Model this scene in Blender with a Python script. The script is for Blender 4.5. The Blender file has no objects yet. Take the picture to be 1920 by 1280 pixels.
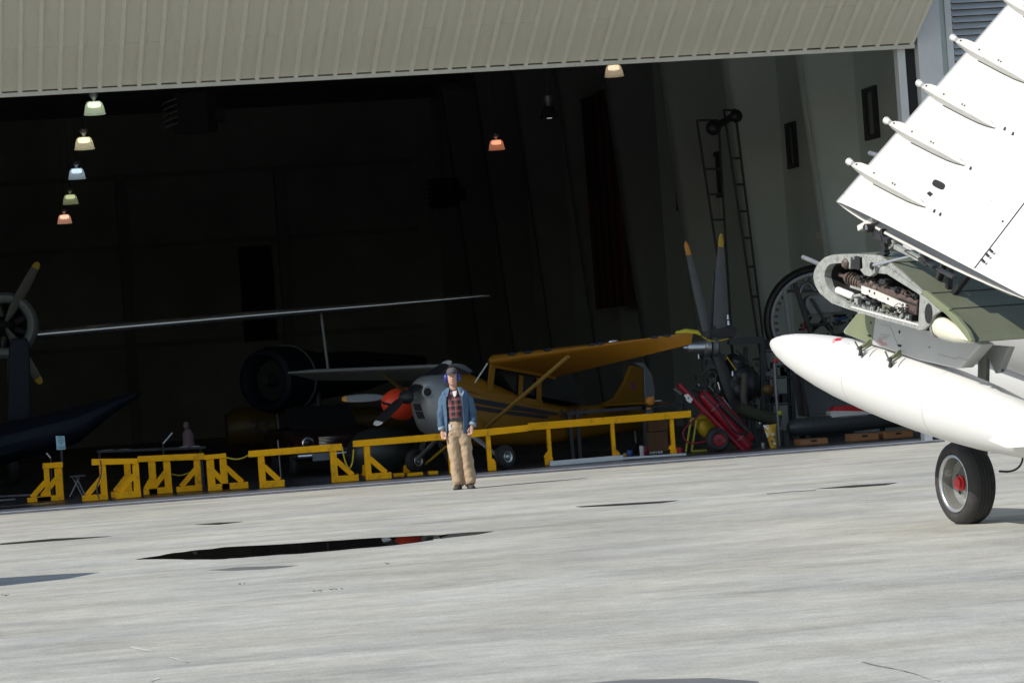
import bpy, math, random
import numpy as np
from mathutils import Vector, Matrix

random.seed(7)
SC = bpy.context.scene
COL = SC.collection
PI = math.pi
R = math.radians

# ------------------------------------------------------------------ camera
FPX = 6200.0                       # focal length in pixels of a 1920 px wide frame
YAW, ROLL, PITCH = R(10.9), R(4.05), math.atan(36 / FPX)
CAM = np.array([0.0, 0.0, 1.8])
f0 = np.array([math.sin(YAW), math.cos(YAW), 0.0])
r0 = np.array([math.cos(YAW), -math.sin(YAW), 0.0])
ZU = np.array([0.0, 0.0, 1.0])
FW = math.cos(PITCH) * f0 + math.sin(PITCH) * ZU
UP0 = np.cross(r0, FW)
UP = math.cos(ROLL) * UP0 + math.sin(ROLL) * r0
RT = math.cos(ROLL) * r0 - math.sin(ROLL) * UP0
cd = bpy.data.cameras.new('camera')
cd.sensor_width = 36.0
cd.lens = 36.0 * FPX / 1920.0
cd.clip_start = 0.5
cd.clip_end = 3000.0
cam = bpy.data.objects.new('camera', cd)
COL.objects.link(cam)
m = Matrix.Identity(4)
for i in range(3):
    m[i][0], m[i][1], m[i][2], m[i][3] = RT[i], UP[i], -FW[i], CAM[i]
cam.matrix_world = m
SC.camera = cam

# ------------------------------------------------------------------ sky, sun, exposure
SUN_EL = R(40.5)
SUN_H = np.array([-0.962, -0.272, 0.0])
TOSUN = SUN_H / np.linalg.norm(SUN_H) * math.cos(SUN_EL) + ZU * math.sin(SUN_EL)
W = bpy.data.worlds.new('World')
SC.world = W
W.use_nodes = True
wn = W.node_tree.nodes
bg = wn['Background']
sky = wn.new('ShaderNodeTexSky')
sky.sky_type = 'NISHITA'
sky.sun_disc = False
sky.sun_elevation = SUN_EL
sky.sun_rotation = math.atan2(TOSUN[0], TOSUN[1])
sky.air_density = 1.0
sky.dust_density = 1.2
W.node_tree.links.new(sky.outputs[0], bg.inputs[0])
bg.inputs[1].default_value = 0.13
sl = bpy.data.lights.new('sun', 'SUN')
sl.energy = 4.4
sl.angle = R(0.5)
sl.color = (1.0, 0.95, 0.88)
so = bpy.data.objects.new('sun', sl)
COL.objects.link(so)
so.rotation_euler = Vector(TOSUN).to_track_quat('Z', 'Y').to_euler()
so.location = (-20, -5, 30)
SC.view_settings.view_transform = 'Standard'
SC.view_settings.look = 'None'
SC.view_settings.exposure = 0.08
SC.view_settings.gamma = 1.0
SC.view_settings.use_curve_mapping = False
SC.render.engine = 'CYCLES'
SC.cycles.max_bounces = 8
SC.cycles.diffuse_bounces = 4
SC.cycles.use_denoising = True


# ------------------------------------------------------------------ surveying: where a sight line meets a plane of the place
def ray(x, y):
    return (FW * FPX + RT * (x - 960) - UP * (y - 640)) / FPX

def on_z(x, y, z=0.0):
    d = ray(x, y); return CAM + d * (z - CAM[2]) / d[2]

def on_y(x, y, Y):
    d = ray(x, y); return CAM + d * Y / d[1]

def on_x(x, y, X):
    d = ray(x, y); return CAM + d * X / d[0]

def on_pl(x, y, p, n):
    d = ray(x, y); return CAM + d * (np.dot(np.asarray(p) - CAM, n) / np.dot(d, n))

def V(*a):
    return np.array(a, float)

def nrm(a):
    a = np.asarray(a, float); return a / np.linalg.norm(a)


# ------------------------------------------------------------------ mesh builder
class MB:
    def __init__(s):
        s.v = []; s.f = []

    def add(s, vs, fs):
        b = len(s.v)
        s.v += [tuple(float(c) for c in v) for v in vs]
        s.f += [tuple(b + i for i in f) for f in fs]
        return s

    def box(s, c, d, ax=None):
        c = np.asarray(c, float)
        ax = ax if ax is not None else (V(1, 0, 0), V(0, 1, 0), V(0, 0, 1))
        h = [np.asarray(a) * k / 2 for a, k in zip(ax, d)]
        vs = [c + sx * h[0] + sy * h[1] + sz * h[2] for sz in (-1, 1) for sy in (-1, 1) for sx in (-1, 1)]
        return s.add(vs, [(0, 2, 3, 1), (4, 5, 7, 6), (0, 1, 5, 4), (2, 6, 7, 3), (0, 4, 6, 2), (1, 3, 7, 5)])

    def bar(s, p0, p1, w, h, side=None):
        p0, p1 = np.asarray(p0, float), np.asarray(p1, float)
        d = p1 - p0; L = np.linalg.norm(d); d = d / L
        side = V(0, 1, 0) if side is None else np.asarray(side, float)
        if abs(np.dot(side, d)) > 0.95: side = V(1, 0, 0)
        a = nrm(side - d * np.dot(side, d)); b = np.cross(d, a)
        return s.box((p0 + p1) / 2, (L, w, h), (d, a, b))

    def sweep(s, pts, rad, n=10, hint=None, caps=True):
        pts = [np.asarray(p, float) for p in pts]
        k = len(pts)
        hint = V(0, 1, 0) if hint is None else np.asarray(hint, float)
        rings = []
        for i, p in enumerate(pts):
            d = nrm(pts[min(i + 1, k - 1)] - pts[max(i - 1, 0)])
            h = hint if abs(np.dot(hint, d)) < 0.97 else V(1, 0.1, 0)
            a = nrm(h - d * np.dot(h, d)); b = np.cross(d, a)
            r = rad[i] if isinstance(rad, (list, tuple)) else rad
            ra, rb = r if isinstance(r, (list, tuple)) else (r, r)
            rings.append([p + a * ra * math.cos(2 * PI * j / n) + b * rb * math.sin(2 * PI * j / n) for j in range(n)])
        return s.rings(rings, caps)

    def rings(s, rings, caps=True, closed=True):
        n = len(rings[0]); vs = [p for r in rings for p in r]; fs = []
        for i in range(len(rings) - 1):
            for j in range(n if closed else n - 1):
                j2 = (j + 1) % n
                fs.append((i * n + j, i * n + j2, (i + 1) * n + j2, (i + 1) * n + j))
        if caps:
            fs.append(tuple(range(n - 1, -1, -1)))
            fs.append(tuple((len(rings) - 1) * n + j for j in range(n)))
        return s.add(vs, fs)

    def tube(s, p0, p1, r0_, r1_=None, n=10):
        return s.sweep([p0, p1], [r0_, r0_ if r1_ is None else r1_], n)

    def lathe(s, o, ax, prof, n=24, caps=True):
        o = np.asarray(o, float); ax = nrm(ax)
        h = V(0, 0, 1) if abs(ax[2]) < 0.9 else V(1, 0, 0)
        a = nrm(h - ax * np.dot(h, ax)); b = np.cross(ax, a)
        rg = [[o + ax * t + (a * math.cos(2 * PI * j / n) + b * math.sin(2 * PI * j / n)) * r for j in range(n)] for t, r in prof]
        return s.rings(rg, caps)

    def prism(s, poly, vec):
        poly = [np.asarray(p, float) for p in poly]; vec = np.asarray(vec, float); n = len(poly)
        vs = poly + [p + vec for p in poly]
        fs = [tuple(range(n - 1, -1, -1)), tuple(range(n, 2 * n))]
        for i in range(n):
            j = (i + 1) % n; fs.append((i, j, n + j, n + i))
        return s.add(vs, fs)

    def quad(s, a, b, c, d):
        return s.add([a, b, c, d], [(0, 1, 2, 3)])

    def ball(s, c, r, n=12, k=8, ax=None):
        c = np.asarray(c, float)
        r = r if isinstance(r, (list, tuple)) else (r, r, r)
        ax = ax or (V(1, 0, 0), V(0, 1, 0), V(0, 0, 1))
        rg = []
        for i in range(k + 1):
            t = PI * (i + 0.02) / (k + 0.04)
            rg.append([c + ax[0] * r[0] * math.sin(t) * math.cos(2 * PI * j / n) + ax[1] * r[1] * math.sin(t) * math.sin(2 * PI * j / n)
                       - ax[2] * r[2] * math.cos(t) for j in range(n)])
        return s.rings(rg)

    def mesh(s, name, origin=None, rot=0.0):
        vs = np.array(s.v)
        if origin is not None:
            vs = vs - np.asarray(origin)
            if rot:
                c, k = math.cos(-rot), math.sin(-rot)
                vs = np.stack([vs[:, 0] * c - vs[:, 1] * k, vs[:, 0] * k + vs[:, 1] * c, vs[:, 2]], 1)
        me = bpy.data.meshes.new(name)
        me.from_pydata([tuple(v) for v in vs], [], s.f)
        import bmesh
        bm = bmesh.new(); bm.from_mesh(me)
        bmesh.ops.recalc_face_normals(bm, faces=bm.faces)
        bm.to_mesh(me); bm.free()
        return me

    def build(s, name, mt, parent=None, smooth=False, bevel=0.0, angle=40, local=False):
        """points are given in the world; they are stored relative to the thing's base"""
        root = parent
        while root is not None and root.parent is not None: root = root.parent
        if root is not None and not local:
            me = s.mesh(name, np.array(root.location), root.rotation_euler[2])
        else:
            me = s.mesh(name)
        o = bpy.data.objects.new(name, me)
        COL.objects.link(o)
        me.materials.append(mt)
        if parent is not None: o.parent = parent
        if smooth:
            me.polygons.foreach_set('use_smooth', [True] * len(me.polygons))
            if smooth != 'all':
                me.set_sharp_from_angle(angle=R(angle))
        if bevel:
            b = o.modifiers.new('bevel', 'BEVEL'); b.width = bevel; b.segments = 2; b.limit_method = 'ANGLE'; b.angle_limit = R(40)
        return o


def tag(o, label=None, cat=None, group=None, kind=None):
    if label: o['label'] = label
    if cat: o['category'] = cat
    if group: o['group'] = group
    if kind: o['kind'] = kind
    return o

def thing(name, loc, label, cat, group=None, rz=0.0):
    o = bpy.data.objects.new(name, None)
    o.empty_display_size = 0.2
    COL.objects.link(o)
    o.location = [float(c) for c in loc]
    o.rotation_euler = (0, 0, rz)
    return tag(o, label, cat, group)

KIDS = {}
def copy_tree(o, parent=None):
    c = o.copy(); COL.objects.link(c)
    if parent is not None: c.parent = parent
    for ch in [x for x in COL.objects if x.parent == o]:
        copy_tree(ch, c)
    return c

def inst(src, parent, loc=None):
    """an alike piece: shares the mesh of src, sits at its own place"""
    o = src.copy(); COL.objects.link(o); o.parent = parent
    if loc is not None: o.location = loc
    return o


# ------------------------------------------------------------------ materials
def mat(name, col, rough=0.5, metal=0.0, var=0.0, scale=6.0, bump=0.0, bscale=40.0, stretch=(1, 1, 1), dirt=None, coat=0.0, rvar=0.0, spec=None):
    mt = bpy.data.materials.new(name); mt.use_nodes = True
    nt = mt.node_tree; N, L = nt.nodes, nt.links
    p = N['Principled BSDF']
    p.inputs['Base Color'].default_value = (*col, 1)
    p.inputs['Roughness'].default_value = rough
    p.inputs['Metallic'].default_value = metal
    if coat: p.inputs['Coat Weight'].default_value = coat
    if spec is not None: p.inputs['Specular IOR Level'].default_value = spec
    if var or bump or dirt or rvar:
        tc = N.new('ShaderNodeTexCoord'); mp = N.new('ShaderNodeMapping')
        mp.inputs['Scale'].default_value = stretch
        L.new(tc.outputs['Object'], mp.inputs['Vector'])
        cur = None
        n1 = N.new('ShaderNodeTexNoise'); n1.inputs['Scale'].default_value = scale; n1.inputs['Detail'].default_value = 6
        n1.inputs['Roughness'].default_value = 0.62
        L.new(mp.outputs[0], n1.inputs['Vector'])
        if var:
            cr = N.new('ShaderNodeMapRange'); cr.inputs['From Min'].default_value = 0.3; cr.inputs['From Max'].default_value = 0.7
            cr.inputs['To Min'].default_value = 1 - var; cr.inputs['To Max'].default_value = 1 + var
            L.new(n1.outputs['Fac'], cr.inputs['Value'])
            mx = N.new('ShaderNodeMix'); mx.data_type = 'RGBA'; mx.blend_type = 'MULTIPLY'; mx.inputs['Factor'].default_value = 1
            mx.inputs['A'].default_value = (*col, 1)
            L.new(cr.outputs[0], mx.inputs['B'])
            cur = mx.outputs['Result']
        if dirt:
            dc, lo, hi, ds = dirt
            n2 = N.new('ShaderNodeTexNoise'); n2.inputs['Scale'].default_value = ds; n2.inputs['Detail'].default_value = 8
            n2.inputs['Roughness'].default_value = 0.7
            L.new(mp.outputs[0], n2.inputs['Vector'])
            r2 = N.new('ShaderNodeMapRange'); r2.inputs['From Min'].default_value = lo; r2.inputs['From Max'].default_value = hi
            L.new(n2.outputs['Fac'], r2.inputs['Value'])
            m2 = N.new('ShaderNodeMix'); m2.data_type = 'RGBA'
            L.new(r2.outputs[0], m2.inputs['Factor'])
            if cur: L.new(cur, m2.inputs['A'])
            else: m2.inputs['A'].default_value = (*col, 1)
            m2.inputs['B'].default_value = (*dc, 1)
            cur = m2.outputs['Result']
        if cur: L.new(cur, p.inputs['Base Color'])
        if rvar:
            rr = N.new('ShaderNodeMapRange'); rr.inputs['From Min'].default_value = 0.3; rr.inputs['From Max'].default_value = 0.7
            rr.inputs['To Min'].default_value = max(0.02, rough - rvar); rr.inputs['To Max'].default_value = min(1, rough + rvar)
            L.new(n1.outputs['Fac'], rr.inputs['Value']); L.new(rr.outputs[0], p.inputs['Roughness'])
        if bump:
            n3 = N.new('ShaderNodeTexNoise'); n3.inputs['Scale'].default_value = bscale; n3.inputs['Detail'].default_value = 5
            L.new(mp.outputs[0], n3.inputs['Vector'])
            b = N.new('ShaderNodeBump'); b.inputs['Strength'].default_value = bump; b.inputs['Distance'].default_value = 0.02
            L.new(n3.outputs['Fac'], b.inputs['Height']); L.new(b.outputs[0], p.inputs['Normal'])
    return mt

def emit(name, col, strength, alpha=1.0):
    mt = bpy.data.materials.new(name); mt.use_nodes = True
    p = mt.node_tree.nodes['Principled BSDF']
    p.inputs['Base Color'].default_value = (*[min(1, c) for c in col], 1)
    p.inputs['Emission Color'].default_value = (*col, 1)
    p.inputs['Emission Strength'].default_value = strength
    p.inputs['Alpha'].default_value = alpha
    p.inputs['Roughness'].default_value = 0.3
    return mt

def concrete_mat(name, base=(0.418, 0.418, 0.382)):
    mt = bpy.data.materials.new(name); mt.use_nodes = True
    nt = mt.node_tree; N, L = nt.nodes, nt.links
    p = N['Principled BSDF']; p.inputs['Roughness'].default_value = 0.85
    p.inputs['Specular IOR Level'].default_value = 0.3
    g = N.new('ShaderNodeNewGeometry')
    def noise(sc, det, rough, stretch=(1, 1, 1), rot=0.0):
        mp = N.new('ShaderNodeMapping'); mp.inputs['Scale'].default_value = stretch; mp.inputs['Rotation'].default_value = (0, 0, rot)
        L.new(g.outputs['Position'], mp.inputs['Vector'])
        n = N.new('ShaderNodeTexNoise'); n.inputs['Scale'].default_value = sc; n.inputs['Detail'].default_value = det; n.inputs['Roughness'].default_value = rough
        L.new(mp.outputs[0], n.inputs['Vector']); return n.outputs['Fac']
    def rng(s, a, b, c, d):
        r = N.new('ShaderNodeMapRange'); r.inputs['From Min'].default_value = a; r.inputs['From Max'].default_value = b
        r.inputs['To Min'].default_value = c; r.inputs['To Max'].default_value = d; L.new(s, r.inputs['Value']); return r.outputs[0]
    def mul(a, b):
        k = N.new('ShaderNodeMath'); k.operation = 'MULTIPLY'; L.new(a, k.inputs[0]); L.new(b, k.inputs[1]); return k.outputs[0]
    big = rng(noise(0.22, 5, 0.6), 0.32, 0.68, 0.85, 1.1)
    mid = rng(noise(1.1, 7, 0.68, (0.55, 1, 1), 0.25), 0.3, 0.7, 0.74, 1.17)
    fin = rng(noise(5, 8, 0.75), 0.25, 0.75, 0.80, 1.18)
    ff = rng(noise(38, 4, 0.7), 0.25, 0.75, 0.74, 1.24)
    k = mul(mul(big, mid), mul(fin, ff))
    # tyre rub and drag streaks of their own shape, running along the ramp
    st = rng(noise(0.8, 8, 0.75, (0.35, 1.7, 1), 0.1), 0.52, 0.72, 1.0, 0.70)
    k = mul(k, st)
    mx = N.new('ShaderNodeMix'); mx.data_type = 'RGBA'; mx.blend_type = 'MULTIPLY'; mx.inputs['Factor'].default_value = 1
    warm = N.new('ShaderNodeMix'); warm.data_type = 'RGBA'
    L.new(rng(noise(0.5, 4, 0.6), 0.35, 0.65, 0, 1), warm.inputs['Factor'])
    warm.inputs['A'].default_value = (base[0] * 0.985, base[1] * 0.995, base[2] * 1.005, 1)
    warm.inputs['B'].default_value = (base[0] * 1.025, base[1] * 1.01, base[2] * 0.955, 1)
    L.new(warm.outputs['Result'], mx.inputs['A']); L.new(k, mx.inputs['B'])
    L.new(mx.outputs['Result'], p.inputs['Base Color'])
    b = N.new('ShaderNodeBump'); b.inputs['Strength'].default_value = 0.25; b.inputs['Distance'].default_value = 0.004
    L.new(noise(45, 5, 0.7), b.inputs['Height']); L.new(b.outputs[0], p.inputs['Normal'])
    return mt

M = {}
M['concrete'] = concrete_mat('concrete')
M['joint'] = mat('joint_filler', (0.10, 0.097, 0.09), 0.9, var=0.2, scale=3)
M['wet'] = mat('water_film', (0.012, 0.011, 0.010), 0.015, spec=0.6)
M['palejoint'] = mat('pale_crack_sealant', (0.50, 0.49, 0.47), 0.9, var=0.2, scale=8)
M['wetdark'] = mat('oil_stain', (0.035, 0.032, 0.028), 0.55, spec=0.2)
M['damp'] = mat('damp_concrete', (0.15, 0.148, 0.14), 0.45, var=0.25, scale=2.0)
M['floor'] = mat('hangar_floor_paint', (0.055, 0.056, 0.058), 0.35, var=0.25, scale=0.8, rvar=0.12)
M['sillc'] = mat('sill_concrete', (0.52, 0.54, 0.57), 0.42, var=0.15, scale=2)
M['sillface'] = mat('sill_steel_edge', (0.13, 0.135, 0.15), 0.6, var=0.25, scale=4)
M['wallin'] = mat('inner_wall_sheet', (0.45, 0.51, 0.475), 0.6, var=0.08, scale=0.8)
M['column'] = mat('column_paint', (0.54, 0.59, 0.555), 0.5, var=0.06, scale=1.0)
M['column_mid_shade'] = mat('column_paint_mid_shade', (0.36, 0.38, 0.36), 0.6, var=0.08, scale=1.0)  # column colour darkened to carry the light falling off at mid depth
M['column_far_shade'] = mat('column_paint_far_shade', (0.17, 0.18, 0.17), 0.7, var=0.1, scale=1.0)  # darker again, shade of the deep hall put into the colour
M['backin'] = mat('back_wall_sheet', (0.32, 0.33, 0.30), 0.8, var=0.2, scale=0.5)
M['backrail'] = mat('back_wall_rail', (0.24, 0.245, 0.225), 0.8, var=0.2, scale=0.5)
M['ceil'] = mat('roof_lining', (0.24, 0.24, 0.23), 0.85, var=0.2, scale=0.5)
M['purlin'] = mat('dark_steel', (0.05, 0.05, 0.05), 0.6)
M['sheet'] = mat('door_sheet_paint', (0.545, 0.53, 0.455), 0.45, var=0.05, scale=1.2, dirt=((0.44, 0.41, 0.335), 0.50, 0.75, 1.2), stretch=(3, 0.5, 0.5), bump=0.015, bscale=3)
M['ribm'] = mat('door_rib_paint', (0.60, 0.585, 0.505), 0.45, var=0.06, scale=2)
M['trim'] = mat('door_trim_paint', (0.52, 0.51, 0.45), 0.5, var=0.08, scale=5, dirt=((0.2, 0.15, 0.09), 0.62, 0.8, 7))
M['rustline'] = mat('rusty_flashing', (0.14, 0.115, 0.08), 0.8, var=0.4, scale=5)
M['white_trim'] = mat('white_trim_paint', (0.62, 0.63, 0.63), 0.5, var=0.06, scale=3, dirt=((0.35, 0.34, 0.32), 0.62, 0.85, 5))
M['slat'] = mat('louvre_slat_paint', (0.58, 0.61, 0.62), 0.45, var=0.06, scale=3)
M['gap'] = mat('dark_gap', (0.02, 0.021, 0.025), 0.8)
M['glass_dark'] = mat('dark_glass', (0.012, 0.013, 0.014), 0.12, spec=0.3)
M['winpane'] = mat('dull_green_pane', (0.10, 0.12, 0.11), 0.4)
M['white'] = mat('white_gloss_paint', (0.66, 0.66, 0.635), 0.32, var=0.025, scale=2.2, dirt=((0.52, 0.505, 0.46), 0.64, 0.86, 3.5), bump=0.015, bscale=2.5)
M['white_old'] = mat('worn_white_paint', (0.62, 0.61, 0.57), 0.45, var=0.06, scale=9, dirt=((0.35, 0.33, 0.28), 0.6, 0.8, 14))
M['rackw'] = mat('rack_white_paint', (0.56, 0.55, 0.51), 0.5, var=0.08, scale=8, dirt=((0.33, 0.32, 0.29), 0.58, 0.78, 9))
M['ivory'] = mat('ivory_paint', (0.66, 0.65, 0.52), 0.4, var=0.04, scale=6)
M['green'] = mat('olive_green_paint', (0.130, 0.142, 0.094), 0.48, var=0.08, scale=3, dirt=((0.11, 0.125, 0.085), 0.55, 0.8, 4), bump=0.02, bscale=3)
M['green_edge'] = mat('light_olive_edge', (0.175, 0.20, 0.118), 0.5, var=0.08, scale=6)
M['grey_paint'] = mat('pale_grey_paint', (0.46, 0.47, 0.465), 0.42, var=0.03, scale=3, dirt=((0.34, 0.34, 0.33), 0.62, 0.85, 5))
M['rim'] = mat('zinc_primer_rim', (0.29, 0.305, 0.285), 0.5, var=0.25, scale=14, dirt=((0.10, 0.095, 0.08), 0.56, 0.70, 16))
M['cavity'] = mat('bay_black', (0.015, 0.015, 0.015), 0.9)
M['rust'] = mat('rusty_gun_steel', (0.115, 0.082, 0.070), 0.6, 0.2, var=0.35, scale=16, dirt=((0.06, 0.05, 0.045), 0.52, 0.7, 20))
M['alu'] = mat('aluminium', (0.62, 0.64, 0.66), 0.32, 0.85, var=0.06, scale=6)
M['black'] = mat('black_paint', (0.018, 0.018, 0.02), 0.45)
M['dark_metal'] = mat('oily_dark_metal', (0.05, 0.05, 0.052), 0.45, 0.4, var=0.3, scale=9)
M['steel'] = mat('grey_steel', (0.22, 0.225, 0.235), 0.45, 0.5, var=0.15, scale=8)
M['rubber'] = mat('tyre_rubber', (0.028, 0.027, 0.027), 0.75, var=0.2, scale=8, dirt=((0.05, 0.046, 0.042), 0.5, 0.75, 6), bump=0.05, bscale=60)
M['hubgrey'] = mat('wheel_hub_paint', (0.20, 0.205, 0.19), 0.35, 0.3, var=0.12, scale=10, dirt=((0.12, 0.10, 0.06), 0.6, 0.75, 12))
M['redcap'] = mat('red_cap_paint', (0.55, 0.025, 0.03), 0.4)
M['red'] = mat('red_paint', (0.28, 0.009, 0.022), 0.35, var=0.1, scale=8)
M['orange_red'] = mat('red_orange_spinner', (0.95, 0.075, 0.025), 0.4, var=0.05, scale=6)
M['yellow'] = mat('timber_yellow_paint', (0.95, 0.46, 0.006), 0.6, var=0.10, scale=4, dirt=((0.40, 0.21, 0.03), 0.54, 0.74, 7), bump=0.08, bscale=18, spec=0.15)
M['ropey'] = mat('yellow_rope', (0.55, 0.42, 0.03), 0.8, var=0.2, scale=40)
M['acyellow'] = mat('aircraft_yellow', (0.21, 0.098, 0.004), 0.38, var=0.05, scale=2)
M['stripe'] = mat('dark_blue_stripe', (0.010, 0.015, 0.03), 0.4)
M['silver'] = mat('silver_dope', (0.28, 0.295, 0.30), 0.42, 0.35, var=0.08, scale=3)
M['navy'] = mat('navy_gloss', (0.007, 0.010, 0.018), 0.6, var=0.1, scale=2, spec=0.25)
M['cowlgrey'] = mat('pale_cowl', (0.24, 0.26, 0.26), 0.5)
M['blade'] = mat('grey_blade', (0.10, 0.105, 0.112), 0.5, var=0.1, scale=5)
M['tip'] = mat('yellow_tip', (0.5, 0.33, 0.02), 0.5)
M['orange'] = mat('orange_tip', (0.62, 0.25, 0.03), 0.5)
M['whitetip'] = mat('white_tip', (0.62, 0.63, 0.60), 0.5)
M['limestand'] = mat('yellow_green_paint', (0.45, 0.42, 0.03), 0.5, var=0.1, scale=8)
M['drumy'] = mat('yellow_drum', (0.58, 0.40, 0.015), 0.45, var=0.06, scale=5)
M['card'] = mat('cardboard', (0.22, 0.115, 0.055), 0.85, var=0.08, scale=6)
M['cardlight'] = mat('cardboard_light', (0.36, 0.18, 0.075), 0.85, var=0.08, scale=6)
M['darkgreen'] = mat('dark_green_tank', (0.018, 0.025, 0.021), 0.4)
M['gunmetal'] = mat('dark_grey_tank', (0.055, 0.06, 0.062), 0.4, var=0.1, scale=4)
M['paper'] = mat('paper_white', (0.62, 0.65, 0.66), 0.7)
M['sign'] = mat('pale_blue_sign', (0.36, 0.62, 0.70), 0.6)
M['ink'] = mat('print_ink', (0.06, 0.10, 0.13), 0.7)
M['inkred'] = mat('stencil_red', (0.50, 0.22, 0.20), 0.6)
M['inkgrey'] = mat('stencil_grey', (0.34, 0.33, 0.31), 0.6)
M['blue'] = mat('blue_plastic', (0.03, 0.09, 0.30), 0.4)
M['banner'] = mat('banner_dark', (0.012, 0.012, 0.016), 0.9)
M['bannerred'] = mat('banner_red', (0.13, 0.022, 0.018), 0.9)
M['whitep'] = mat('white_plastic', (0.70, 0.70, 0.68), 0.4)
M['pink'] = mat('pink_cloth', (0.13, 0.085, 0.092), 0.9)
M['pale_post'] = mat('pale_grey_post', (0.28, 0.29, 0.29), 0.6, var=0.1, scale=5)
M['chrome'] = mat('chrome', (0.8, 0.8, 0.8), 0.12, 1.0)
M['carred'] = mat('dark_car_paint', (0.035, 0.008, 0.008), 0.2)
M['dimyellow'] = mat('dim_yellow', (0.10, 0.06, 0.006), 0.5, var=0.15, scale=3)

# ------------------------------------------------------------------ ground
SILL = 51.2
FZ = 0.04                                   # hangar floor stands this much above the ramp
g = MB(); g.quad(V(-700, -500, -0.02), V(700, -500, -0.02), V(700, 900, -0.02), V(-700, 900, -0.02))
tag(g.build('ground', M['joint']), kind='structure')
apron = bpy.data.objects.new('apron', None); COL.objects.link(apron); tag(apron, kind='structure')
SLX, SLY = 6.1, 6.1
slab_src = None
for i in range(-6, 7):
    for j in range(10):
        x0, y1 = 5.27 + SLX * i, SILL - SLY * j
        if slab_src is None:
            b = MB(); b.box(V(SLX / 2, -SLY / 2, -0.05), (SLX - 0.009, SLY - 0.009, 0.1))
            o = b.build('slab', M['concrete'], apron, local=True); slab_src = o
        else:
            o = inst(slab_src, apron)
        o.location = (x0, y1, 0)

def flat_poly(name, pts, z, mt, sub=None):
    b = MB(); b.add([V(p[0], p[1], z) for p in pts], [tuple(range(len(pts)))])
    return tag(b.build(name, mt), kind='structure')

def px_poly(pxs, z):
    return [on_z(x, y, z) for x, y in pxs]

def jitter(pxs, k=3, a=0.6):
    out = []
    n = len(pxs)
    for i in range(n):
        p, q = pxs[i], pxs[(i + 1) % n]
        for t in range(k):
            u = t / k
            out.append((p[0] * (1 - u) + q[0] * u + random.uniform(-6, 6) * (t > 0), p[1] * (1 - u) + q[1] * u + random.uniform(-a, a) * (t > 0)))
    return out
PUD = [(252, 1048), (300, 1041), (345, 1034), (420, 1025), (520, 1020), (640, 1012), (740, 1006), (800, 1003), (838, 1001),
       (826, 1008), (800, 1013), (740, 1021), (640, 1030), (560, 1037), (470, 1043), (420, 1047), (350, 1048), (300, 1047)]
flat_poly('puddle', px_poly(jitter(PUD, 3, 0.5), 0.004), 0.004, M['wet'])
for n_, pp in (('puddle', [(0, 1018), (100, 1009), (215, 1004), (120, 1012), (0, 1020.5)]),
               ('puddle', [(822, 1004), (838, 1000.5), (880, 997), (926, 995), (895, 1001), (838, 1007), (826, 1009)]),
               ('puddle', [(362, 983), (410, 979), (458, 977), (410, 982.5)]),
               ('puddle', [(1078, 949), (1150, 944), (1275, 937), (1240, 942), (1150, 947.5), (1090, 950)]),
               ('puddle', [(1525, 916), (1600, 909), (1684, 904), (1660, 908.5), (1600, 913)])):
    flat_poly(n_, px_poly(pp, 0.004), 0.004, M['wetdark'])
for pp in ([(390, 1068), (440, 1063), (560, 1059), (500, 1066), (430, 1069)],
           [(1090, 1282), (1180, 1273), (1330, 1270), (1420, 1276), (1430, 1290), (1090, 1290)]):
    flat_poly('damp_patch', px_poly(jitter(pp, 2, 0.4), 0.002), 0.002, M['damp'])

for pts, w, mt_ in (([(1618, 1240), (1640, 1246), (1668, 1251), (1700, 1258)], 0.8, 'damp'), ([(1700, 1258), (1730, 1268), (1762, 1276)], 0.35, 'damp'), ([(243, 1211), (268, 1217), (283, 1220)], 1.2, 'palejoint'), ([(318, 1231), (340, 1237), (356, 1241)], 0.8, 'palejoint'), ([(285, 1276), (300, 1270)], 1.5, 'palejoint'), ([(1440, 925), (1480, 921), (1530, 918)], 0.5, 'damp')):
    up_ = [(x, y - w) for x, y in pts]; dn_ = [(x, y + w) for x, y in pts[::-1]]
    flat_poly('crack', px_poly(jitter(up_ + dn_, 2, 0.3), 0.003), 0.003, M[mt_])
# raised concrete lip along the door and the dark hangar floor
b = MB(); b.box(V(4, SILL + 0.63, FZ - 0.05), (60, 1.2, 0.1)); tag(b.build('sill', M['sillc']), kind='structure')
b = MB(); b.box(V(4, SILL + 0.014, FZ - 0.058), (60, 0.028, 0.1)); tag(b.build('sill_edge', M['sillface']), kind='structure')
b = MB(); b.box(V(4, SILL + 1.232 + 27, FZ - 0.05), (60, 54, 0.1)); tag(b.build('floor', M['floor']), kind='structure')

# ------------------------------------------------------------------ hangar
WX0, WX1, WY1, ROOF = -9.0, 17.95, 104.0, 10.8
DOORZ = 6.42
hangar = thing('hangar', (16.7, SILL, 0), 'large pale metal hangar with its wide door raised over a dark interior', 'hangar')
def hb(name, c, d, mt, par=hangar, bevel=0.0):
    b = MB(); b.box(c, d); return b.build(name, mt, par, bevel=bevel)
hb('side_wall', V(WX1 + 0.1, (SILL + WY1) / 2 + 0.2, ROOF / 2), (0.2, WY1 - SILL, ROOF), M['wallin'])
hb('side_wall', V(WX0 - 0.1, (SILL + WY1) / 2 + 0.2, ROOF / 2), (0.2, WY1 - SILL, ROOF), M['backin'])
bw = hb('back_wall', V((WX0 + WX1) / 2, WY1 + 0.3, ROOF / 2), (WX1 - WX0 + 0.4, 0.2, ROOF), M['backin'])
roof = hb('roof', V((WX0 + WX1) / 2, (SILL + WY1) / 2, ROOF + 0.11), (WX1 - WX0 + 1.0, WY1 - SILL + 1.0, 0.2), M['ceil'])
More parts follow.
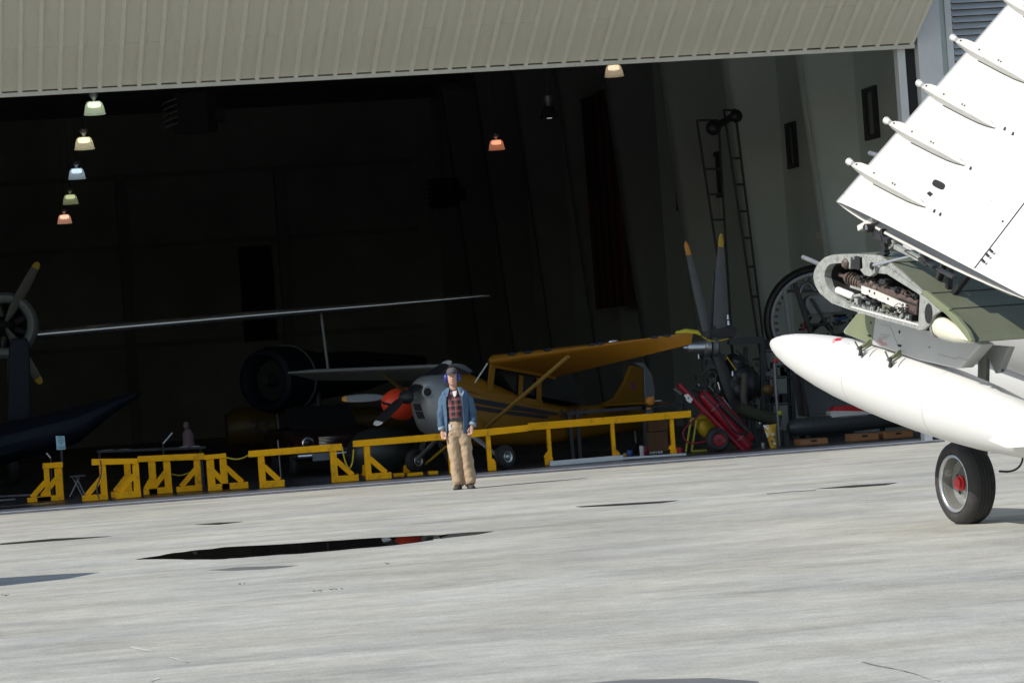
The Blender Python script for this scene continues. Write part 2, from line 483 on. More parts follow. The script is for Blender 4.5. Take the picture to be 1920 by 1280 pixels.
hb('header_wall', V(4.0, SILL + 0.25, 9.7), (27.9, 0.2, 2.2), M['sheet'])
for k in range(10):
    b = MB(); y = SILL + 4.5 + k * 5.2
    b.box(V(4.4, y, ROOF - 0.3), (26.7, 0.18, 0.55)); b.build('rafter', M['purlin'], hangar)
# back wall: rails, a dark door
b = MB(); b.box(on_y(484, 550, WY1) + V(0, 0.1, 0), (1.05, 0.12, 3.0)); dr = b.build('door', M['gap'], bw)
for zz in (3.1, 6.2, 8.4):
    hb('wall_rail', V(4, WY1 + 0.12, zz), (26.5, 0.12, 0.16), M['backrail'], bw)
for xx in (-4, 1.9, 7.9, 12.9):
    hb('wall_post', V(xx, WY1 + 0.04, 4.2), (0.3, 0.26, 8.4), M['backrail'], bw)

# tapered columns on the right wall: deep at the top, narrow at the foot
COLY = [58.3, 63.5, 68.7, 73.9, 79.1, 84.3, 89.5, 94.7]
def flange_x(k, zz):
    return (WX1 - 0.50 - 0.078 * zz)
for k, y in enumerate(COLY):
    b = MB()
    b.prism([V(WX1 + 0.02, y - 0.01, 0.04), V(flange_x(k, 0), y - 0.01, 0.04), V(flange_x(k, 9.8), y - 0.01, 9.8), V(WX1 + 0.02, y - 0.01, 9.8)], V(0, 0.02, 0))
    cm_ = M['column'] if k < 2 else M['column_mid_shade'] if k == 2 else M['column_far_shade']  # colour steps darker with depth to mimic fading door light
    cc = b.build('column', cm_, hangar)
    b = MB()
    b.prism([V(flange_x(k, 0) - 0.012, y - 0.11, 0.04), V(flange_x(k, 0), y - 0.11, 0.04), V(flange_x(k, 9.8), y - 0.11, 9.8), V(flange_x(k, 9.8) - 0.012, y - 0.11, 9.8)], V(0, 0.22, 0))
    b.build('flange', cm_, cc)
# dark narrow windows in the right wall
for (x0, y0, x1, y1) in [(1478, 229, 1496, 316), (1623, 163, 1648, 262), (1338, 285, 1352, 372), (1270, 318, 1282, 395)]:
    p0, p1 = on_x(x0, (y0 + y1) / 2, WX1), on_x(x1, (y0 + y1) / 2, WX1)
    zt = on_x((x0 + x1) / 2, y0, WX1)[2]; zb = on_x((x0 + x1) / 2, y1, WX1)[2]
    ya, yb = p1[1], p0[1]
    b = MB(); t = 0.09
    b.box(V(WX1 - 0.02, (ya + yb) / 2, zt - t / 2), (0.07, yb - ya, t)); b.box(V(WX1 - 0.02, (ya + yb) / 2, zb + t / 2), (0.07, yb - ya, t))
    b.box(V(WX1 - 0.02, ya + 0.1, (zt + zb) / 2), (0.066, 0.2, zt - zb - 2 * t)); b.box(V(WX1 - 0.02, yb - 0.1, (zt + zb) / 2), (0.066, 0.2, zt - zb - 2 * t))
    wf = b.build('window', M['gap'], hangar)
    b = MB(); b.box(V(WX1 - 0.005, (ya + yb) / 2, (zt + zb) / 2), (0.02, yb - ya - 0.4, zt - zb - 2 * t)); b.build('pane', M['winpane'], wf)
# conduit with a switch box
b = MB(); p0 = on_x(1523, 130, WX1 - 0.03); p1 = on_x(1541, 432, WX1 - 0.03)
b.tube(V(WX1 - 0.03, p1[1], 6.9), p1, 0.02, n=6); b.build('conduit', M['column'], hangar)
b = MB(); b.box(on_x(1541, 441, WX1 - 0.06), (0.12, 0.34, 0.14)); b.build('switch_box', M['column'], hangar)

# right end of the front: door post, dark gap, pilasters, louvre, siding
def front(name, xa, xb, za, zb, mt, dy=0.0, dep=0.2, par=hangar):
    return hb(name, V((xa + xb) / 2, SILL + dy + dep / 2, (za + zb) / 2), (xb - xa, dep, zb - za), mt, par)
front('door_post', 16.55, 16.68, 0.04, 6.9, M['white_trim'], 0.10)
front('door_jamb', 16.68, 16.86, 0.0, 8.6, M['gap'], 0.16)
front('pilaster', 16.86, 17.26, 0.0, 9.4, M['white_trim'], -0.04, 0.4)
front('pilaster_strip', 17.262, 17.36, 0.0, 9.4, M['wallin'], 0.02, 0.3)
front('corner_trim', 17.362, 17.47, 0.0, 9.4, M['white_trim'], -0.02, 0.3)
fw = front('front_wall', 17.472, 30.0, 0.0, 10.8, M['slat'], 0.12)
lv_ = front('louvre', 17.474, 20.3, 5.80, 9.42, M['gap'], 0.06, 0.058)
slat_src = None
for k in range(34):
    zc = 5.86 + k * 0.105
    if slat_src is None:
        b = MB(); b.prism([V(0, -0.07, -0.045), V(0, -0.062, -0.05), V(0, 0.035, 0.045), V(0, 0.03, 0.05)], V(2.8, 0, 0))
        slat_src = b.build('slat', M['slat'], lv_, local=True); o = slat_src
    else: o = inst(slat_src, lv_)
    o.location = (17.48 - hangar.location[0], 0.03, zc)
front('louvre_sill', 17.474, 20.32, 5.70, 5.79, M['white_trim'], -0.03, 0.14)
sd_src = None
for k in range(9):
    if sd_src is None:
        b = MB(); b.prism([V(-0.045, 0, 0), V(-0.02, -0.03, 0), V(0.02, -0.03, 0), V(0.045, 0, 0)], V(0, 0, 5.66)); sd_src = b.build('siding_rib', M['slat'], fw, local=True); o = sd_src
    else: o = inst(sd_src, fw)
    o.location = (17.75 + 0.305 * k - hangar.location[0], 0.118, 0.02)

tall_src = None
for k in range(31):
    if tall_src is None:
        b = MB(); b.prism([V(-0.045, 0, 0), V(-0.02, -0.03, 0), V(0.02, -0.03, 0), V(0.045, 0, 0)], V(0, 0, 10.7)); tall_src = b.build('siding_rib', M['slat'], fw, local=True); o = tall_src
    else: o = inst(tall_src, fw)
    o.location = (17.75 + 0.305 * (k + 9) - hangar.location[0], 0.118, 0.02)

# the raised folding door: two leaves, ribbed sheets, bottom trim
DA = R(27)
LD = V(0, -math.cos(DA), math.sin(DA)); LN = V(0, -math.sin(DA), -math.cos(DA))      # down the leaf outward; its outer face
LEAF = 2.62
DX0, DX1 = -7.0, 16.80
BOT = V(0, SILL, DOORZ + 0.03)
door = thing('hangar_door', (DX1, SILL, DOORZ), 'raised ribbed beige hangar door with pale bottom trim and rust line', 'hangar door')
FOLD = BOT + LD * LEAF
b = MB(); b.box(V((DX0 + DX1) / 2, 0, 0) + BOT + LD * (LEAF / 2 + 0.03) - LN * 0.09, (DX1 - DX0 - 0.02, LEAF - 0.08, 0.12), (V(1, 0, 0), LD, LN)); b.build('leaf_frame', M['purlin'], door)
top = V(0, SILL + 0.1, 8.75); tv = top - FOLD; tl = np.linalg.norm(tv); td = tv / tl
b = MB(); b.box(V((DX0 + DX1) / 2, 0, 0) + FOLD + td * (tl / 2 + 0.05), (DX1 - DX0, tl, 0.1), (V(1, 0, 0), td, np.cross(V(1, 0, 0), td))); b.build('upper_leaf', M['sheet'], door)
for xx in (DX0, DX1):  # triangular plates added to stop sun slipping in behind the leaves
    b = MB(); b.prism([V(xx, SILL + 0.02, DOORZ + 0.16), V(xx, FOLD[1] + 0.02, FOLD[2] + 0.13), V(xx, SILL + 0.02, 8.4)], V(0.03, 0, 0)); b.build('sun_stop_plate', M['gap'], door)
PW = 0.305 * 3
npan = int((DX1 - DX0) / PW)
psrc = rsrc = None
DO = np.array(door.location)
for k in range(npan):
    x1 = DX1 - 0.003 - PW * k
    if psrc is None:
        b = MB(); b.box(LD * (LEAF / 2 + 0.02) + V(-PW / 2, 0, 0), (PW - 0.004, LEAF - 0.04, 0.02), (V(1, 0, 0), LD, LN)); psrc = b.build('sheet_panel', M['sheet'], door, local=True); o = psrc
    else: o = inst(psrc, door)
    o.location = (x1 - DO[0], 0, 0.03 + random.uniform(-0.002, 0.001)); o.rotation_euler = (random.uniform(-0.0025, 0.0025), random.uniform(-0.002, 0.002), 0)
    for q in range(3):
        if rsrc is None:
            b = MB()
            a0, a1 = LD * 0.028, LD * (LEAF - 0.02)
            def sec(o_): return [o_ + V(-0.042, 0, 0) + LN * 0.011, o_ + V(-0.02, 0, 0) + LN * 0.040, o_ + V(0.02, 0, 0) + LN * 0.040, o_ + V(0.042, 0, 0) + LN * 0.011]
            b.rings([sec(a0), sec(a1)]); rsrc = b.build('rib', M['ribm'], door, local=True); o = rsrc
        else: o = inst(rsrc, door)
        o.location = (x1 - 0.305 * q - DO[0] - 0.04 * (k == 0 and q == 0) + random.uniform(-0.004, 0.004), 0, 0.03); o.rotation_euler = (0, random.uniform(-0.002, 0.002), 0)
# stiffener shows as a faint crease halfway up; bottom angle with a dark rusty line above it
b = MB(); b.box(V((DX0 + DX1) / 2, 0, 0) + BOT + LD * 0.016 + LN * 0.003, (DX1 - DX0, 0.022, 0.04), (V(1, 0, 0), LD, LN)); b.build('flashing', M['rustline'], door)
b = MB(); b.box(V((DX0 + DX1) / 2, 0, 0) + BOT + V(0, -0.012, -0.045), (DX1 - DX0 + 0.02, 0.07, 0.062)); b.build('bottom_trim', M['trim'], door, bevel=0.006)
b = MB(); b.box(V((DX0 + DX1) / 2, 0, 0) + BOT + LD * 1.22 + LN * 0.0125, (DX1 - DX0, 0.012, 0.006), (V(1, 0, 0), LD, LN)); b.build('lap_seam', M['sheet'], door)

# ------------------------------------------------------------------ ceiling lamps
LAMPZ = 7.0
lamps = [(177, 203, (0.88, 1.0, 0.76), 0.75, 'pale green white lit bay lamp, topmost of the left row under the door', 59.9),
         (158, 269, (1.0, 0.93, 0.66), 0.85, 'cream white lit bay lamp, second from the top in the left row', 68.9),
         (144, 326, (0.78, 0.92, 1.0), 0.62, 'cool bluish white lit bay lamp, middle one of the left row', 79.0),
         (132, 374, (0.80, 0.84, 0.50), 0.45, 'dim yellow green lit bay lamp, fourth down in the left row', 88.9),
         (121, 411, (1.0, 0.60, 0.42), 0.85, 'salmon pink lit bay lamp, lowest and farthest of the left row', 98.8),
         (1151, 133, (1.0, 0.84, 0.62), 0.60, 'warm cream lit bay lamp hanging right under the door edge', 59.0),
         (931, 272, (1.0, 0.45, 0.26), 0.75, 'orange lit bay lamp alone in the middle of the dark hall', 78.0)]
def bay_lamp(px, py, col, st, label, Y, wpx):
    c = on_y(px, py, Y); k = wpx * Y / FPX / 2
    t = thing('ceiling_lamp', c, label, 'lamp', 'high bay lamps hanging in the hangar')
    prof = [(0.64 * k, 0.40 * k), (0.62 * k, 0.55 * k), (0.54 * k, 0.67 * k), (0.35 * k, 0.79 * k), (0.1 * k, 0.87 * k), (-0.25 * k, 0.94 * k), (-0.5 * k, 0.975 * k), (-0.56 * k, 1.04 * k), (-0.61 * k, 1.0 * k)]
    em = emit('lamp_glass', col, st * 0.34, 0.45)
    em2 = emit('lamp_bulb', col, st * 1.9)
    b = MB(); b.lathe(c, V(0, 0, 1), prof, 24, caps=False); b.build('shade', em, t, smooth='all')
    b = MB(); b.lathe(c, V(0, 0, 1), [(0.56 * k, 0.40 * k), (0.50 * k, 0.54 * k), (0.30 * k, 0.62 * k), (0.10 * k, 0.58 * k), (0.04 * k, 0.3 * k)], 20); b.build('bulb', em2, t, smooth=True)
    b = MB(); b.lathe(c, V(0, 0, 1), [(0.63 * k, 0.12 * k), (0.75 * k, 0.12 * k), (0.95 * k, 0.24 * k), (1.12 * k, 0.40 * k), (1.42 * k, 0.42 * k), (1.45 * k, 0.3 * k)], 14); b.build('ballast', M['steel'], t, smooth=True)
    b = MB(); b.tube(c + V(0, 0, 1.44 * k), V(c[0], c[1], ROOF), 0.006, n=6); b.build('stem', M['purlin'], t)
for (px, py, col, st, lab, Y), w in zip(lamps, (40, 37, 32, 29, 27, 37, 31)):
    bay_lamp(px, py, col, st, lab, Y, w)
# the unlit one near the hanging banner
c = on_y(1029, 205, 66.3); t = thing('ceiling_lamp', c, 'unlit grey bay lamp beside the tall hanging banner', 'lamp', 'high bay lamps hanging in the hangar')
b = MB(); b.lathe(c, V(0, 0, 1), [(0.06, 0.05), (0.1, 0.05), (0.16, 0.09), (0.28, 0.09), (0.3, 0.05)], 14); b.build('ballast', M['steel'], t, smooth=True)
b = MB(); b.lathe(c, V(0, 0, 1), [(0.06, 0.1), (-0.08, 0.17), (-0.19, 0.2)], 20, caps=False); b.build('shade', mat('lamp_off', (0.03, 0.03, 0.03), 0.2), t, smooth='all')
b = MB(); b.lathe(c, V(0, 0, 1), [(-0.17, 0.06), (-0.19, 0.05)], 12); b.build('bulb', emit('lamp_faint', (0.8, 0.85, 0.9), 0.35), t)
b = MB(); b.tube(c + V(0, 0, 0.3), V(c[0], c[1], ROOF), 0.015, n=6); b.build('stem', M['purlin'], t)

# unit heaters hung from the roof
def heater(px, py, Y, w, h, lab):
    c = on_y(px, py, Y); t = thing('unit_heater', c, lab, 'heater', 'heaters hung from the roof')
    b = MB(); b.box(c, (w, 0.6, h), (nrm(V(1, -0.5, 0)), nrm(V(0.5, 1, 0)), V(0, 0, 1))); b.build('casing', M['banner'], t, bevel=0.04)
    for k in range(5):
        b = MB(); b.box(c + V(-0.66 * w, -0.1, h * (0.3 - 0.15 * k)), (0.35 * w, 0.5, 0.025), (nrm(V(1, 0, 0.35)), V(0, 1, 0), nrm(V(-0.35, 0, 1)))); b.build('vane', M['gunmetal'], t)
    b = MB(); b.lathe(c + V(w * 0.5, 0, -0.05), V(1, 0, 0), [(0, 0.22 * w), (0.3 * w, 0.22 * w)], 14); b.build('motor', M['banner'], t)
    b = MB(); b.tube(c + V(0, 0, h / 2), V(c[0], c[1], ROOF), 0.02, n=6); b.build('hanger', M['purlin'], t)
heater(365, 212, 66, 0.75, 0.8, 'dark boxy heater hung from the roof near the bay lamps at left')
heater(832, 362, 84, 0.7, 0.75, 'dark boxy heater hung deep in the hall right of centre')

# tall dark banner with red stripes against the right wall
p0 = on_x(1090, 190, WX1 - 0.9); p1 = on_x(1150, 190, WX1 - 0.9)
ya, yb = p1[1], p0[1]; zt = p0[2]; zb = on_x(1120, 580, WX1 - 0.9)[2]
bn = thing('wall_banner', V(WX1 - 0.9, ya, zb), 'tall dark banner with dull red vertical stripes hung on the right wall', 'banner')
ns = 9; sw = (yb - ya) / ns
for k in range(ns):
    y = ya + sw * (k + 0.5); zz = zt if k < 5 else zb + (zt - zb) * 0.52
    b = MB(); b.box(V(WX1 - 0.9, y, (zz + zb) / 2), (0.012, sw, zz - zb)); b.build('stripe', M['bannerred'] if k % 2 == 0 else M['banner'], bn)
b = MB(); b.box(V(WX1 - 0.9, ya + sw * 7, zb + (zt - zb) * 0.76), (0.014, sw * 4, (zt - zb) * 0.48 - 0.004)); b.build('canton', M['banner'], bn)
b = MB(); b.tube(V(WX1 - 0.9, ya - 0.2, zt + 0.02), V(WX1 - 0.9, yb + 0.2, zt + 0.02), 0.025, n=8); b.build('pole', M['purlin'], bn)

# ladders standing against the right wall
def ladder(railA, railB, rungs, Yt, lab):
    pts = [on_y(x, y, Yt) for x, y in railA] + [on_y(x, y, Yt) for x, y in railB]
    t = thing('ladder', V(pts[1][0], Yt, FZ), lab, 'ladder', 'ladders leaning by the right wall')
    for q in (0, 2):
        b = MB(); d = pts[q + 1] - pts[q]
        foot = pts[q] + d * ((pts[q][2] - FZ) / (pts[q][2] - pts[q + 1][2]))
        b.bar(pts[q], foot, 0.05, 0.035); b.build('rail', M['purlin'], t)
    for y in rungs:
        ua = (y - railA[0][1]) / (railA[1][1] - railA[0][1]); ub = (y - railB[0][1]) / (railB[1][1] - railB[0][1])
        b = MB(); b.tube(pts[0] + (pts[1] - pts[0]) * ua, pts[2] + (pts[3] - pts[2]) * ub, 0.022, n=8); b.build('rung', M['purlin'], t)
    return t
ladder([(1357, 206), (1410, 560)], [(1378, 204), (1422, 560)], [207, 297, 346, 396, 446, 500, 556], 61.5, 'taller dark ladder against the right wall, right one of the pair')
ladder([(1307, 226), (1344, 470)], [(1347, 226), (1362, 470)], [226, 317, 364, 412, 460], 62.5, 'dark ladder against the right wall, left one with a wide top rung')
t = thing('floodlight', on_y(1350, 236, 61.0), 'dark twin floodlight on a bar between the two ladders', 'floodlight')
b = MB(); b.tube(on_y(1338, 240, 61.0), on_y(1382, 214, 61.0), 0.07, n=10); b.build('bar', M['black'], t)
b = MB(); b.ball(on_y(1338, 240, 61.0), 0.15); b.build('lamp_head', M['black'], t, smooth=True)
b = MB(); b.ball(on_y(1380, 218, 61.0), 0.13); b.build('lamp_head', M['black'], t, smooth=True)

# ------------------------------------------------------------------ the parked warplane, wing folded (only its left wing is in view)
AY = R(101.4)
AF = V(math.cos(AY), math.sin(AY), 0); AO = V(-math.sin(AY), math.cos(AY), 0)     # heading; towards its left wing tip
AP = R(10.7)
PF = math.cos(AP) * AF + math.sin(AP) * ZU; PU = math.cos(AP) * ZU - math.sin(AP) * AF
A0 = on_z(1815, 981, 0); A0[2] = 0
plane = thing('military_aircraft', A0, 'white and olive green warplane with folded wing, white belly tank and red wheel cap', 'aircraft', rz=AY)
def T(x, y, o=1.4):
    return on_pl(x, y, A0 + AO * o, AO)
def Z2(x, y, o=1.4):
    return T(1500 + x / 5.3333, 440 + y / 5.3333, o)
def Z7(x, y, o=0.8):
    return T(1440 + x / 3.5563, 440 + y / 3.5563, o)
def resample(pts, n, closed=False):
    P = [np.asarray(p, float) for p in pts]
    if closed: P = P + [P[0]]
    d = [0.0]
    for i in range(1, len(P)): d.append(d[-1] + np.linalg.norm(P[i] - P[i - 1]))
    out = []
    for k in range(n):
        s = d[-1] * k / (n if closed else n - 1); i = 1
        while i < len(P) - 1 and d[i] < s: i += 1
        u = (s - d[i - 1]) / max(1e-9, d[i] - d[i - 1]); out.append(P[i - 1] + (P[i] - P[i - 1]) * u)
    return out
def smooth2(pts, it=2):
    P = [np.asarray(p, float) for p in pts]
    for _ in range(it):
        Q = [P[0]]
        for i in range(len(P) - 1):
            Q += [P[i] * 0.75 + P[i + 1] * 0.25, P[i] * 0.25 + P[i + 1] * 0.75]
        P = Q + [P[-1]]
    return P

LE = (133, 430)
UPPER = [LE, (143, 355), (185, 285), (245, 228), (325, 199), (450, 193), (620, 196), (790, 207), (960, 290), (1235, 560), (1500, 790), (1755, 1070)]
LOWER = [LE, (150, 500), (200, 585), (320, 685), (480, 742), (750, 828), (1000, 895), (1210, 956), (1300, 955), (1380, 985), (1560, 1035), (1755, 1075)]
UPp = resample(smooth2([Z2(*p) for p in UPPER]), 40); LOp = resample(smooth2([Z2(*p) for p in LOWER]), 40)
INB = -AO
ROOT = 2.9
b = MB(); b.rings([UPp, [p + INB * ROOT * 0.5 for p in UPp], [p + INB * ROOT for p in UPp]], caps=False, closed=False)
us = b.build('upper_skin', M['green'], plane, smooth=True)
b = MB(); b.rings([LOp, [p + INB * ROOT for p in LOp]], caps=False, closed=False)
b.build('lower_skin', M['grey_paint'], plane, smooth=True)
# chordwise and spanwise panel joints stand as shallow strips on the upper skin
for fr in (0.52, 0.70, 0.82):
    q = UPp[int(40 * fr)]; q2 = UPp[int(40 * fr) + 1]; dd = nrm(q2 - q); nn = nrm(np.cross(dd, AO)); nn = nn if nn @ PU > 0 else -nn
    b = MB(); b.box(q + nn * 0.002 + INB * ROOT / 2, (0.012, ROOT - 0.02, 0.004), (dd, AO, nn)); b.build('skin_joint', M['gap'], us)

# the open end of the inner wing: rim, gun bay
OUTL = [LE, (143, 355), (185, 285), (245, 228), (325, 199), (450, 193), (620, 196), (790, 207), (900, 270), (1235, 565), (1255, 620), (1225, 780), (1212, 955),
        (1000, 895), (750, 828), (480, 742), (320, 685), (200, 585), (150, 500)]
INN = [(243, 420), (252, 350), (285, 300), (330, 288), (470, 278), (570, 235), (670, 235), (790, 330), (850, 385), (900, 400), (1130, 550), (1212, 620), (1215, 780), (1190, 885),
       (1080, 870), (850, 795), (650, 745), (500, 700), (350, 605), (270, 520)]
ro = resample([Z2(*p) for p in OUTL], 72, True); ri = resample([Z2(*p) for p in INN], 72, True)
rb = MB()
rb.rings([ro, ri], caps=False); rb.rings([ri, [p + INB * 0.07 for p in ri]], caps=False); rb.rings([ro, [p + INB * 0.03 for p in ro]], caps=False)
rim = rb.build('bay_rim', M['rim'], plane, smooth=True)
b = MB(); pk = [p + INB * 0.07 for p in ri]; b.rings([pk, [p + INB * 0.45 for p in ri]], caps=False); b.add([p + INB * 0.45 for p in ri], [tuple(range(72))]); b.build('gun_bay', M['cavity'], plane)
b = MB()
for k in range(0, 72, 1):
    b.lathe(ro[k] * 0.6 + ri[k] * 0.4 + AO * 0.001, AO, [(0, 0.0042), (0.002, 0.003)], 6)
tag(b.build('rivet', M['gunmetal'], rim), kind='stuff')
# bright leading edge strip round the nose of the wing
lep = [p + (p - Z2(600, 500)) * 0.004 for p in resample([Z2(*p) for p in [(480, 742), (320, 685), (200, 585), (150, 500), LE, (143, 355), (185, 285), (245, 228), (325, 199), (450, 193)]], 34)]
b = MB(); b.rings([lep, [p + INB * 0.05 for p in lep]], caps=False, closed=False); b.build('edge_strip', M['ivory'], plane, smooth=True)

# the gun and its cradle
O1 = 1.27
gun = MB(); g0, g1, g2 = Z2(400, 398, O1), Z2(470, 425, O1), Z2(820, 565, O1)
gun.sweep([g0, g1, Z2(480, 430, O1), Z2(640, 490, O1), Z2(700, 515, O1), g2], [0.022, 0.022, 0.05, 0.062, 0.068, 0.066], 14)
gn = gun.build('gun', M['rust'], plane, smooth=True)
dg = nrm(g2 - g1)
for k in range(5):
    b = MB(); b.lathe(g1 + (g2 - g1) * (0.12 + 0.075 * k), dg, [(0, 0.05), (0.004, 0.071), (0.016, 0.071), (0.02, 0.05)], 16); b.build('spring_coil', M['rust'], gn, smooth=True)
b = MB(); b.bar(Z2(735, 520, O1), Z2(1215, 735, O1), 0.10, 0.135, AO); b.build('receiver', M['rust'], gn, bevel=0.012)
b = MB(); b.bar(Z2(800, 505, O1), Z2(1090, 600, O1), 0.07, 0.06, AO); b.build('feed_cover', M['rust'], gn, bevel=0.012)
b = MB(); b.bar(Z2(985, 640, O1 + 0.053), Z2(1185, 712, O1 + 0.053), 0.006, 0.012, AO); b.build('slot', M['cavity'], gn)
b = MB(); b.ball(Z2(740, 490, O1 + 0.03), 0.055, 10, 6); b.ball(Z2(770, 545, O1 + 0.02), 0.06, 10, 6); b.build('collar', M['rust'], gn, smooth=True)
b = MB(); b.ball(Z2(1090, 590, O1 + 0.03), (0.05, 0.04, 0.03), 8, 5); b.build('latch', M['rust'], gn, smooth=True)
b = MB(); b.prism([Z2(*p, O1 + 0.07) for p in [(625, 508), (760, 555), (1068, 690), (1062, 772), (900, 700), (625, 582)]], AO * 0.012)
cr = b.build('cradle_plate', M['white_old'], plane)
b = MB()
for (x, y) in [(695, 562), (745, 585), (1030, 700), (880, 640)]: b.lathe(Z2(x, y, O1 + 0.084), AO, [(0, 0.012), (0.004, 0.010)], 10)
b.build('bolt', M['black'], cr)
b = MB(); b.bar(Z2(505, 515, O1 + 0.06), Z2(640, 560, O1 + 0.06), 0.012, 0.022, AO); b.build('cradle_arm', M['rim'], plane)
# white bottle, brackets and fittings at the foot of the bay
b = MB(); b.sweep([Z2(372, 552, 1.36), Z2(382, 556, 1.36), Z2(520, 612, 1.36), Z2(535, 618, 1.36)], [0.024, 0.034, 0.034, 0.022], 14); b.build('bottle', M['whitep'], plane, smooth=True)
b = MB(); b.sweep([Z2(505, 730, 1.35), Z2(515, 650, 1.35), Z2(545, 612, 1.35), Z2(600, 605, 1.35), Z2(660, 640, 1.35)], 0.014, 8, AO); b.build('hose', M['rim'], plane, smooth=True)
for i, (x, y, w, h, c) in enumerate([(590, 690, 70, 110, 'rim'), (640, 660, 50, 60, 'dark_metal'), (720, 700, 90, 70, 'steel'), (770, 735, 60, 60, 'dark_metal'), (680, 735, 80, 40, 'rim'),
                                     (900, 735, 150, 60, 'green'), (1020, 755, 70, 45, 'white_old'), (1120, 820, 130, 60, 'cavity'), (500, 690, 26, 80, 'cavity'), (860, 690, 60, 30, 'black'),
                                     (860, 470, 110, 50, 'dark_metal'), (620, 430, 90, 40, 'cavity'), (960, 540, 90, 28, 'dark_metal')]):
    b = MB(); b.box(Z2(x, y, 1.33), (w / 5.333 / 207, 0.07 + 0.01 * (i % 3), h / 5.333 / 207), (PF, AO, PU)); b.build('fitting', M[c], plane, bevel=0.006)
b = MB()
for _ in range(60):
    x = random.uniform(540, 1120); y = 700 + (x - 540) * 0.26 + random.uniform(-30, 22)
    b.box(Z2(x, y, 1.35 + random.uniform(0, 0.03)), (random.uniform(0.01, 0.035), 0.02, random.uniform(0.008, 0.03)), (PF, AO, PU))
tag(b.build('small_fittings', M['rim'], plane), kind='stuff')
b = MB()
for _ in range(44):
    x = random.uniform(560, 1180); y = 430 + (x - 640) * 0.38 + random.uniform(-30, 25)
    b.box(Z2(x, y, 1.33 + random.uniform(0, 0.04)), (random.uniform(0.01, 0.04), 0.02, random.uniform(0.008, 0.02)), (PF, AO, PU))
tag(b.build('linkage', M['dark_metal'], plane), kind='stuff')
b = MB(); q = [Z2(520, 722, 1.395), Z2(800, 800, 1.395), Z2(1200, 905, 1.395)]; b.sweep(q, 0.010, 8, AO); b.build('bay_lip', M['white_old'], plane, smooth=True)
b = MB(); rr_ = random.Random(5)
for _ in range(16):
    x = rr_.uniform(520, 1120); y = 640 + (x - 520) * 0.30 + rr_.uniform(-60, 50)
    b.sweep(smooth2([Z2(x, y, 1.38), Z2(x + rr_.uniform(10, 60), y + rr_.uniform(-40, 10), 1.40), Z2(x + rr_.uniform(40, 110), y + rr_.uniform(-10, 40), 1.37)]), rr_.uniform(0.003, 0.007), 6)
tag(b.build('cable', M['black'], plane, smooth=True), kind='stuff')
# top fittings
b = MB(); b.lathe(Z2(498, 285, 1.36), AO, [(0, 0.03), (0.02, 0.048), (0.05, 0.048), (0.07, 0.03)], 18); b.build('fold_motor', M['rust'], plane, smooth=True)
b = MB(); b.box(Z2(535, 280, 1.39), (0.03, 0.08, 0.11), (PF, AO, PU)); b.build('hinge_lug', M['rim'], plane, bevel=0.005)
b = MB(); b.box(Z2(612, 282, 1.385), (0.105, 0.09, 0.115), (PF, AO, PU)); b.build('hinge_block', M['cavity'], plane, bevel=0.005)
b = MB(); b.prism([Z2(*p, 1.37) for p in [(668, 228), (720, 240), (790, 300), (800, 380), (745, 415), (690, 400), (645, 345), (675, 330)]], AO * 0.05); b.build('hinge_plate', M['rim'], plane, bevel=0.004)
b = MB(); b.lathe(Z2(722, 312, 1.422), AO, [(0, 0.034), (0.012, 0.03)], 14); b.build('hinge_bolt', M['cavity'], plane)
b = MB(); b.tube(Z2(735, 305, 1.45), Z2(1245, 182, 1.30), 0.0125, n=12); b.build('jury_strut', M['alu'], plane, smooth=True)
b = MB(); b.bar(Z2(790, 215, 1.35), Z2(870, 170, 1.35), 0.06, 0.05, AO); b.build('hinge_arm', M['dark_metal'], plane, bevel=0.005)
b = MB(); b.bar(Z2(815, -10, 1.34), Z2(858, 175, 1.34), 0.05, 0.034, AO); b.build('hinge_arm', M['dark_metal'], plane, bevel=0.005)
for pa, pb in [((842, 12), (948, 75)), ((948, 75), (935, 105)), ((935, 105), (865, 165))]:
    b = MB(); b.bar(Z2(*pa, 1.33), Z2(*pb, 1.33), 0.03, 0.018, AO); b.build('hinge_link', M['rim'], plane)
# sloping upper edge of the bay: flanged rib
b = MB(); b.prism([Z2(*p, 1.405) for p in [(815, 305), (880, 320), (1238, 575), (1212, 600), (880, 392), (800, 385)]], AO * 0.012); b.build('rib_flange', M['rim'], plane)
# rear spar fitting with its oval hole, rounded white end fairing, green flap edge
b = MB(); b.prism([Z2(*p, 1.40) for p in [(1228, 590), (1310, 648), (1432, 765), (1375, 800), (1340, 860), (1322, 905), (1268, 948), (1208, 957), (1216, 800)]], AO * 0.03)
sf = b.build('spar_fitting', M['rim'], plane, bevel=0.006)
ov = [Z2(1285 + 37 * math.cos(t), 787 + 100 * math.sin(t), 1.434) for t in [2 * PI * k / 24 for k in range(24)]]
b = MB(); b.prism(ov, AO * 0.002); b.build('lightening_hole', M['cavity'], sf)
b = MB(); b.sweep([Z2(1372, 905, 1.36), Z2(1378, 907, 1.36), Z2(1440, 935, 1.36), Z2(1560, 990, 1.36), Z2(1680, 1040, 1.36), Z2(1752, 1068, 1.37)],
                  [(0.03, 0.055), (0.055, 0.088), (0.062, 0.098), (0.05, 0.075), (0.028, 0.036), (0.006, 0.008)], 22, AO); b.build('end_fairing', M['ivory'], plane, smooth=True, angle=60)
b = MB(); b.sweep([Z2(1356, 895, 1.355), Z2(1380, 908, 1.355)], [(0.06, 0.108), (0.064, 0.108)], 22, AO); b.build('fairing_ring', M['rim'], plane, smooth=True)
b = MB(); b.prism([Z2(*p, 1.40) for p in [(1246, 556), (1285, 556), (1525, 742), (1525, 762), (1500, 802), (1262, 600)]], AO * 0.035); b.build('flap_edge', M['green_edge'], plane, bevel=0.006)
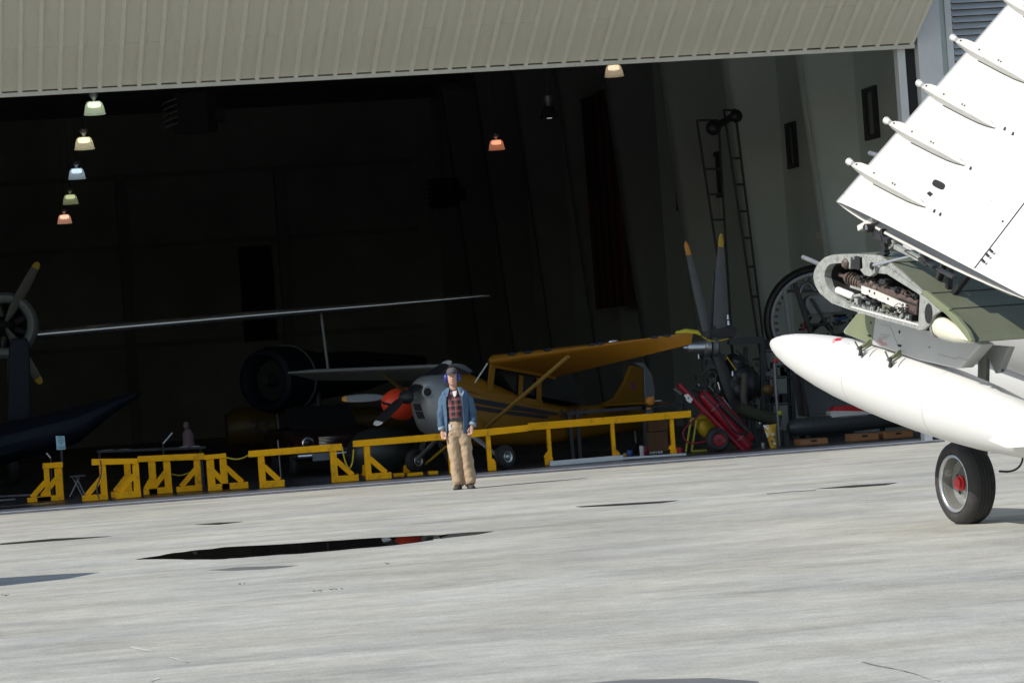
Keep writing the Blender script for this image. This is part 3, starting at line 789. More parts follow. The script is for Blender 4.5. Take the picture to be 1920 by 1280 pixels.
b = MB(); b.prism([Z2(*p, 1.41) for p in [(1500, 798), (1528, 758), (1605, 820), (1715, 960), (1758, 1058), (1752, 1072), (1725, 1060), (1600, 900)]], AO * 0.04); b.build('flap_edge', M['green_edge'], plane, bevel=0.006)
# black fold struts between wing and panel
for pa, pb, w, mt_ in [((1335, 585), (1436, 290), 0.028, 'green_edge'), ((1350, 590), (1447, 300), 0.03, 'black'), ((1482, 598), (1503, 285), 0.05, 'black'), ((1530, 600), (1705, 375), 0.05, 'black'), ((1360, 592), (1560, 600), 0.03, 'black')]:
    b = MB(); b.bar(Z2(*pa, 1.15), Z2(*pb, 1.15), 0.05, w, AO); b.build('fold_strut', M[mt_], plane, bevel=0.005)
# gun barrels ahead of the wings
b = MB(); b.tube(T(1506, 482, 1.05), T(1560, 505, 1.05), 0.021, n=12); b.build('gun_barrel', M['steel'], plane, smooth=True)

# the folded outer panel
PH = R(135)
PS = math.cos(PH) * AO + math.sin(PH) * PU            # towards its tip
PN = np.cross(PF, PS); PN = PN if PN @ AO > 0 else -PN
if PN @ AO < 0: PN = -PN
PP0 = on_pl(1565, 375, A0 + AO * 1.45, AO)
def P_(c, s, n=0.0):
    return PP0 - PF * c + PS * s + PN * n
def Q(x, y, n=0.0):
    return on_pl(x, y, PP0 + PN * n, PN)
SPAN, CH = 4.6, 4.0
def low(c):      # belly of the panel: bulges a little
    u = min(1, max(0, c / CH)); return 0.06 * math.sin(PI * u ** 0.6) - 0.02
def upp(c):
    u = min(1, max(0, c / CH)); return -0.02 - 0.40 * (u ** 0.5) * (1 - u) ** 0.9 * 1.35
cs = [0, 0.012, 0.04, 0.09, 0.17, 0.3, 0.5, 0.75, 1.1, 1.5, 2.0, 2.5, 3.0, 3.5, 4.0]
def s0(c): return -0.118 * c
def lowr(s_): return [P_(c, s0(c) if s_ == 0 else s_ - 0.11 * c * (1 - s_ / SPAN), low(c) - 0.02 * (1 - min(1, c / 0.12)) ** 2) for c in cs]
def uppr(s_): return [P_(c, s0(c) if s_ == 0 else s_ - 0.11 * c * (1 - s_ / SPAN), upp(c)) for c in cs]
stn = [0, 1.2, 2.4, 3.6, SPAN]
b = MB(); b.rings([lowr(s_) for s_ in stn], caps=False, closed=False)
pl_ = b.build('outer_wing_belly', M['white'], plane, smooth=True)
b = MB(); b.rings([uppr(s_) for s_ in stn], caps=False, closed=False); b.build('outer_wing_back', M['grey_paint'], plane, smooth=True)
# open root end: frame, dark rib set inside
ro = lowr(0) + uppr(0)[::-1]; rc = sum(ro) / len(ro)
ri = [p + nrm(rc - p) * min(0.028, 0.3 * np.linalg.norm(rc - p)) for p in ro]
b = MB(); b.rings([ro, ri], caps=False); b.rings([ri, [p + PS * 0.03 for p in ri]], caps=False); b.build('root_frame', M['white_old'], plane)
b = MB(); b.add([p + PS * 0.10 for p in ro], [tuple(range(len(ro)))]); b.build('root_rib', M['dark_metal'], plane)
# hinge fittings along the root
b = MB(); b.lathe(T(1626, 428, 1.42), AO, [(-0.05, 0.04), (0.02, 0.04), (0.03, 0.03)], 14); lugp = b.build('fold_lug', M['dark_metal'], plane, smooth=True)
b = MB(); b.lathe(T(1626, 428, 1.455), AO, [(0, 0.014), (0.012, 0.012)], 10); b.build('lug_pin', M['alu'], lugp)
for (x0, y0, x1, y1, w, mt_) in [(1612, 428, 1640, 412, 0.05, 'white_old'), (1640, 440, 1668, 452, 0.05, 'dark_metal'), (1655, 430, 1662, 470, 0.04, 'black'), (1680, 462, 1726, 486, 0.04, 'rim'), (1730, 476, 1742, 498, 0.03, 'black'),
                                (1700, 470, 1752, 500, 0.02, 'dark_metal'), (1850, 530, 1900, 552, 0.02, 'rim'), (1760, 505, 1790, 520, 0.025, 'dark_metal')]:
    b = MB(); b.bar(T(x0, y0, 1.36), T(x1, y1, 1.36), 0.05, w, AO); b.build('fold_fitting', M[mt_], plane, bevel=0.004)
# panel joints and flap gap on the belly
def strip(name, a, c, w, mt_, par, h=0.004, n0=0.0):
    pa, pc = Q(*a), Q(*c)
    def lift(p): return p + PN * (low(-(p - PP0) @ PF) + n0)
    bb = MB(); bb.bar(lift(pa), lift(pc), w, h, np.cross(PN, nrm(pc - pa))); return bb.build(name, M[mt_], par)
strip('flap_gap', (1829, 505), (1935, 367), 0.018, 'cavity', pl_)
strip('panel_seam', (1783, 483), (1885, 352), 0.006, 'inkgrey', pl_, 0.002)
strip('panel_seam', (1885, 352), (1960, 256), 0.005, 'inkgrey', pl_, 0.002)
strip('panel_seam', (1676, 281), (1862, 380), 0.004, 'inkgrey', pl_, 0.0015)
strip('panel_seam', (1778, 152), (1925, 232), 0.004, 'inkgrey', pl_, 0.0015)
for (x, y) in [(1843, 489), (1851, 478), (1858, 470)]:
    p = Q(x, y, 0.05); b = MB(); b.box(p, (0.03, 0.016, 0.04), (PF, PS, PN)); b.build('flap_hinge', M['dark_metal'], pl_)
# slot, square hole and case chutes
def decal(name, pts, mt_, h=0.004):
    q = [Q(*p) for p in pts]; q = [p + PN * (low(-(p - PP0) @ PF) + 0.001) for p in q]
    bb = MB(); bb.prism(q, PN * h); return bb.build(name, M[mt_], pl_)
oval = []
for k in range(20):
    t = 2 * PI * k / 20; ex, ey = 12.5 * math.copysign(abs(math.cos(t)) ** 0.6, math.cos(t)), 7.0 * math.copysign(abs(math.sin(t)) ** 0.6, math.sin(t))
    oval.append((1765.5 + ex * 0.88 - ey * 0.40, 352.5 + ex * 0.42 + ey * 0.88))
decal('case_slot', oval, 'cavity')
decal('link_hole', [(1743, 369), (1749, 365), (1755, 370), (1749, 375)], 'cavity')
for (x, y) in [(1757, 402), (1768, 408), (1825, 322), (1889, 248), (1904, 257)]:
    decal('scupper', [(x - 3, y + 2), (x, y - 4), (x + 2.5, y - 3), (x + 1, y + 3)], 'dark_metal')
decal('drain_hole', [(1881, 417), (1884, 416), (1884, 419), (1881, 420)], 'cavity')
# five under-wing racks, their noses ahead of the leading edge
def rack(nose, tail, k):
    a, c = Q(*nose, 0.105), Q(*tail, 0.03)
    ca, cb = -(a - PP0) @ PF, -(c - PP0) @ PF; sa, sb = (a - PP0) @ PS, (c - PP0) @ PS
    def B(u, n, w): # point along the rack
        cc = ca + (cb - ca) * u; ss = sa + (sb - sa) * u + w
        return P_(cc, ss, n)
    us_ = [0.02, 0.10, 0.16, 0.30, 0.62, 0.80, 0.92, 1.0]
    topn = [0.10, 0.135, 0.15, 0.165, 0.165, 0.15, 0.10, 0.045]
    botn = [0.06, 0.03, 0.0, -0.01, -0.01, -0.01, -0.01, 0.0]
    wd = [0.022, 0.030, 0.038, 0.046, 0.046, 0.040, 0.026, 0.008]
    bb = MB()
    bb.rings([[B(u, bn_, -w), B(u, tn - 0.004, -w), B(u, tn, -w * 0.92), B(u, tn, w * 0.92), B(u, tn - 0.004, w), B(u, bn_, w)] for u, tn, bn_, w in zip(us_, topn, botn, wd)])
    rk = bb.build('weapon_rack', M['rackw'], plane)
    bb = MB(); bb.sweep([B(u, low(ca + (cb - ca) * u) + 0.004, -w - 0.003) for u, w in zip(us_[3:], wd[3:])], 0.0045, 6); bb.build('gap_shade_strip', M['dark_metal'], rk)  # dark strip standing in for the shaded gap along the rack base
    bb = MB(); d = nrm(B(1, 0, 0) - B(0, 0, 0)); bb.lathe(B(-0.025, 0.115, 0), d, [(0, 0.028), (0.003, 0.034), (0.014, 0.034), (0.018, 0.024), (0.09, 0.022)], 16); bb.build('nose_cap', M['whitep'], rk, smooth=True)
    for u, w in ((0.12, 0.03), (0.40, 0.022), (0.66, 0.02), (0.69, 0.016)):
        bb = MB(); tn = np.interp(u, us_, topn); ww = np.interp(u, us_, wd)
        cc = B(u, tn - 0.02, 0)
        bb.box(cc + PN * 0.008, (w, ww * 1.2, 0.03), (d, np.cross(PN, d), PN)); bb.build('sway_brace', M['rackw'], rk, bevel=0.003)
        bb = MB(); bb.box(cc + PN * 0.026, (w * 0.7, 0.014, 0.008), (d, np.cross(PN, d), PN)); bb.build('hook', M['dark_metal'], rk)
    return rk
for k, (na, tb) in enumerate([((1596, 306), (1738, 389)), ((1666, 229), (1811, 311)), ((1727, 159), (1868, 241)), ((1791, 74), (1938, 160)), ((1877, -8), (2022, 78))]):
    rack(na, tb, k)
b = MB(); b.tube(P_(-0.42, 0.66, -0.16), P_(0.3, 0.62, -0.16), 0.022, n=12); b.build('gun_barrel', M['steel'], plane, smooth=True)

# pylon and belly tank
OT = 0.80
PYL = [(598, 512), (498, 640), (506, 662), (600, 700), (690, 735), (820, 775), (1000, 838), (1150, 872), (1240, 890), (1276, 890), (1418, 733), (1330, 690), (1030, 615)]
b = MB(); b.prism([Z7(*p, OT + 0.075) for p in PYL], -AO * 0.15); py = b.build('pylon', M['grey_paint'], plane, bevel=0.018)
# the front bay of the pylon is painted olive with a pale edge
b = MB(); b.prism([Z7(*p, OT + 0.0755) for p in [(600, 520), (510, 640), (516, 656), (604, 694), (694, 730), (704, 640), (716, 540)]], AO * 0.003); b.build('nose_panel', M['green_edge'], py)
for (x, y, r_) in [(686, 586, 0.012), (876, 648, 0.014), (1075, 750, 0.007)]:
    b = MB(); b.lathe(Z7(x, y, OT + 0.0788), AO, [(0, r_), (0.002, r_)], 12); b.build('access_hole', M['cavity'], py)
for pa, pb in [((745, 598), (815, 612)), ((815, 612), (835, 660)), ((835, 660), (860, 720)), ((1130, 795), (1260, 830)), ((1255, 815), (1340, 840))]:
    b = MB(); b.bar(Z7(*pa, OT + 0.076), Z7(*pb, OT + 0.076), 0.003, 0.004, AO); b.build('panel_line', M['inkgrey'], py)
for k, (x, y, L_) in enumerate([(780, 668, 62), (780, 682, 40), (760, 690, 48), (745, 710, 28), (765, 722, 50), (775, 734, 40), (750, 700, 30)]):
    b = MB(); b.bar(Z7(x - L_ / 2, y - L_ * 0.07, OT + 0.0765), Z7(x + L_ / 2, y + L_ * 0.07, OT + 0.0765), 0.002, 0.008, AO); b.build('stencil', M['inkred'] if k > 2 else M['inkgrey'], py)
for (x, y) in [(672, 672), (872, 738)]:
    b = MB(); b.prism([Z7(*p, OT + 0.079) for p in [(x - 12, y - 8), (x + 16, y - 4), (x + 16, y + 8), (x + 2, y + 10)]], AO * 0.003); b.build('brace_socket', M['cavity'], py)
AX0, AX1 = T(1449, 643, OT), T(1920, 806, OT)
TD = nrm(AX1 - AX0)                                    # tail-ward axis of the tank
RM = 0.335
prof = [(0, 0.010), (0.02, 0.030), (0.06, 0.054), (0.14, 0.084), (0.28, 0.123), (0.5, 0.168), (0.8, 0.214), (1.15, 0.254), (1.55, 0.286), (2.0, 0.307), (2.5, 0.320), (3.0, 0.323), (3.5, 0.316), (4.1, 0.288), (4.7, 0.235), (5.3, 0.155), (5.8, 0.06), (5.95, 0.01)]
b = MB(); b.lathe(AX0 + PF * 0.02, TD, prof, 48); tank = b.build('belly_tank', M['white'], plane, smooth=True, angle=60)
for t_, r_ in ((0.5, 0.168), (2.0, 0.307), (3.5, 0.316)):
    b = MB(); b.lathe(AX0 + PF * 0.02, TD, [(t_, r_ + 0.0005), (t_ + 0.006, r_ + 0.0005)], 48, caps=False); b.build('tank_seam', M['inkgrey'], tank, smooth=True)
# tail fin of the tank
fa = AX0 + TD * 4.0 + AO * 0.2
def Z3(x, y, o): return T(1700 + x / 5.333, 780 + y / 5.333, o)
b = MB(); b.prism([Z3(*p, OT + 0.33) for p in [(830, 240), (965, 150), (1190, 195), (1300, 240), (1300, 300), (1010, 315)]], AO * 0.012); b.build('tank_fin', M['white'], tank)
# red filler mark and stencils, laid on the skin
def on_tank(x, y):
    d = ray(x, y); best = None
    t0 = 24.0
    for k in range(700):
        t = t0 + k * 0.015; p = CAM + d * t / (d @ f0)
        u = (p - AX0) @ TD; rr = np.linalg.norm(p - AX0 - TD * u)
        if 0 < u < 5.6 and rr < np.interp(u, [q[0] for q in prof], [q[1] for q in prof]):
            return p, nrm(p - AX0 - TD * u)
    return None
def tank_patch(name, pts, mt_):
    qs = [on_tank(*p) for p in pts]
    if any(q is None for q in qs): return
    cx_, cy_ = sum(q[0] for q in pts) / len(pts), sum(q[1] for q in pts) / len(pts); n_ = len(pts); bb = MB(); R_ = []
    for u in (1.0, 0.66, 0.33, 0.02):
        ring_ = [on_tank(cx_ + (x - cx_) * u, cy_ + (y - cy_) * u) for x, y in pts]
        R_.append([q[0] + q[1] * (0.004 + 0.012 * 0) for q in ring_])
    bb.rings(R_, caps=False); o = bb.build(name, M[mt_], tank); o.modifiers.new('thick', 'SOLIDIFY').thickness = 0.003
tank_patch('filler_mark', [(1558, 641), (1562, 637), (1570, 634), (1583, 634), (1578, 638), (1566, 643), (1560, 644)], 'redcap')
for k, (x0, y0, x1, y1) in enumerate([(1535, 644, 1553, 649), (1530, 650, 1546, 654), (1544, 653, 1555, 657), (1580, 641, 1592, 644), (1590, 645, 1597, 647)]):
    a_, b_ = on_tank(x0, y0), on_tank(x1, y1)
    if a_ and b_:
        bb = MB(); bb.bar(a_[0] + a_[1] * 0.002, b_[0] + b_[1] * 0.002, 0.004, 0.006, a_[1]); bb.build('stencil', M['inkred'] if k < 2 else M['inkgrey'], tank)
# sway braces reaching down from the pylon to the tank
for (x0, y0, x1, y1, x2, y2) in [(690, 720, 612, 768, 580, 712), (890, 790, 812, 842, 782, 778)]:
    a_, c_, e_ = Z7(x0, y0, OT + 0.08), Z7(x1, y1, OT + 0.22), Z7(x2, y2, OT + 0.22)
    b = MB(); b.prism([Z7(x0, y0 - 26, OT + 0.08), Z7(x0 + 4, y0 + 8, OT + 0.08), Z7(x1, y1 + 4, OT + 0.22), Z7(x1 - 14, y1 - 12, OT + 0.22)], AO * 0.02); sb = b.build('sway_arm', M['green_edge'], plane, bevel=0.004)
    b = MB(); b.tube(Z7(x1 - 4, y1 - 6, OT + 0.235), Z7(x2, y2, OT + 0.235), 0.008, n=8); b.build('screw', M['dark_metal'], sb)
    b = MB(); b.lathe(Z7(x1 + 6, y1 + 2, OT + 0.22), PU, [(-0.05, 0.024), (0.0, 0.016), (0.04, 0.01)], 10); b.build('pad', M['dark_metal'], sb, smooth=True)
    b = MB(); b.tube(Z7(x0 + 2, y0 + 12, OT + 0.12), Z7(x1 + 16, y1 + 6, OT + 0.26), 0.008, n=8); b.build('brace_rod', M['green'], sb)
# flap hinge fairing below the wing
b = MB(); b.prism([Z7(*p, 0.45) for p in [(1472, 730), (1652, 745), (1582, 915), (1560, 922)]], AO * 0.07); b.build('hinge_fairing', M['grey_paint'], plane, bevel=0.01)
b = MB(); b.lathe(Z7(1568, 902, 0.53), AO, [(0, 0.012), (0.01, 0.01)], 10); b.build('hinge_pin', M['dark_metal'], plane)

# main wheel
WR, WW = 0.392, 0.27
wc = A0 + ZU * (WR - 0.012)
pr = [(-0.38, 0.685), (-0.46, 0.70), (-0.50, 0.77), (-0.47, 0.86), (-0.38, 0.945), (-0.24, 0.99), (-0.20, 0.998), (-0.195, 0.985), (-0.175, 0.985), (-0.17, 1.0), (-0.075, 1.0), (-0.07, 0.987), (-0.05, 0.987), (-0.045, 1.0)]
pr = pr + [(-t, r_) for t, r_ in pr[::-1]]
b = MB(); b.lathe(wc, AO, [(t * WW, r_ * WR) for t, r_ in pr], 56, caps=False)
b.v = [(v[0], v[1], max(v[2], 0.001)) for v in b.v]       # the tyre sits flat where it carries the load
wheel = b.build('wheel', M['rubber'], plane, smooth=True, angle=35)
b = MB(); hw = WW * 0.5
b.lathe(wc, AO, [(hw - 0.05, 0.262), (hw - 0.022, 0.268), (hw - 0.018, 0.260), (hw - 0.03, 0.254), (hw - 0.028, 0.246), (hw - 0.036, 0.238), (hw - 0.055, 0.231), (hw - 0.12, 0.212), (hw - 0.145, 0.16), (hw - 0.13, 0.10), (hw - 0.10, 0.07), (hw - 0.10, 0.0)], 40, caps=False)
b.build('rim', M['hubgrey'], wheel, smooth=True, angle=35)
b = MB(); b.lathe(wc, AO, [(-hw - 0.01, 0.0), (-hw - 0.01, 0.22), (-hw + 0.01, 0.22)], 32, caps=False); b.build('brake_disc', M['dark_metal'], wheel)
b = MB(); b.lathe(wc + AO * (hw - 0.108), AO, [(0, 0.072), (0.03, 0.072), (0.034, 0.056), (0.060, 0.054), (0.066, 0.047), (0.066, 0.0)], 28, caps=False); b.build('hub_cap', M['redcap'], wheel, smooth=True, angle=35)
b = MB(); b.lathe(wc, AO, [(hw - 0.03, 0.262), (hw - 0.008, 0.266), (hw - 0.006, 0.258), (hw - 0.02, 0.252), (hw - 0.024, 0.246), (hw - 0.018, 0.241), (hw - 0.03, 0.236)], 44, caps=False); b.build('rim_ring', M['alu'], wheel, smooth=True, angle=35)
for k in range(6):
    an = 2 * PI * k / 6 + 0.4
    b = MB(); b.lathe(wc + AO * (hw - 0.143) + (AF * math.cos(an) + ZU * math.sin(an)) * 0.150, AO, [(0, 0.020), (0.008, 0.018)], 10); b.build('lightening_hole', M['cavity'], wheel)
st0 = wc - AO * 0.17
b = MB(); b.tube(st0, st0 + PU * 1.3, 0.055, n=16); b.tube(st0 - PU * 0.06, st0 + PU * 0.35, 0.045, 0.06, 14); b.tube(wc - AO * 0.1, st0, 0.05, n=14); gl = b.build('gear_leg', M['hubgrey'], plane, smooth=True)
b = MB(); b.box(st0 - AF * 0.1 + ZU * 0.02, (0.09, 0.06, 0.14), (AF, AO, ZU)); b.box(st0 - AF * 0.1 + ZU * 0.13, (0.06, 0.05, 0.08), (AF, AO, ZU)); b.build('torque_link', M['hubgrey'], gl, bevel=0.01)
hp = [T(1874, 883, -0.15), T(1893, 884, -0.15), T(1907, 879, -0.15), T(1916, 868, -0.15), T(1918, 856, -0.15), T(1914, 845, -0.15), T(1905, 830, -0.15)]
b = MB(); b.sweep(smooth2(hp), 0.010, 8); b.build('brake_hose', M['black'], gl, smooth=True)
# fuselage just out of the frame: belly, cowl and tail in outline
fz = lambda f_, o_, u_: A0 + PF * f_ + AO * o_ + PU * u_
secs = [(3.9, 0.02, 0.02, 1.9), (3.85, 0.72, 0.72, 1.9), (3.2, 0.85, 0.98, 1.88), (1.5, 0.90, 1.05, 1.88), (0, 0.90, 1.08, 1.9), (-2.2, 0.68, 0.85, 2.05), (-4.5, 0.42, 0.6, 2.1), (-6.8, 0.18, 0.34, 2.2)]
b = MB(); b.rings([[fz(f_, -2.13 + rx * math.cos(2 * PI * j / 28), u_ + rz_ * math.sin(2 * PI * j / 28)) for j in range(28)] for f_, rx, rz_, u_ in secs]); b.build('fuselage', M['grey_paint'], plane, smooth=True)
b = MB(); b.lathe(fz(4.3, -2.13, 0.78), -PF, prof, 40); b.build('belly_tank', M['grey_paint'], plane, smooth=True, angle=60)
b = MB(); b.prism([fz(-5.4, -2.16, 2.5), fz(-6.9, -2.16, 2.4), fz(-7.1, -2.16, 4.0), fz(-6.4, -2.16, 4.1)], AO * 0.08); b.build('tail_fin', M['green'], plane)

# ------------------------------------------------------------------ yellow high-wing aeroplane inside the door
BH = R(46)
BF = -math.cos(BH) * r0 - math.sin(BH) * f0; BP = np.cross(ZU, BF)
BO = on_z(948, 879, FZ) - BP * 1.05; BO[2] = FZ
YA = math.atan2(BF[1], BF[0])
bird = thing('light_aircraft', BO, 'yellow high-wing light aeroplane with bare metal nose parked behind the yellow barrier', 'aircraft', rz=YA)
def D(x, y, p=0.0):
    return on_pl(x, y, BO + BP * p, BP)
def L3(f_, p, zz):
    return BO + BF * f_ + BP * p + ZU * zz
# fuselage: rings across the axis, from the firewall to the tail
FUS = [(838, 700, 838, 828, 0.36), (870, 700, 868, 836, 0.42), (905, 716, 905, 838, 0.45), (950, 737, 950, 838, 0.45), (1000, 752, 1000, 835, 0.42), (1050, 762, 1050, 829, 0.33), (1100, 760, 1105, 820, 0.24), (1150, 758, 1155, 812, 0.15), (1196, 752, 1198, 806, 0.06)]
b = MB(); rg = []
for (xt, yt, xb, yb_, hw_) in FUS:
    t_, q_ = D(xt, yt), D(xb, yb_); c_ = (t_ + q_) / 2; h_ = (t_[2] - q_[2]) / 2
    rg.append([c_ + BP * hw_ * math.copysign(abs(math.cos(a)) ** 0.55, math.cos(a)) + ZU * h_ * math.copysign(abs(math.sin(a)) ** 0.55, math.sin(a)) for a in [2 * PI * j / 24 for j in range(24)]])
b.rings(rg); fus = b.build('fuselage', M['acyellow'], bird, smooth=True, angle=60)
PSID = 0.452
def slab(name, pts, p, mt_, par=bird, t=0.006):
    bb = MB(); bb.prism([D(x, y, p) for x, y in pts], BP * t); return bb.build(name, M[mt_] if isinstance(mt_, str) else mt_, par)
# cabin: glass box with yellow posts
b = MB()
cab = [(878, 700), (920, 678), (1012, 705), (1040, 762), (905, 738)]
b.prism([D(x, y, -0.36) for x, y in cab], BP * 0.74); b.build('cabin_glass', M['glass_dark'], bird)
for nm, pts in [('door_post', [(918, 682), (927, 684), (921, 738), (912, 733)]), ('door_post', [(973, 703), (979, 704), (977, 752), (971, 750)]), ('door_post', [(1006, 708), (1013, 709), (1013, 757), (1005, 754)]),
                ('window_sill', [(845, 715), (895, 728), (922, 735), (1015, 751), (1015, 762), (915, 745), (880, 734), (845, 727)]), ('roof_rail', [(925, 681), (1040, 703), (1040, 711), (925, 689)])]:
    slab(nm, pts, 0.40, 'acyellow', t=0.03)
b = MB(); b.tube(D(889, 719, 0.36), D(914, 681, 0.36), 0.012, n=8); b.build('windscreen_brace', M['white_old'], bird)
# two dark stripes and the registration
for pts in [[(884, 745), (965, 759), (1047, 774), (1046, 778), (960, 768), (884, 753)], [(886, 759), (960, 771), (1028, 779), (1027, 784), (960, 778), (886, 766)]]:
    slab('stripe', pts, PSID + 0.004, 'stripe')
def lettering(txt, origin, xdir, zdir, size, mt_, par, name='lettering'):
    cu = bpy.data.curves.new(name, 'FONT'); cu.body = txt; cu.size = size; cu.extrude = 0.001
    tmp = bpy.data.objects.new(name + '_outline', cu); COL.objects.link(tmp)
    bpy.context.view_layer.update()
    me = bpy.data.meshes.new_from_object(tmp.evaluated_get(bpy.context.evaluated_depsgraph_get()))
    bpy.data.objects.remove(tmp); bpy.data.curves.remove(cu)
    o = bpy.data.objects.new(name, me); COL.objects.link(o); me.materials.clear(); me.materials.append(mt_)
    xd = nrm(xdir); zd = nrm(np.asarray(zdir) - xd * np.dot(zdir, xd)); n_ = np.cross(xd, zd)
    mw = Matrix.Identity(4)
    for i in range(3): mw[i][0], mw[i][1], mw[i][2], mw[i][3] = xd[i], zd[i], n_[i], origin[i]
    if par is not None:
        root = par
        while root.parent is not None: root = root.parent
        base = Matrix.Translation(root.location) @ Matrix.Rotation(root.rotation_euler[2], 4, 'Z')
        o.parent = par; o.matrix_local = base.inverted() @ mw
    else: o.matrix_world = mw
    return o
lettering('N1714', D(1049, 785, 0.44) + BP * 0.02, D(1100, 783, 0.44) - D(1049, 785, 0.44), ZU, 0.24, M['stripe'], fus)
# fin, rudder
b = MB(); b.prism([D(x, y, -0.035) for x, y in [(1110, 764), (1148, 746), (1166, 716), (1178, 685), (1200, 690), (1203, 765), (1196, 800), (1120, 800)]], BP * 0.07); fin = b.build('tail_fin', M['acyellow'], bird, bevel=0.015)
b = MB(); b.prism([D(x, y, -0.03) for x, y in [(1184, 680), (1203, 680), (1218, 702), (1224, 735), (1220, 775), (1202, 800), (1206, 765), (1203, 691)]], BP * 0.06); b.build('rudder', M['silver'], bird, bevel=0.012)
bb = MB(); bb.prism([D(1187 + 5 * math.cos(a), 723 + 9 * math.sin(a), 0.036) for a in [2 * PI * k / 16 for k in range(16)]], BP * 0.004); bb.build('emblem', mat('dull_emblem', (0.20, 0.05, 0.08), 0.6), fin)
b = MB(); b.prism([L3(-3.4, -1.35, 0.86), L3(-3.4, 1.35, 0.86), L3(-4.1, 1.2, 0.80), L3(-4.1, -1.2, 0.80)], ZU * 0.04); b.build('tailplane', M['acyellow'], bird, bevel=0.01)
# wings
def wing_half(root, tip, names, mt_up, mt_lo, mt_le):
    (rl, rt_, pr_), (tl_, tt_, pt_) = root, tip
    A_, B_, C_, E_ = D(*rl, pr_), D(*rt_, pr_), D(*tl_, pt_), D(*tt_, pt_)
    rgs = []; n_ = 9
    for k in range(n_):
        u = k / (n_ - 1); le, te = A_ + (C_ - A_) * u, B_ + (E_ - B_) * u
        ch = te - le; c_ = np.linalg.norm(ch); dd = ch / c_; up_ = nrm(ZU - dd * dd[2])
        th = 0.13 * c_ * (1 if u < 0.97 else 0.6)
        xs = [0, 0.02, 0.06, 0.14, 0.3, 0.6, 1.0]; yt = [0.28, 0.52, 0.68, 0.85, 1.0, 0.7, 0.0]; yb_ = [0.2, 0.05, -0.02, -0.03, 0, 0.03, -0.03]
        rgs.append([le + ch * x + up_ * th * y for x, y in zip(xs, yt)] + [le + ch * x + up_ * th * y for x, y in list(zip(xs, yb_))[::-1]])
    bb = MB(); bb.rings(rgs); w = bb.build(names, mt_lo, bird, smooth=True, angle=50)
    bb = MB(); bb.rings([[r[13] * 1.0, r[0], r[1], r[2] + (r[2] - r[9]) * 0.02] for r in [[p + ZU * 0.003 + (r_[0] - r_[6]) * 0.003 for p in r_] for r_ in rgs]], caps=False, closed=False); bb.build('leading_edge', mt_le, w, smooth=True)
    return w, rgs
M['wing_under'] = mat('wing_under_yellow', (0.25, 0.112, 0.006), 0.45, var=0.06, scale=2)
pw, prg = wing_half(((916, 681), (1042, 706), 0.42), ((1300, 622), (1296, 645), 4.35), 'wing', M['acyellow'], M['wing_under'], M['acyellow'])
sw_, srg = wing_half(((856, 686), (905, 712), -0.42), ((540, 700), (592, 713), -4.3), 'wing', M['silver'], M['silver'], M['silver'])
for u in (0.12, 0.2, 0.30, 0.52, 0.56, 0.82, 0.88):
    i = u * 8; k = int(i); f_ = i - k
    p = prg[k][1] * (1 - f_) + prg[k + 1][1] * f_
    bb = MB(); bb.ball(p + (prg[0][0] - prg[0][6]) * 0.008, (0.10, 0.05, 0.028), 8, 6); bb.build('vent', M['stripe'], pw)
bb = MB(); bb.ball(D(1150, 641, 2.4), (0.10, 0.06, 0.05), 10, 6); bb.build('landing_light', M['chrome'], pw, smooth=True)
bb = MB(); bb.sweep([D(1268, 623, 4.3), D(1285, 620, 4.35), D(1305, 622, 4.35), D(1312, 627, 4.3)], [(0.03, 0.02), (0.06, 0.035), (0.06, 0.035), (0.03, 0.02)], 10); bb.build('wing_tip', M['limestand'], pw, smooth=True)
b = MB(); b.sweep([D(911, 802, 0.42), D(1065, 668, 2.35)], [(0.055, 0.025), (0.055, 0.025)], 12, BF); b.build('wing_strut', mat('strut_yellow', (0.24, 0.15, 0.03), 0.45), bird, smooth=True)
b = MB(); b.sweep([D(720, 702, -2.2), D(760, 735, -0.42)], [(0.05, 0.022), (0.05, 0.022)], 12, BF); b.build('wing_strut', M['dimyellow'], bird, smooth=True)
# metal cowl
CO = [(784, 716, 788, 784, 0.18), (790, 709, 794, 796, 0.27), (800, 704, 802, 812, 0.34), (822, 701, 820, 822, 0.36), (846, 700, 844, 829, 0.365)]
b = MB(); rg = []
for (xt, yt, xb, yb_, hw_) in CO:
    t_, q_ = D(xt, yt), D(xb, yb_); c_ = (t_ + q_) / 2; h_ = (t_[2] - q_[2]) / 2
    rg.append([c_ + BP * hw_ * math.copysign(abs(math.cos(a)) ** 0.75, math.cos(a)) + ZU * h_ * math.copysign(abs(math.sin(a)) ** 0.75, math.sin(a)) for a in [2 * PI * j / 28 for j in range(28)]])
b.rings(rg); cowl = b.build('cowl', M['silver'], bird, smooth=True, angle=60)
ringc = D(800, 735, 0.30)
b = MB(); b.lathe(ringc, nrm(BP + BF * 0.45), [(0, 0.085), (0.05, 0.10), (0.06, 0.085), (0.055, 0.07), (0.02, 0.06)], 22, caps=False); b.build('intake_ring', M['silver'], cowl, smooth=True)
b = MB(); b.lathe(ringc + nrm(BP + BF * 0.45) * 0.045, nrm(BP + BF * 0.45), [(0, 0.07), (0.004, 0.068)], 20); b.build('intake', M['cavity'], cowl)
for pts in [[(774, 757), (787, 757), (791, 770), (778, 770)], [(778, 771), (791, 771), (796, 785), (784, 785)]]:
    slab('vent', pts, 0.352, 'cavity', cowl, 0.02)
b = MB(); b.tube(D(776, 744), D(752, 744), 0.055, n=14); b.build('prop_shaft', M['steel'], bird, smooth=True)
pc = D(757, 744)
b = MB(); b.lathe(D(764, 744), BF, [(-0.04, 0.11), (0.0, 0.12), (0.10, 0.10), (0.16, 0.05)], 18); b.build('prop_hub', M['black'], bird, smooth=True)
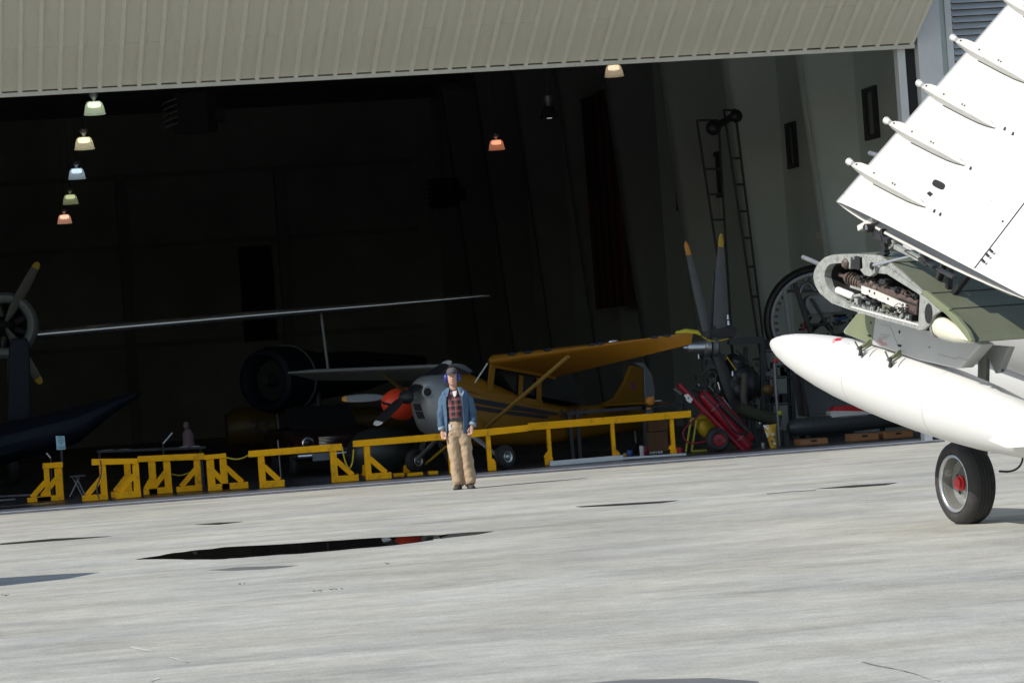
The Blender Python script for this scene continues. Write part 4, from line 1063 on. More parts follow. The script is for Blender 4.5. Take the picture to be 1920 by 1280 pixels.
def blade(p0, p1, mt_, mt_tip, par, wmax, axis, tipfrac=0.08, prof=None, twist=0.3):
    p0, p1 = np.asarray(p0), np.asarray(p1); d = p1 - p0
    us = [0, 0.08, 0.2, 0.4, 0.6, 0.8, 1 - tipfrac]; ws = prof or [0.35, 0.55, 0.85, 1.0, 1.0, 0.9, 0.78]
    def secp(u, w): return p0 + d * u, (w * wmax, max(0.012, 0.22 * wmax * (1 - 0.75 * u)))
    S_ = [secp(u, w) for u, w in zip(us, ws)]
    side = nrm(np.cross(axis, d)) * 0.97 + nrm(axis) * twist
    bb = MB(); bb.sweep([s[0] for s in S_], [s[1] for s in S_], 12, side); bl = bb.build('blade', mt_, par, smooth=True)
    bb = MB(); bb.sweep([p0 + d * (1 - tipfrac), p0 + d * (1 - tipfrac * 0.4), p0 + d], [(ws[-1] * wmax, 0.012), (ws[-1] * wmax * 0.9, 0.010), (ws[-1] * wmax * 0.45, 0.006)], 12, side); bb.build('blade_tip', mt_tip, bl, smooth=True)
    return bl
blade(pc, D(704, 797), M['black'], M['whitetip'], bird, 0.11, BF, 0.13, twist=-0.5)
blade(pc, D(843, 676), M['black'], M['whitetip'], bird, 0.125, BF, 0.10, twist=0.4)
# landing gear
for s_, xx in ((1, 1.05), (-1, -1.05)):
    c_ = L3(0.0, xx, 0.20)
    b = MB(); b.lathe(c_, BP, [(-0.075, 0.10), (-0.085, 0.14), (-0.06, 0.185), (-0.02, 0.198), (0.02, 0.198), (0.06, 0.185), (0.085, 0.14), (0.075, 0.10)], 28); w = b.build('wheel', M['rubber'], bird, smooth=True, angle=40)
    b = MB(); b.lathe(c_ + BP * 0.075, BP, [(0, 0.10), (0.01, 0.095), (-0.005, 0.05), (0.02, 0.03), (0.022, 0)], 20, caps=False); b.build('rim', M['alu'], w, smooth=True)
    b = MB(); b.sweep([L3(0.05, xx - s_ * 0.10, 0.22), L3(0.05, s_ * 0.32, 0.62)], [(0.05, 0.025), (0.07, 0.03)], 10, BF); b.build('gear_leg', M['silver'], bird, smooth=True)
b = MB(); b.tube(D(797, 870, -1.0), D(845, 830, -0.2), 0.022, n=8); b.build('gear_brace', M['tip'], bird)
c_ = D(1192, 822); c_[2] = FZ + 0.09
b = MB(); b.lathe(c_, BP, [(-0.03, 0.04), (-0.035, 0.075), (0, 0.09), (0.035, 0.075), (0.03, 0.04)], 18); b.build('tail_wheel', M['rubber'], bird, smooth=True)
b = MB(); b.tube(c_, D(1190, 800), 0.02, n=8); b.build('tail_spring', M['steel'], bird)

# red spinner with a grey blade: a propeller unit standing behind the yellow aeroplane's nose
SY = 54.9
sc_ = on_y(742, 756, SY); sax = nrm(-r0 * 0.72 - f0 * 0.69 + ZU * 0.12)
spu = thing('propeller_unit', V(sc_[0], SY, FZ), 'big red-orange spinner with a grey orange-tipped propeller blade behind the metal nose', 'propeller')
SR = 0.264
b = MB(); b.lathe(sc_ - sax * 0.22, sax, [(0, SR * 1.04), (0.10, SR * 1.04), (0.18, SR), (0.28, SR * 0.88), (0.38, SR * 0.68), (0.45, SR * 0.42), (0.485, SR * 0.15), (0.49, 0)], 36); b.build('spinner', M['orange_red'], spu, smooth=True, angle=60)
a_ = np.cross(sax, ZU); a_ = nrm(a_ if a_ @ r0 < 0 else -a_)
b = MB()
cut = []
for k in range(12):
    u = k / 11; an = R(-105 + 95 * u)
    hd = nrm(-r0 * math.cos(an * 0.0) ) if False else None
for k in range(10):
    x, y = 713 + 24.5 * (k / 9) + 0, 752 + 8.0 * (k / 9) ** 0.7
    cut.append((x, y))
def on_spin(x, y):
    d = ray(x, y)
    for k in range(900):
        p = CAM + d / d[1] * (SY - 0.8 + k * 0.002); u = (p - (sc_ - sax * 0.22)) @ sax
        rr = np.linalg.norm(p - (sc_ - sax * 0.22) - sax * u)
        if 0 < u < 0.49 and rr < np.interp(u, [0, 0.10, 0.18, 0.28, 0.38, 0.45, 0.485, 0.49], [SR * q for q in (1.04, 1.04, 1, 0.88, 0.68, 0.42, 0.15, 0)]): return p
    return None
cp = [q for q in (on_spin(*c) for c in cut) if q is not None]
if len(cp) > 2:
    b.sweep(cp, [(0.02, 0.012)] + [(0.02, 0.022)] * (len(cp) - 2) + [(0.02, 0.012)], 8); b.build('blade_slot', M['cavity'], spu, smooth=True)
blade(on_y(722, 744, SY), on_y(641, 748, SY), mat('pale_grey_blade', (0.20, 0.21, 0.21), 0.5), M['orange'], spu, 0.07, sax, 0.11)
b = MB(); b.lathe(sc_ - sax * 0.22, -sax, [(0, 0.27), (0.05, 0.30), (0.9, 0.34)], 24); b.build('engine_cowl', M['darkgreen'], spu, smooth=True)
b = MB(); e_ = sc_ - sax * 0.75; b.bar(e_ - ZU * 0.3, V(e_[0] - 0.35, e_[1], FZ), 0.08, 0.08); b.bar(e_ - ZU * 0.3, V(e_[0] + 0.35, e_[1], FZ), 0.08, 0.08); b.build('stand', M['purlin'], spu)
# dark green tank lying on the floor under the blade
gt = on_y(716, 828, 55.8); t = thing('drop_tank', V(gt[0], 55.8, FZ), 'dark green rounded tank lying behind the yellow barrier below the red spinner', 'tank')
b = MB(); b.lathe(gt - ZU * 0.18 + V(-0.62, 0.1, 0), V(1, -0.1, 0), [(0, 0.02), (0.06, 0.2), (0.22, 0.36), (0.5, 0.44), (0.8, 0.44), (1.05, 0.36), (1.2, 0.2), (1.25, 0.02)], 28); b.build('shell', M['darkgreen'], t, smooth=True)
for dx in (-0.35, 0.35):
    b = MB(); b.box(V(gt[0] + dx, 55.85, FZ + 0.09), (0.1, 0.7, 0.18)); b.build('chock', M['yellow'], t)

# ------------------------------------------------------------------ yellow timber barriers
BARG = 'yellow timber barriers along the hangar door'
def barrier(label, Y, beams, frames):
    """beams: (x0, ytop0, ybot0, x1, ytop1, ybot1); frames: (x, ytop, ybot, width px, foot dir px, foot height px)"""
    x_, _, y_ = frames[0][:3]
    t = thing('barrier', V(on_y(x_, y_, Y)[0], Y, FZ), label, 'barrier', BARG)
    S_ = Y / FPX
    for (x0, a0, c0, x1, a1, c1) in beams:
        b = MB(); b.prism([on_y(x0, a0, Y - 0.07), on_y(x1, a1, Y - 0.07), on_y(x1, c1, Y - 0.07), on_y(x0, c0, Y - 0.07)], V(0, 0.045, 0)); b.build('beam', M['yellow'], t, bevel=0.005)
    for (x, yt, yb_, w, fd, fh) in frames:
        top = on_y(x, yt, Y); ft = V(top[0], Y, FZ + 0.005)
        ww = w * S_
        b = MB(); b.bar(ft, V(top[0], Y, top[2]), ww, 0.09, V(1, 0, 0)); b.build('post', M['yellow'], t, bevel=0.005)
        if fd:
            L_ = fd * S_; sg = math.copysign(1, fd); hh = fh * S_
            x0 = top[0] - sg * ww * 0.5
            b = MB(); b.box(V(x0 + L_ / 2, Y - 0.075, FZ + 0.005 + hh / 2), (abs(L_), 0.045, hh)); b.build('foot', M['yellow'], t, bevel=0.005)
            b = MB(); b.bar(V(x0 + L_ * 0.80, Y - 0.02, FZ + hh), V(top[0] + sg * ww * 0.3, Y - 0.02, FZ + hh + abs(L_) * 0.62), 0.045, 0.085, V(0, 1, 0)); b.build('brace', M['yellow'], t, bevel=0.004)
    return t
barrier('yellow barrier with a chain on its post, leftmost of the bright ones', 53.3, [(172, 860, 872, 258, 859, 869)], [(191, 860, 938, 12, -48, 11), (253, 859, 935, 12, -48, 12)])
barrier('yellow barrier overlapping the chained one, with three posts and a long beam', 54.1, [(258, 855, 866, 383, 849, 861)], [(238, 866, 930, 12, -40, 11), (284, 862, 930, 13, -26, 11), (312, 860, 930, 13, -44, 12), (368, 851, 925, 12, -48, 11)])
barrier('short yellow barrier of two close posts with feet to the right, before the rope', 53.6, [(383, 853, 862, 424, 849, 858)], [(393, 853, 924, 14, 40, 12), (417, 850, 921, 13, 50, 12)])
barrier('dim yellow barrier standing back in shadow beside the blue notice stand', 54.8, [(80, 868, 878, 118, 866, 876)], [(108, 866, 936, 14, -50, 10), (86, 868, 932, 10, -44, 9)])
barrier('yellow barrier on two posts between two sagging ropes', 53.0, [(466, 845, 857, 641, 831, 844)], [(489, 853, 918, 12, 46, 13), (624, 842, 907, 12, 50, 12)])
barrier('long yellow barrier passing behind the standing man', 52.95, [(662, 826, 838, 838, 811, 824), (838, 811, 825, 991, 796, 808)], [(687, 834, 903, 11, 48, 12), (842, 818, 892, 8, 0, 0), (914, 807, 886, 8, 14, 12)])
barrier('longest yellow barrier reaching right to the red extinguisher cart', 53.6, [(990, 793, 807, 1296, 769, 782)], [(1027, 796, 878, 7, -16, 13), (1147, 787, 860, 6.5, 13, 8), (1258, 776, 853, 7, -12, 11)])
# ropes and a chain
def rope(pts, Y, r_, label, name='rope', mt_='ropey'):
    P3 = smooth2([on_y(x, y, Y) for x, y in pts], 2)
    b = MB(); b.sweep(P3, r_, 8); o = b.build(name, M[mt_], smooth=True); tag(o, label, name)
rope([(424, 857), (440, 861), (455, 859), (467, 852)], 53.2, 0.012, 'thin yellow rope sagging between two barriers left of centre')
rope([(641, 836), (646, 862), (654, 880), (661, 870), (663, 842)], 52.93, 0.012, 'yellow rope hanging in a deep loop between two barriers')
rope([(318, 887), (335, 892), (350, 888), (362, 882)], 54.2, 0.010, 'yellow rope sagging low between posts of the three-post barrier')
rope([(188, 862), (191, 880), (187, 900), (181, 910), (182, 925), (186, 935)], 53.15, 0.012, 'rusty chain hanging down the left post of the chained barrier', 'chain', 'rust')
# small yellow blocks on the floor
for (x, y, w, lab) in [(748, 893, 20, 'small yellow wooden block lying left of the middle of three'), (778, 892, 30, 'yellow wooden block lying behind the barrier, middle of three'), (812, 889, 18, 'small yellow wooden block lying just left of the man')]:
    c_ = on_z(x, y, FZ); k = w * c_[1] / FPX
    b = MB(); b.box(c_ + V(0, 0, 0.03), (k, 0.12, 0.055)); o = b.build('wooden_block', M['yellow'], bevel=0.006); tag(o, lab, 'block', 'wooden blocks on the hangar floor')

# ------------------------------------------------------------------ things along the right of the opening
def at(x, y, Y): return on_y(x, y, Y)
# dark steel trestle with paired posts
Y = 55.0
t = thing('trestle', V(at(1078, 860, Y)[0], Y, FZ), 'black steel trestle with two close posts standing behind the longest yellow barrier', 'trestle')
for (x, y0, x2, y2, w) in [(1067, 778, 1075, 862, 0.055), (1082, 776, 1088, 861, 0.065), (1207, 762, 1211, 855, 0.05)]:
    b = MB(); p = at(x, y0, Y); b.bar(p, V(at(x2, y2, Y)[0], Y, FZ), w, 0.06); b.build('post', M['black'], t)
b = MB(); b.bar(at(1060, 775, Y), at(1213, 763, Y), 0.05, 0.05); b.build('top_bar', M['stripe'], t)
b = MB(); b.bar(at(1213, 763, Y), at(1282, 757, Y), 0.06, 0.05); b.build('top_bar', M['black'], t)
b = MB(); b.bar(at(1284, 750, Y), V(at(1290, 850, Y)[0], Y, FZ), 0.06, 0.06); b.build('post', M['black'], t)
# orange winch on it
t = thing('winch', at(1217, 765, Y - 0.1), 'small orange and black winch sitting on the black trestle bar', 'winch')
b = MB(); b.lathe(at(1217, 752, Y - 0.2), V(0.2, -1, 0.1), [(0, 0.075), (0.03, 0.085), (0.09, 0.07), (0.11, 0.03), (0.115, 0.0)], 18, caps=False); b.build('drum', M['orange'], t, smooth=True)
b = MB(); b.box(at(1217, 764, Y - 0.14), (0.14, 0.12, 0.08)); b.build('base', M['black'], t, bevel=0.008)
b = MB(); b.box(at(1216, 766, Y - 0.21), (0.07, 0.02, 0.03)); b.build('plate', M['orange'], t)
b = MB(); b.tube(at(1226, 752, Y - 0.14), at(1240, 751, Y - 0.14), 0.015, n=8); b.ball(at(1224, 745, Y - 0.14), 0.03, 8, 6); b.build('crank', M['alu'], t, smooth=True)

# wheeled red extinguisher
Y = 53.9
ext = thing('fire_extinguisher', V(at(1347, 850, Y)[0], Y, FZ), 'tilted red twin-cylinder fire extinguisher on a cart with black wheel and red hub', 'extinguisher')
def cyl(p0, p1, r_, nm, par, mt_):
    d = np.asarray(p1) - np.asarray(p0); L_ = np.linalg.norm(d); b = MB()
    b.lathe(p0, d, [(0, r_ * 0.25), (0.02, r_ * 0.6), (0.06, r_ * 0.9), (0.12, r_), (L_ - 0.05, r_), (L_ - 0.02, r_ * 0.95), (L_, r_ * 0.8)], 26); return b.build(nm, M[mt_], par, smooth=True, angle=50)
c1 = cyl(at(1314, 735, Y), at(1403, 841, Y), 0.105, 'cylinder', ext, 'red')
c2 = cyl(at(1338, 742, Y + 0.16), at(1408, 826, Y + 0.16), 0.095, 'cylinder', ext, 'red')
for u in (0.27, 0.80):
    p = at(1314 + 89 * u, 735 + 106 * u, Y); d = nrm(at(1403, 841, Y) - at(1314, 735, Y)); b = MB(); b.lathe(p, d, [(0, 0.107), (0.004, 0.109), (0.014, 0.109), (0.018, 0.107)], 26, caps=False); b.build('strap', M['steel'], ext, smooth=True)
b = MB(); b.tube(at(1272, 720, Y - 0.08), at(1395, 846, Y - 0.08), 0.045, n=12); b.build('cart_rail', M['red'], ext, smooth=True)
b = MB(); b.prism([at(1282, 740, Y - 0.14), at(1290, 738, Y - 0.14), at(1299, 748, Y - 0.14), at(1295, 756, Y - 0.14), at(1288, 752, Y - 0.14)], V(0, -0.012, 0)); tg = b.build('label_plate', M['whitep'], ext, bevel=0.01)
b = MB(); b.lathe(at(1291, 746, Y - 0.153), V(0, -1, 0), [(0, 0.012), (0.002, 0.012)], 10); b.build('dot', M['cavity'], tg)
wc_ = at(1347, 831, Y - 0.25); wc_[2] = FZ + 0.20
b = MB(); b.lathe(wc_, V(0.12, -1, 0), [(-0.05, 0.11), (-0.06, 0.15), (-0.04, 0.185), (0, 0.20), (0.04, 0.185), (0.06, 0.15), (0.05, 0.11)], 30, caps=False); w_ = b.build('wheel', M['rubber'], ext, smooth=True, angle=40)
b = MB(); b.lathe(wc_, V(0.12, -1, 0), [(0.045, 0.112), (0.052, 0.105), (0.035, 0.09), (0.04, 0.035), (0.06, 0.03), (0.06, 0.0)], 24, caps=False); b.build('hub', M['red'], w_, smooth=True, angle=35)
b = MB(); b.lathe(wc_, V(0.12, -1, 0), [(0.061, 0.016), (0.066, 0.014)], 10); b.build('axle_nut', M['cavity'], w_)
b = MB(); b.lathe(wc_ + V(0.1, 0.5, 0), V(0.12, -1, 0), [(-0.05, 0.11), (-0.06, 0.15), (0, 0.20), (0.06, 0.15), (0.05, 0.11)], 24); b.build('wheel', M['rubber'], ext, smooth=True)
b = MB(); b.tube(wc_, wc_ + V(0.1, 0.5, 0), 0.02, n=8); b.build('axle', M['steel'], ext)
b = MB(); b.sweep(smooth2([at(1322, 768, Y - 0.1), at(1300, 788, Y - 0.12), at(1280, 806, Y - 0.12), at(1281, 822, Y - 0.12), at(1292, 831, Y - 0.12), at(1312, 830, Y - 0.12), at(1330, 824, Y - 0.12)], 3), 0.016, 8); b.build('hose', M['red'], ext, smooth=True)
b = MB(); b.sweep(smooth2([at(1318, 738, Y - 0.1), at(1350, 770, Y - 0.13), at(1368, 798, Y - 0.13), at(1384, 814, Y - 0.13), at(1402, 812, Y - 0.1)], 3), 0.014, 8); b.build('hose', M['black'], ext, smooth=True)
b = MB(); b.tube(at(1352, 760, Y - 0.1), at(1404, 810, Y - 0.1), 0.035, 0.04, 12); b.build('horn', M['black'], ext, smooth=True)
b = MB(); b.ball(at(1322, 732, Y), 0.055, 10, 6); b.tube(at(1306, 722, Y), at(1342, 730, Y), 0.028, n=8); b.tube(at(1330, 735, Y + 0.1), at(1352, 752, Y), 0.03, n=8); vb = b.build('valve', M['black'], ext, smooth=True)
for (x0, y0, x1, y1) in [(1328, 722, 1338, 733), (1346, 716, 1350, 730), (1309, 719, 1311, 723), (1354, 744, 1370, 765), (1320, 734, 1325, 738)]:
    b = MB(); b.tube(at(x0, y0, Y - 0.06), at(x1, y1, Y - 0.06), 0.011, n=6); b.build('fitting', M['chrome'], ext)
b = MB(); b.tube(at(1264, 728, Y), at(1278, 738, Y), 0.03, n=8); b.build('nozzle', M['steel'], ext, smooth=True)
# yellow drum on a lime stand behind
Y = 54.35
t = thing('hose_reel', V(at(1328, 850, Y)[0], Y, FZ), 'yellow drum on a lime yellow tube stand behind the red extinguisher', 'hose reel')
dc = at(1326, 798, Y); dax = nrm(V(0.5, -0.75, 0.35))
b = MB(); b.lathe(dc - dax * 0.1, dax, [(0, 0.15), (0.02, 0.20), (0.06, 0.215), (0.10, 0.21), (0.14, 0.20), (0.18, 0.17), (0.20, 0.10), (0.205, 0)], 28, caps=False); dr_ = b.build('drum', M['drumy'], t, smooth=True, angle=50)
b = MB(); b.lathe(dc - dax * 0.1, dax, [(0.05, 0.216), (0.055, 0.222), (0.075, 0.222), (0.08, 0.216)], 28, caps=False); b.build('band', M['tip'], dr_, smooth=True)
for (x0, y0, x1, y1) in [(1296, 785, 1286, 848), (1306, 787, 1297, 848), (1365, 780, 1380, 842)]:
    b = MB(); q = at(x1, y1, Y - 0.15); q[2] = FZ + 0.02; b.tube(at(x0, y0, Y - 0.15), q, 0.02, n=10); b.build('leg', M['limestand'], t, smooth=True)
b = MB(); b.tube(at(1296, 785, Y - 0.15), at(1367, 780, Y - 0.15), 0.018, n=10); b.tube(at(1298, 846, Y - 0.15), at(1325, 844, Y - 0.15), 0.022, n=10); b.build('cross_bar', M['limestand'], t, smooth=True)

# cardboard boxes behind the barrier and under the dark tank
def carton(x0, y0, x1, y1, Y, lab, mt_='card', dep=0.35):
    p0, p1 = at(x0, (y0 + y1) / 2, Y), at(x1, (y0 + y1) / 2, Y); zt = at((x0 + x1) / 2, y0, Y)[2]; zb = max(FZ + 0.002, at((x0 + x1) / 2, y1, Y)[2])
    c_ = V((p0[0] + p1[0]) / 2, Y + dep / 2, (zt + zb) / 2); w_ = p1[0] - p0[0]; h_ = zt - zb
    t = thing('carton', V(c_[0], c_[1], zb), lab, 'box', 'cardboard boxes on the hangar floor')
    b = MB(); b.box(c_, (w_, dep, h_)); b.build('body', M[mt_], t, bevel=0.006)
    b = MB(); b.box(c_ + V(0, -dep / 2 - 0.001, h_ * 0.42), (w_ * 0.98, 0.002, 0.012)); b.build('flap_edge', M['card'], t)
    if mt_ == 'cardlight': b = MB(); b.box(c_ + V(0, -dep / 2 - 0.001, h_ * 0.12), (min(0.1, w_ * 0.25), 0.003, 0.03)); b.build('hand_hole', M['cavity'], t)
carton(1215, 785, 1252, 808, 56.0, 'brown cardboard box, upper one of two stacked behind the barrier end')
carton(1213, 809, 1253, 848, 56.0, 'brown cardboard box, lower one of two stacked behind the barrier end')
carton(1500, 822, 1553, 839, 53.6, 'light cardboard box under the dark grey tank, nearest the snack bag', 'cardlight')
carton(1596, 812, 1648, 833, 53.6, 'light cardboard box under the dark grey tank, middle of three', 'cardlight')
carton(1658, 807, 1712, 828, 53.6, 'light cardboard box farthest right, nearest the aircraft wheel', 'cardlight')
# dark tank on a stand
Y = 54.6
gt = at(1475, 803, Y); ge = at(1740, 778, Y)
t = thing('drop_tank', V(gt[0] + 0.4, Y, FZ), 'long dark grey tank resting over the light cardboard boxes', 'tank')
d = nrm(ge - gt); L_ = np.linalg.norm(ge - gt)
b = MB(); b.lathe(gt, d, [(0, 0.02), (0.03, 0.10), (0.12, 0.145), (0.3, 0.155), (0.45, 0.155), (0.455, 0.162), (0.52, 0.162), (0.525, 0.155), (L_, 0.15)], 26); b.build('shell', M['gunmetal'], t, smooth=True, angle=40)
for u in (0.35, 1.7):
    p = gt + d * u; b = MB(); b.bar(V(p[0], Y, p[2] - 0.13), V(p[0], Y, FZ), 0.07, 0.07); b.build('stand_leg', M['black'], t)
# red and white case
Y = 54.5
p0, p1 = at(1556, 780, Y), at(1650, 772, Y)
t = thing('tool_case', V((p0[0] + p1[0]) / 2, Y, p0[2] - 0.06), 'white case with red lid lying on the dark grey tank', 'case')
b = MB(); b.prism([at(1556, 773, Y), at(1565, 768, Y), at(1660, 770, Y), at(1655, 784, Y), at(1562, 788, Y)], V(0, 0.3, 0)); b.build('body', M['whitep'], t, bevel=0.02)
b = MB(); b.prism([at(1560, 772, Y), at(1566, 762, Y), at(1590, 760, Y), at(1640, 764, Y), at(1655, 772, Y)], V(0, 0.28, 0)); b.build('lid', M['redcap'], t, bevel=0.02)
b = MB(); b.box(at(1600, 780, Y - 0.01), (0.5, 0.02, 0.03)); b.build('clasp', M['steel'], t)
# snack bag, tin, bottle, jar, red tin, tools
Y = 53.5
t = thing('snack_bag', V(at(1448, 843, Y)[0], Y, FZ), 'crumpled yellow snack bag with white torn top on the floor by the extinguisher', 'bag')
bp = [(1430, 800), (1438, 797), (1450, 796), (1458, 795), (1457, 815), (1459, 843), (1445, 844), (1440, 830), (1432, 815)]
b = MB(); n_ = 9; grid = []
for i in range(9):
    v_ = i / 8; row = []
    xl = np.interp(v_, [0, .3, .6, 1], [1431, 1435, 1440, 1446]); xr = np.interp(v_, [0, .3, 1], [1458, 1456, 1459])
    for j in range(7):
        u = j / 6; x = xl + (xr - xl) * u; y = 797 + 48 * v_ - 3 * u
        p = at(x, y, Y); p[1] += -0.07 * math.sin(PI * u) * (0.5 + math.sin(PI * min(1, v_ * 1.1)) * 0.7) + random.uniform(-0.018, 0.018); row.append(p)
    grid.append(row)
vs = [p for r_ in grid for p in r_]; fs = [(i * 7 + j, i * 7 + j + 1, (i + 1) * 7 + j + 1, (i + 1) * 7 + j) for i in range(8) for j in range(6)]
b.add(vs, fs); bg_ = b.build('foil', mat('snack_foil', (0.55, 0.33, 0.04), 0.35, var=0.3, scale=14), t, smooth=True); sd = bg_.modifiers.new('thick', 'SOLIDIFY'); sd.thickness = 0.004
b = MB(); b.add([V(*(p + V(0, -0.006, 0))) for p in (grid[0][0], grid[0][2], grid[3][1], grid[4][0], grid[2][0])], [(0, 1, 2, 3, 4)]); m_ = b.build('torn_flap', M['whitep'], t); m_.modifiers.new('thick', 'SOLIDIFY').thickness = 0.003
for (i, j, mt_) in [(3, 3, 'paper'), (5, 2, 'blue'), (6, 3, 'paper'), (4, 4, 'ink')]:
    p = grid[i][j] + V(0, -0.012, 0); b = MB(); b.box(p, (0.04, 0.004, 0.035)); b.build('print', M[mt_], t)
def can(x, y, Y, r_, h, mt_, lid, lab, nm, cat):
    c_ = at(x, y, Y); c_[2] = FZ
    t = thing(nm, c_, lab, cat)
    b = MB(); b.lathe(c_, V(0, 0, 1), [(0, r_ * 0.95), (0.005, r_), (h * 0.9, r_), (h * 0.95, r_ * 0.92)], 20); b.build('body', M[mt_], t, smooth=True, angle=40)
    b = MB(); b.lathe(c_, V(0, 0, 1), [(h * 0.952, r_ * 0.8), (h * 0.955, r_ * 0.96), (h, r_ * 0.96), (h * 1.001, 0)], 20, caps=False); b.build('lid', M[lid], t, smooth=True, angle=40)
can(1204, 856, 54.6, 0.038, 0.17, 'whitep', 'whitep', 'white plastic bottle standing behind the aluminium pole', 'bottle', 'bottle')
can(1211, 856, 54.75, 0.05, 0.15, 'red', 'red', 'dark red tin just right of the white bottle', 'tin', 'tin')
can(1181, 858, 54.7, 0.055, 0.11, 'blue', 'blue', 'blue plastic tub behind the aluminium pole', 'tub', 'tub')
can(1172, 858, 54.5, 0.03, 0.07, 'orange', 'whitep', 'tiny orange and white tin left of the blue tub', 'tin', 'tin')
can(1432, 843, 53.7, 0.04, 0.09, 'steel', 'alu', 'small grey jar on the floor left of the snack bag', 'jar', 'jar')
t = thing('toolbox', V(at(1273, 848, 54.4)[0], 54.4, FZ), 'small bright red box on the floor beside the lime stand', 'box')
b = MB(); b.box(V(at(1272, 845, 54.4)[0], 54.4, FZ + 0.05), (0.12, 0.1, 0.1)); b.build('body', M['redcap'], t, bevel=0.008)
b = MB(); b.box(V(at(1272, 845, 54.4)[0], 54.4, FZ + 0.112), (0.06, 0.02, 0.02)); b.build('handle', M['black'], t)
t = thing('hand_tools', V(at(1228, 853, 54.3)[0], 54.3, FZ), 'row of small silver hand tools lying by the aluminium pole', 'tools')
for k in range(5):
    b = MB(); p = at(1220 + 5 * k, 853 - 0.5 * k, 54.3); p[2] = FZ + 0.05; b.box(p, (0.03, 0.05, 0.03 + 0.01 * (k % 2))); b.build('tool', M['alu'], t)
# aluminium poles on blocks along the lip
for (x0, y0, x1, y1, w, Y, lab) in [(1030, 869, 1168, 857, 0.085, 53.1, 'thick pale aluminium beam lying along the hangar lip'), (1166, 859, 1286, 851, 0.04, 53.2, 'thin pale aluminium rail continuing right from the thick beam')]:
    p0, p1 = at(x0, y0, Y), at(x1, y1, Y)
    t = thing('metal_beam', V(p0[0], Y, FZ), lab, 'beam')
    b = MB(); b.bar(p0, p1, 0.07, w, V(0, 1, 0)); b.build('bar', M['alu'], t, bevel=0.006)
    for u in (0.08, 0.5, 0.93):
        p = p0 + (p1 - p0) * u; b = MB(); b.box(V(p[0], Y, (FZ + p[2] - w / 2) / 2), (0.05, 0.06, max(0.01, p[2] - w / 2 - FZ - 0.002))); b.build('foot', M['steel'], t)
b = MB(); c_ = at(1075, 871, 53.3); b.box(V(c_[0], 53.4, FZ + 0.03), (0.5, 0.14, 0.055)); o = b.build('wooden_block', M['yellow'], bevel=0.006); tag(o, 'long yellow wooden block under the thick aluminium beam', 'block', 'wooden blocks on the hangar floor')
b = MB(); c_ = at(1742, 822, 53.0); c_[2] = FZ + 0.03; b.box(c_, (0.12, 0.1, 0.06)); tag(b.build('metal_scrap', M['chrome'], bevel=0.01), 'shiny metal scrap on the lip left of the aircraft wheel', 'scrap')

# big four-blade propeller on an engine stand
Y = 55.6
hubc = at(1322, 650, Y); hax = nrm(-r0 * 0.97 - f0 * 0.22 + ZU * 0.03)
eng = thing('propeller_engine', V(at(1370, 800, Y)[0], Y, FZ), 'dark radial engine on a stand with silver hub and tall yellow-tipped propeller blades', 'engine')
b = MB(); b.lathe(hubc + hax * 0.02, hax, [(-0.10, 0.15), (-0.02, 0.16), (0, 0.14), (0.01, 0.105), (0.27, 0.10), (0.30, 0.085), (0.31, 0.04), (0.36, 0.035), (0.375, 0.02), (0.376, 0)], 28, caps=False); hb_ = b.build('hub', M['alu'], eng, smooth=True, angle=35)
b = MB(); b.lathe(hubc - hax * 0.14, hax, [(-0.10, 0.10), (-0.06, 0.17), (0.0, 0.17), (0.03, 0.13)], 20); b.build('hub_collar', M['steel'], eng, smooth=True, angle=35)
def eblade(pts, mt_, tipm, par, seed, tipf):
    (x0, y0), (x1, y1), (x2, y2), (x3, y3) = pts    # quad: base pair, tip pair
    bl0, br0, tl, tr = at(x0, y0, Y), at(x1, y1, Y), at(x2, y2, Y), at(x3, y3, Y)
    rgs = []; us = [0, 0.15, 0.35, 0.6, 0.8, 1 - tipf]
    def sec(u):
        l_, r_ = bl0 + (tl - bl0) * u, br0 + (tr - br0) * u
        bow = 1 + 0.25 * math.sin(PI * min(1, u * 1.2)); m_ = (l_ + r_) / 2; l_ = m_ + (l_ - m_) * bow; r_ = m_ + (r_ - m_) * bow
        th = 0.05 * (1 - 0.8 * u)
        return [l_, (l_ * 0.7 + r_ * 0.3) + f0 * th, (l_ * 0.3 + r_ * 0.7) + f0 * th, r_, (l_ * 0.3 + r_ * 0.7) - f0 * th * 0.4, (l_ * 0.7 + r_ * 0.3) - f0 * th * 0.4]
    b = MB(); b.rings([sec(u) for u in us]); bl = b.build('blade', M[mt_], par, smooth=True, angle=70)
    if tipm:
        b = MB(); s0_ = sec(1 - tipf); s1_ = sec(1 - tipf * 0.4); c_ = sum(sec(1.0)) / 6
        b.rings([s0_, s1_, [c_ + (p - c_) * 0.4 for p in sec(1.0)]]); b.build('blade_tip', M[tipm], bl, smooth=True, angle=70)
    return bl
bl = eblade([(1318, 622), (1333, 618), (1281, 453), (1290, 453)], 'blade', 'orange', eng, 1, 0.15)
b = MB(); b.lathe(at(1301, 521, Y - 0.06), -f0, [(0, 0.018), (0.002, 0.018)], 10); b.build('decal', M['blue'], bl)
bl = eblade([(1335, 618), (1364, 612), (1348, 436), (1356, 440)], 'blade', 'tip', eng, 2, 0.14)
b = MB(); b.lathe(at(1347, 519, Y - 0.06), -f0, [(0, 0.018), (0.002, 0.018)], 10); b.build('decal', M['blue'], bl)
eblade([(1323, 640), (1336, 632), (1339, 500), (1342, 505)], 'black', None, eng, 3, 0.05)
eblade([(1330, 630), (1340, 605), (1380, 632), (1384, 614)], 'black', None, eng, 4, 0.05)
eblade([(1336, 668), (1352, 660), (1385, 800), (1400, 790)], 'dark_metal', None, eng, 5, 0.05)
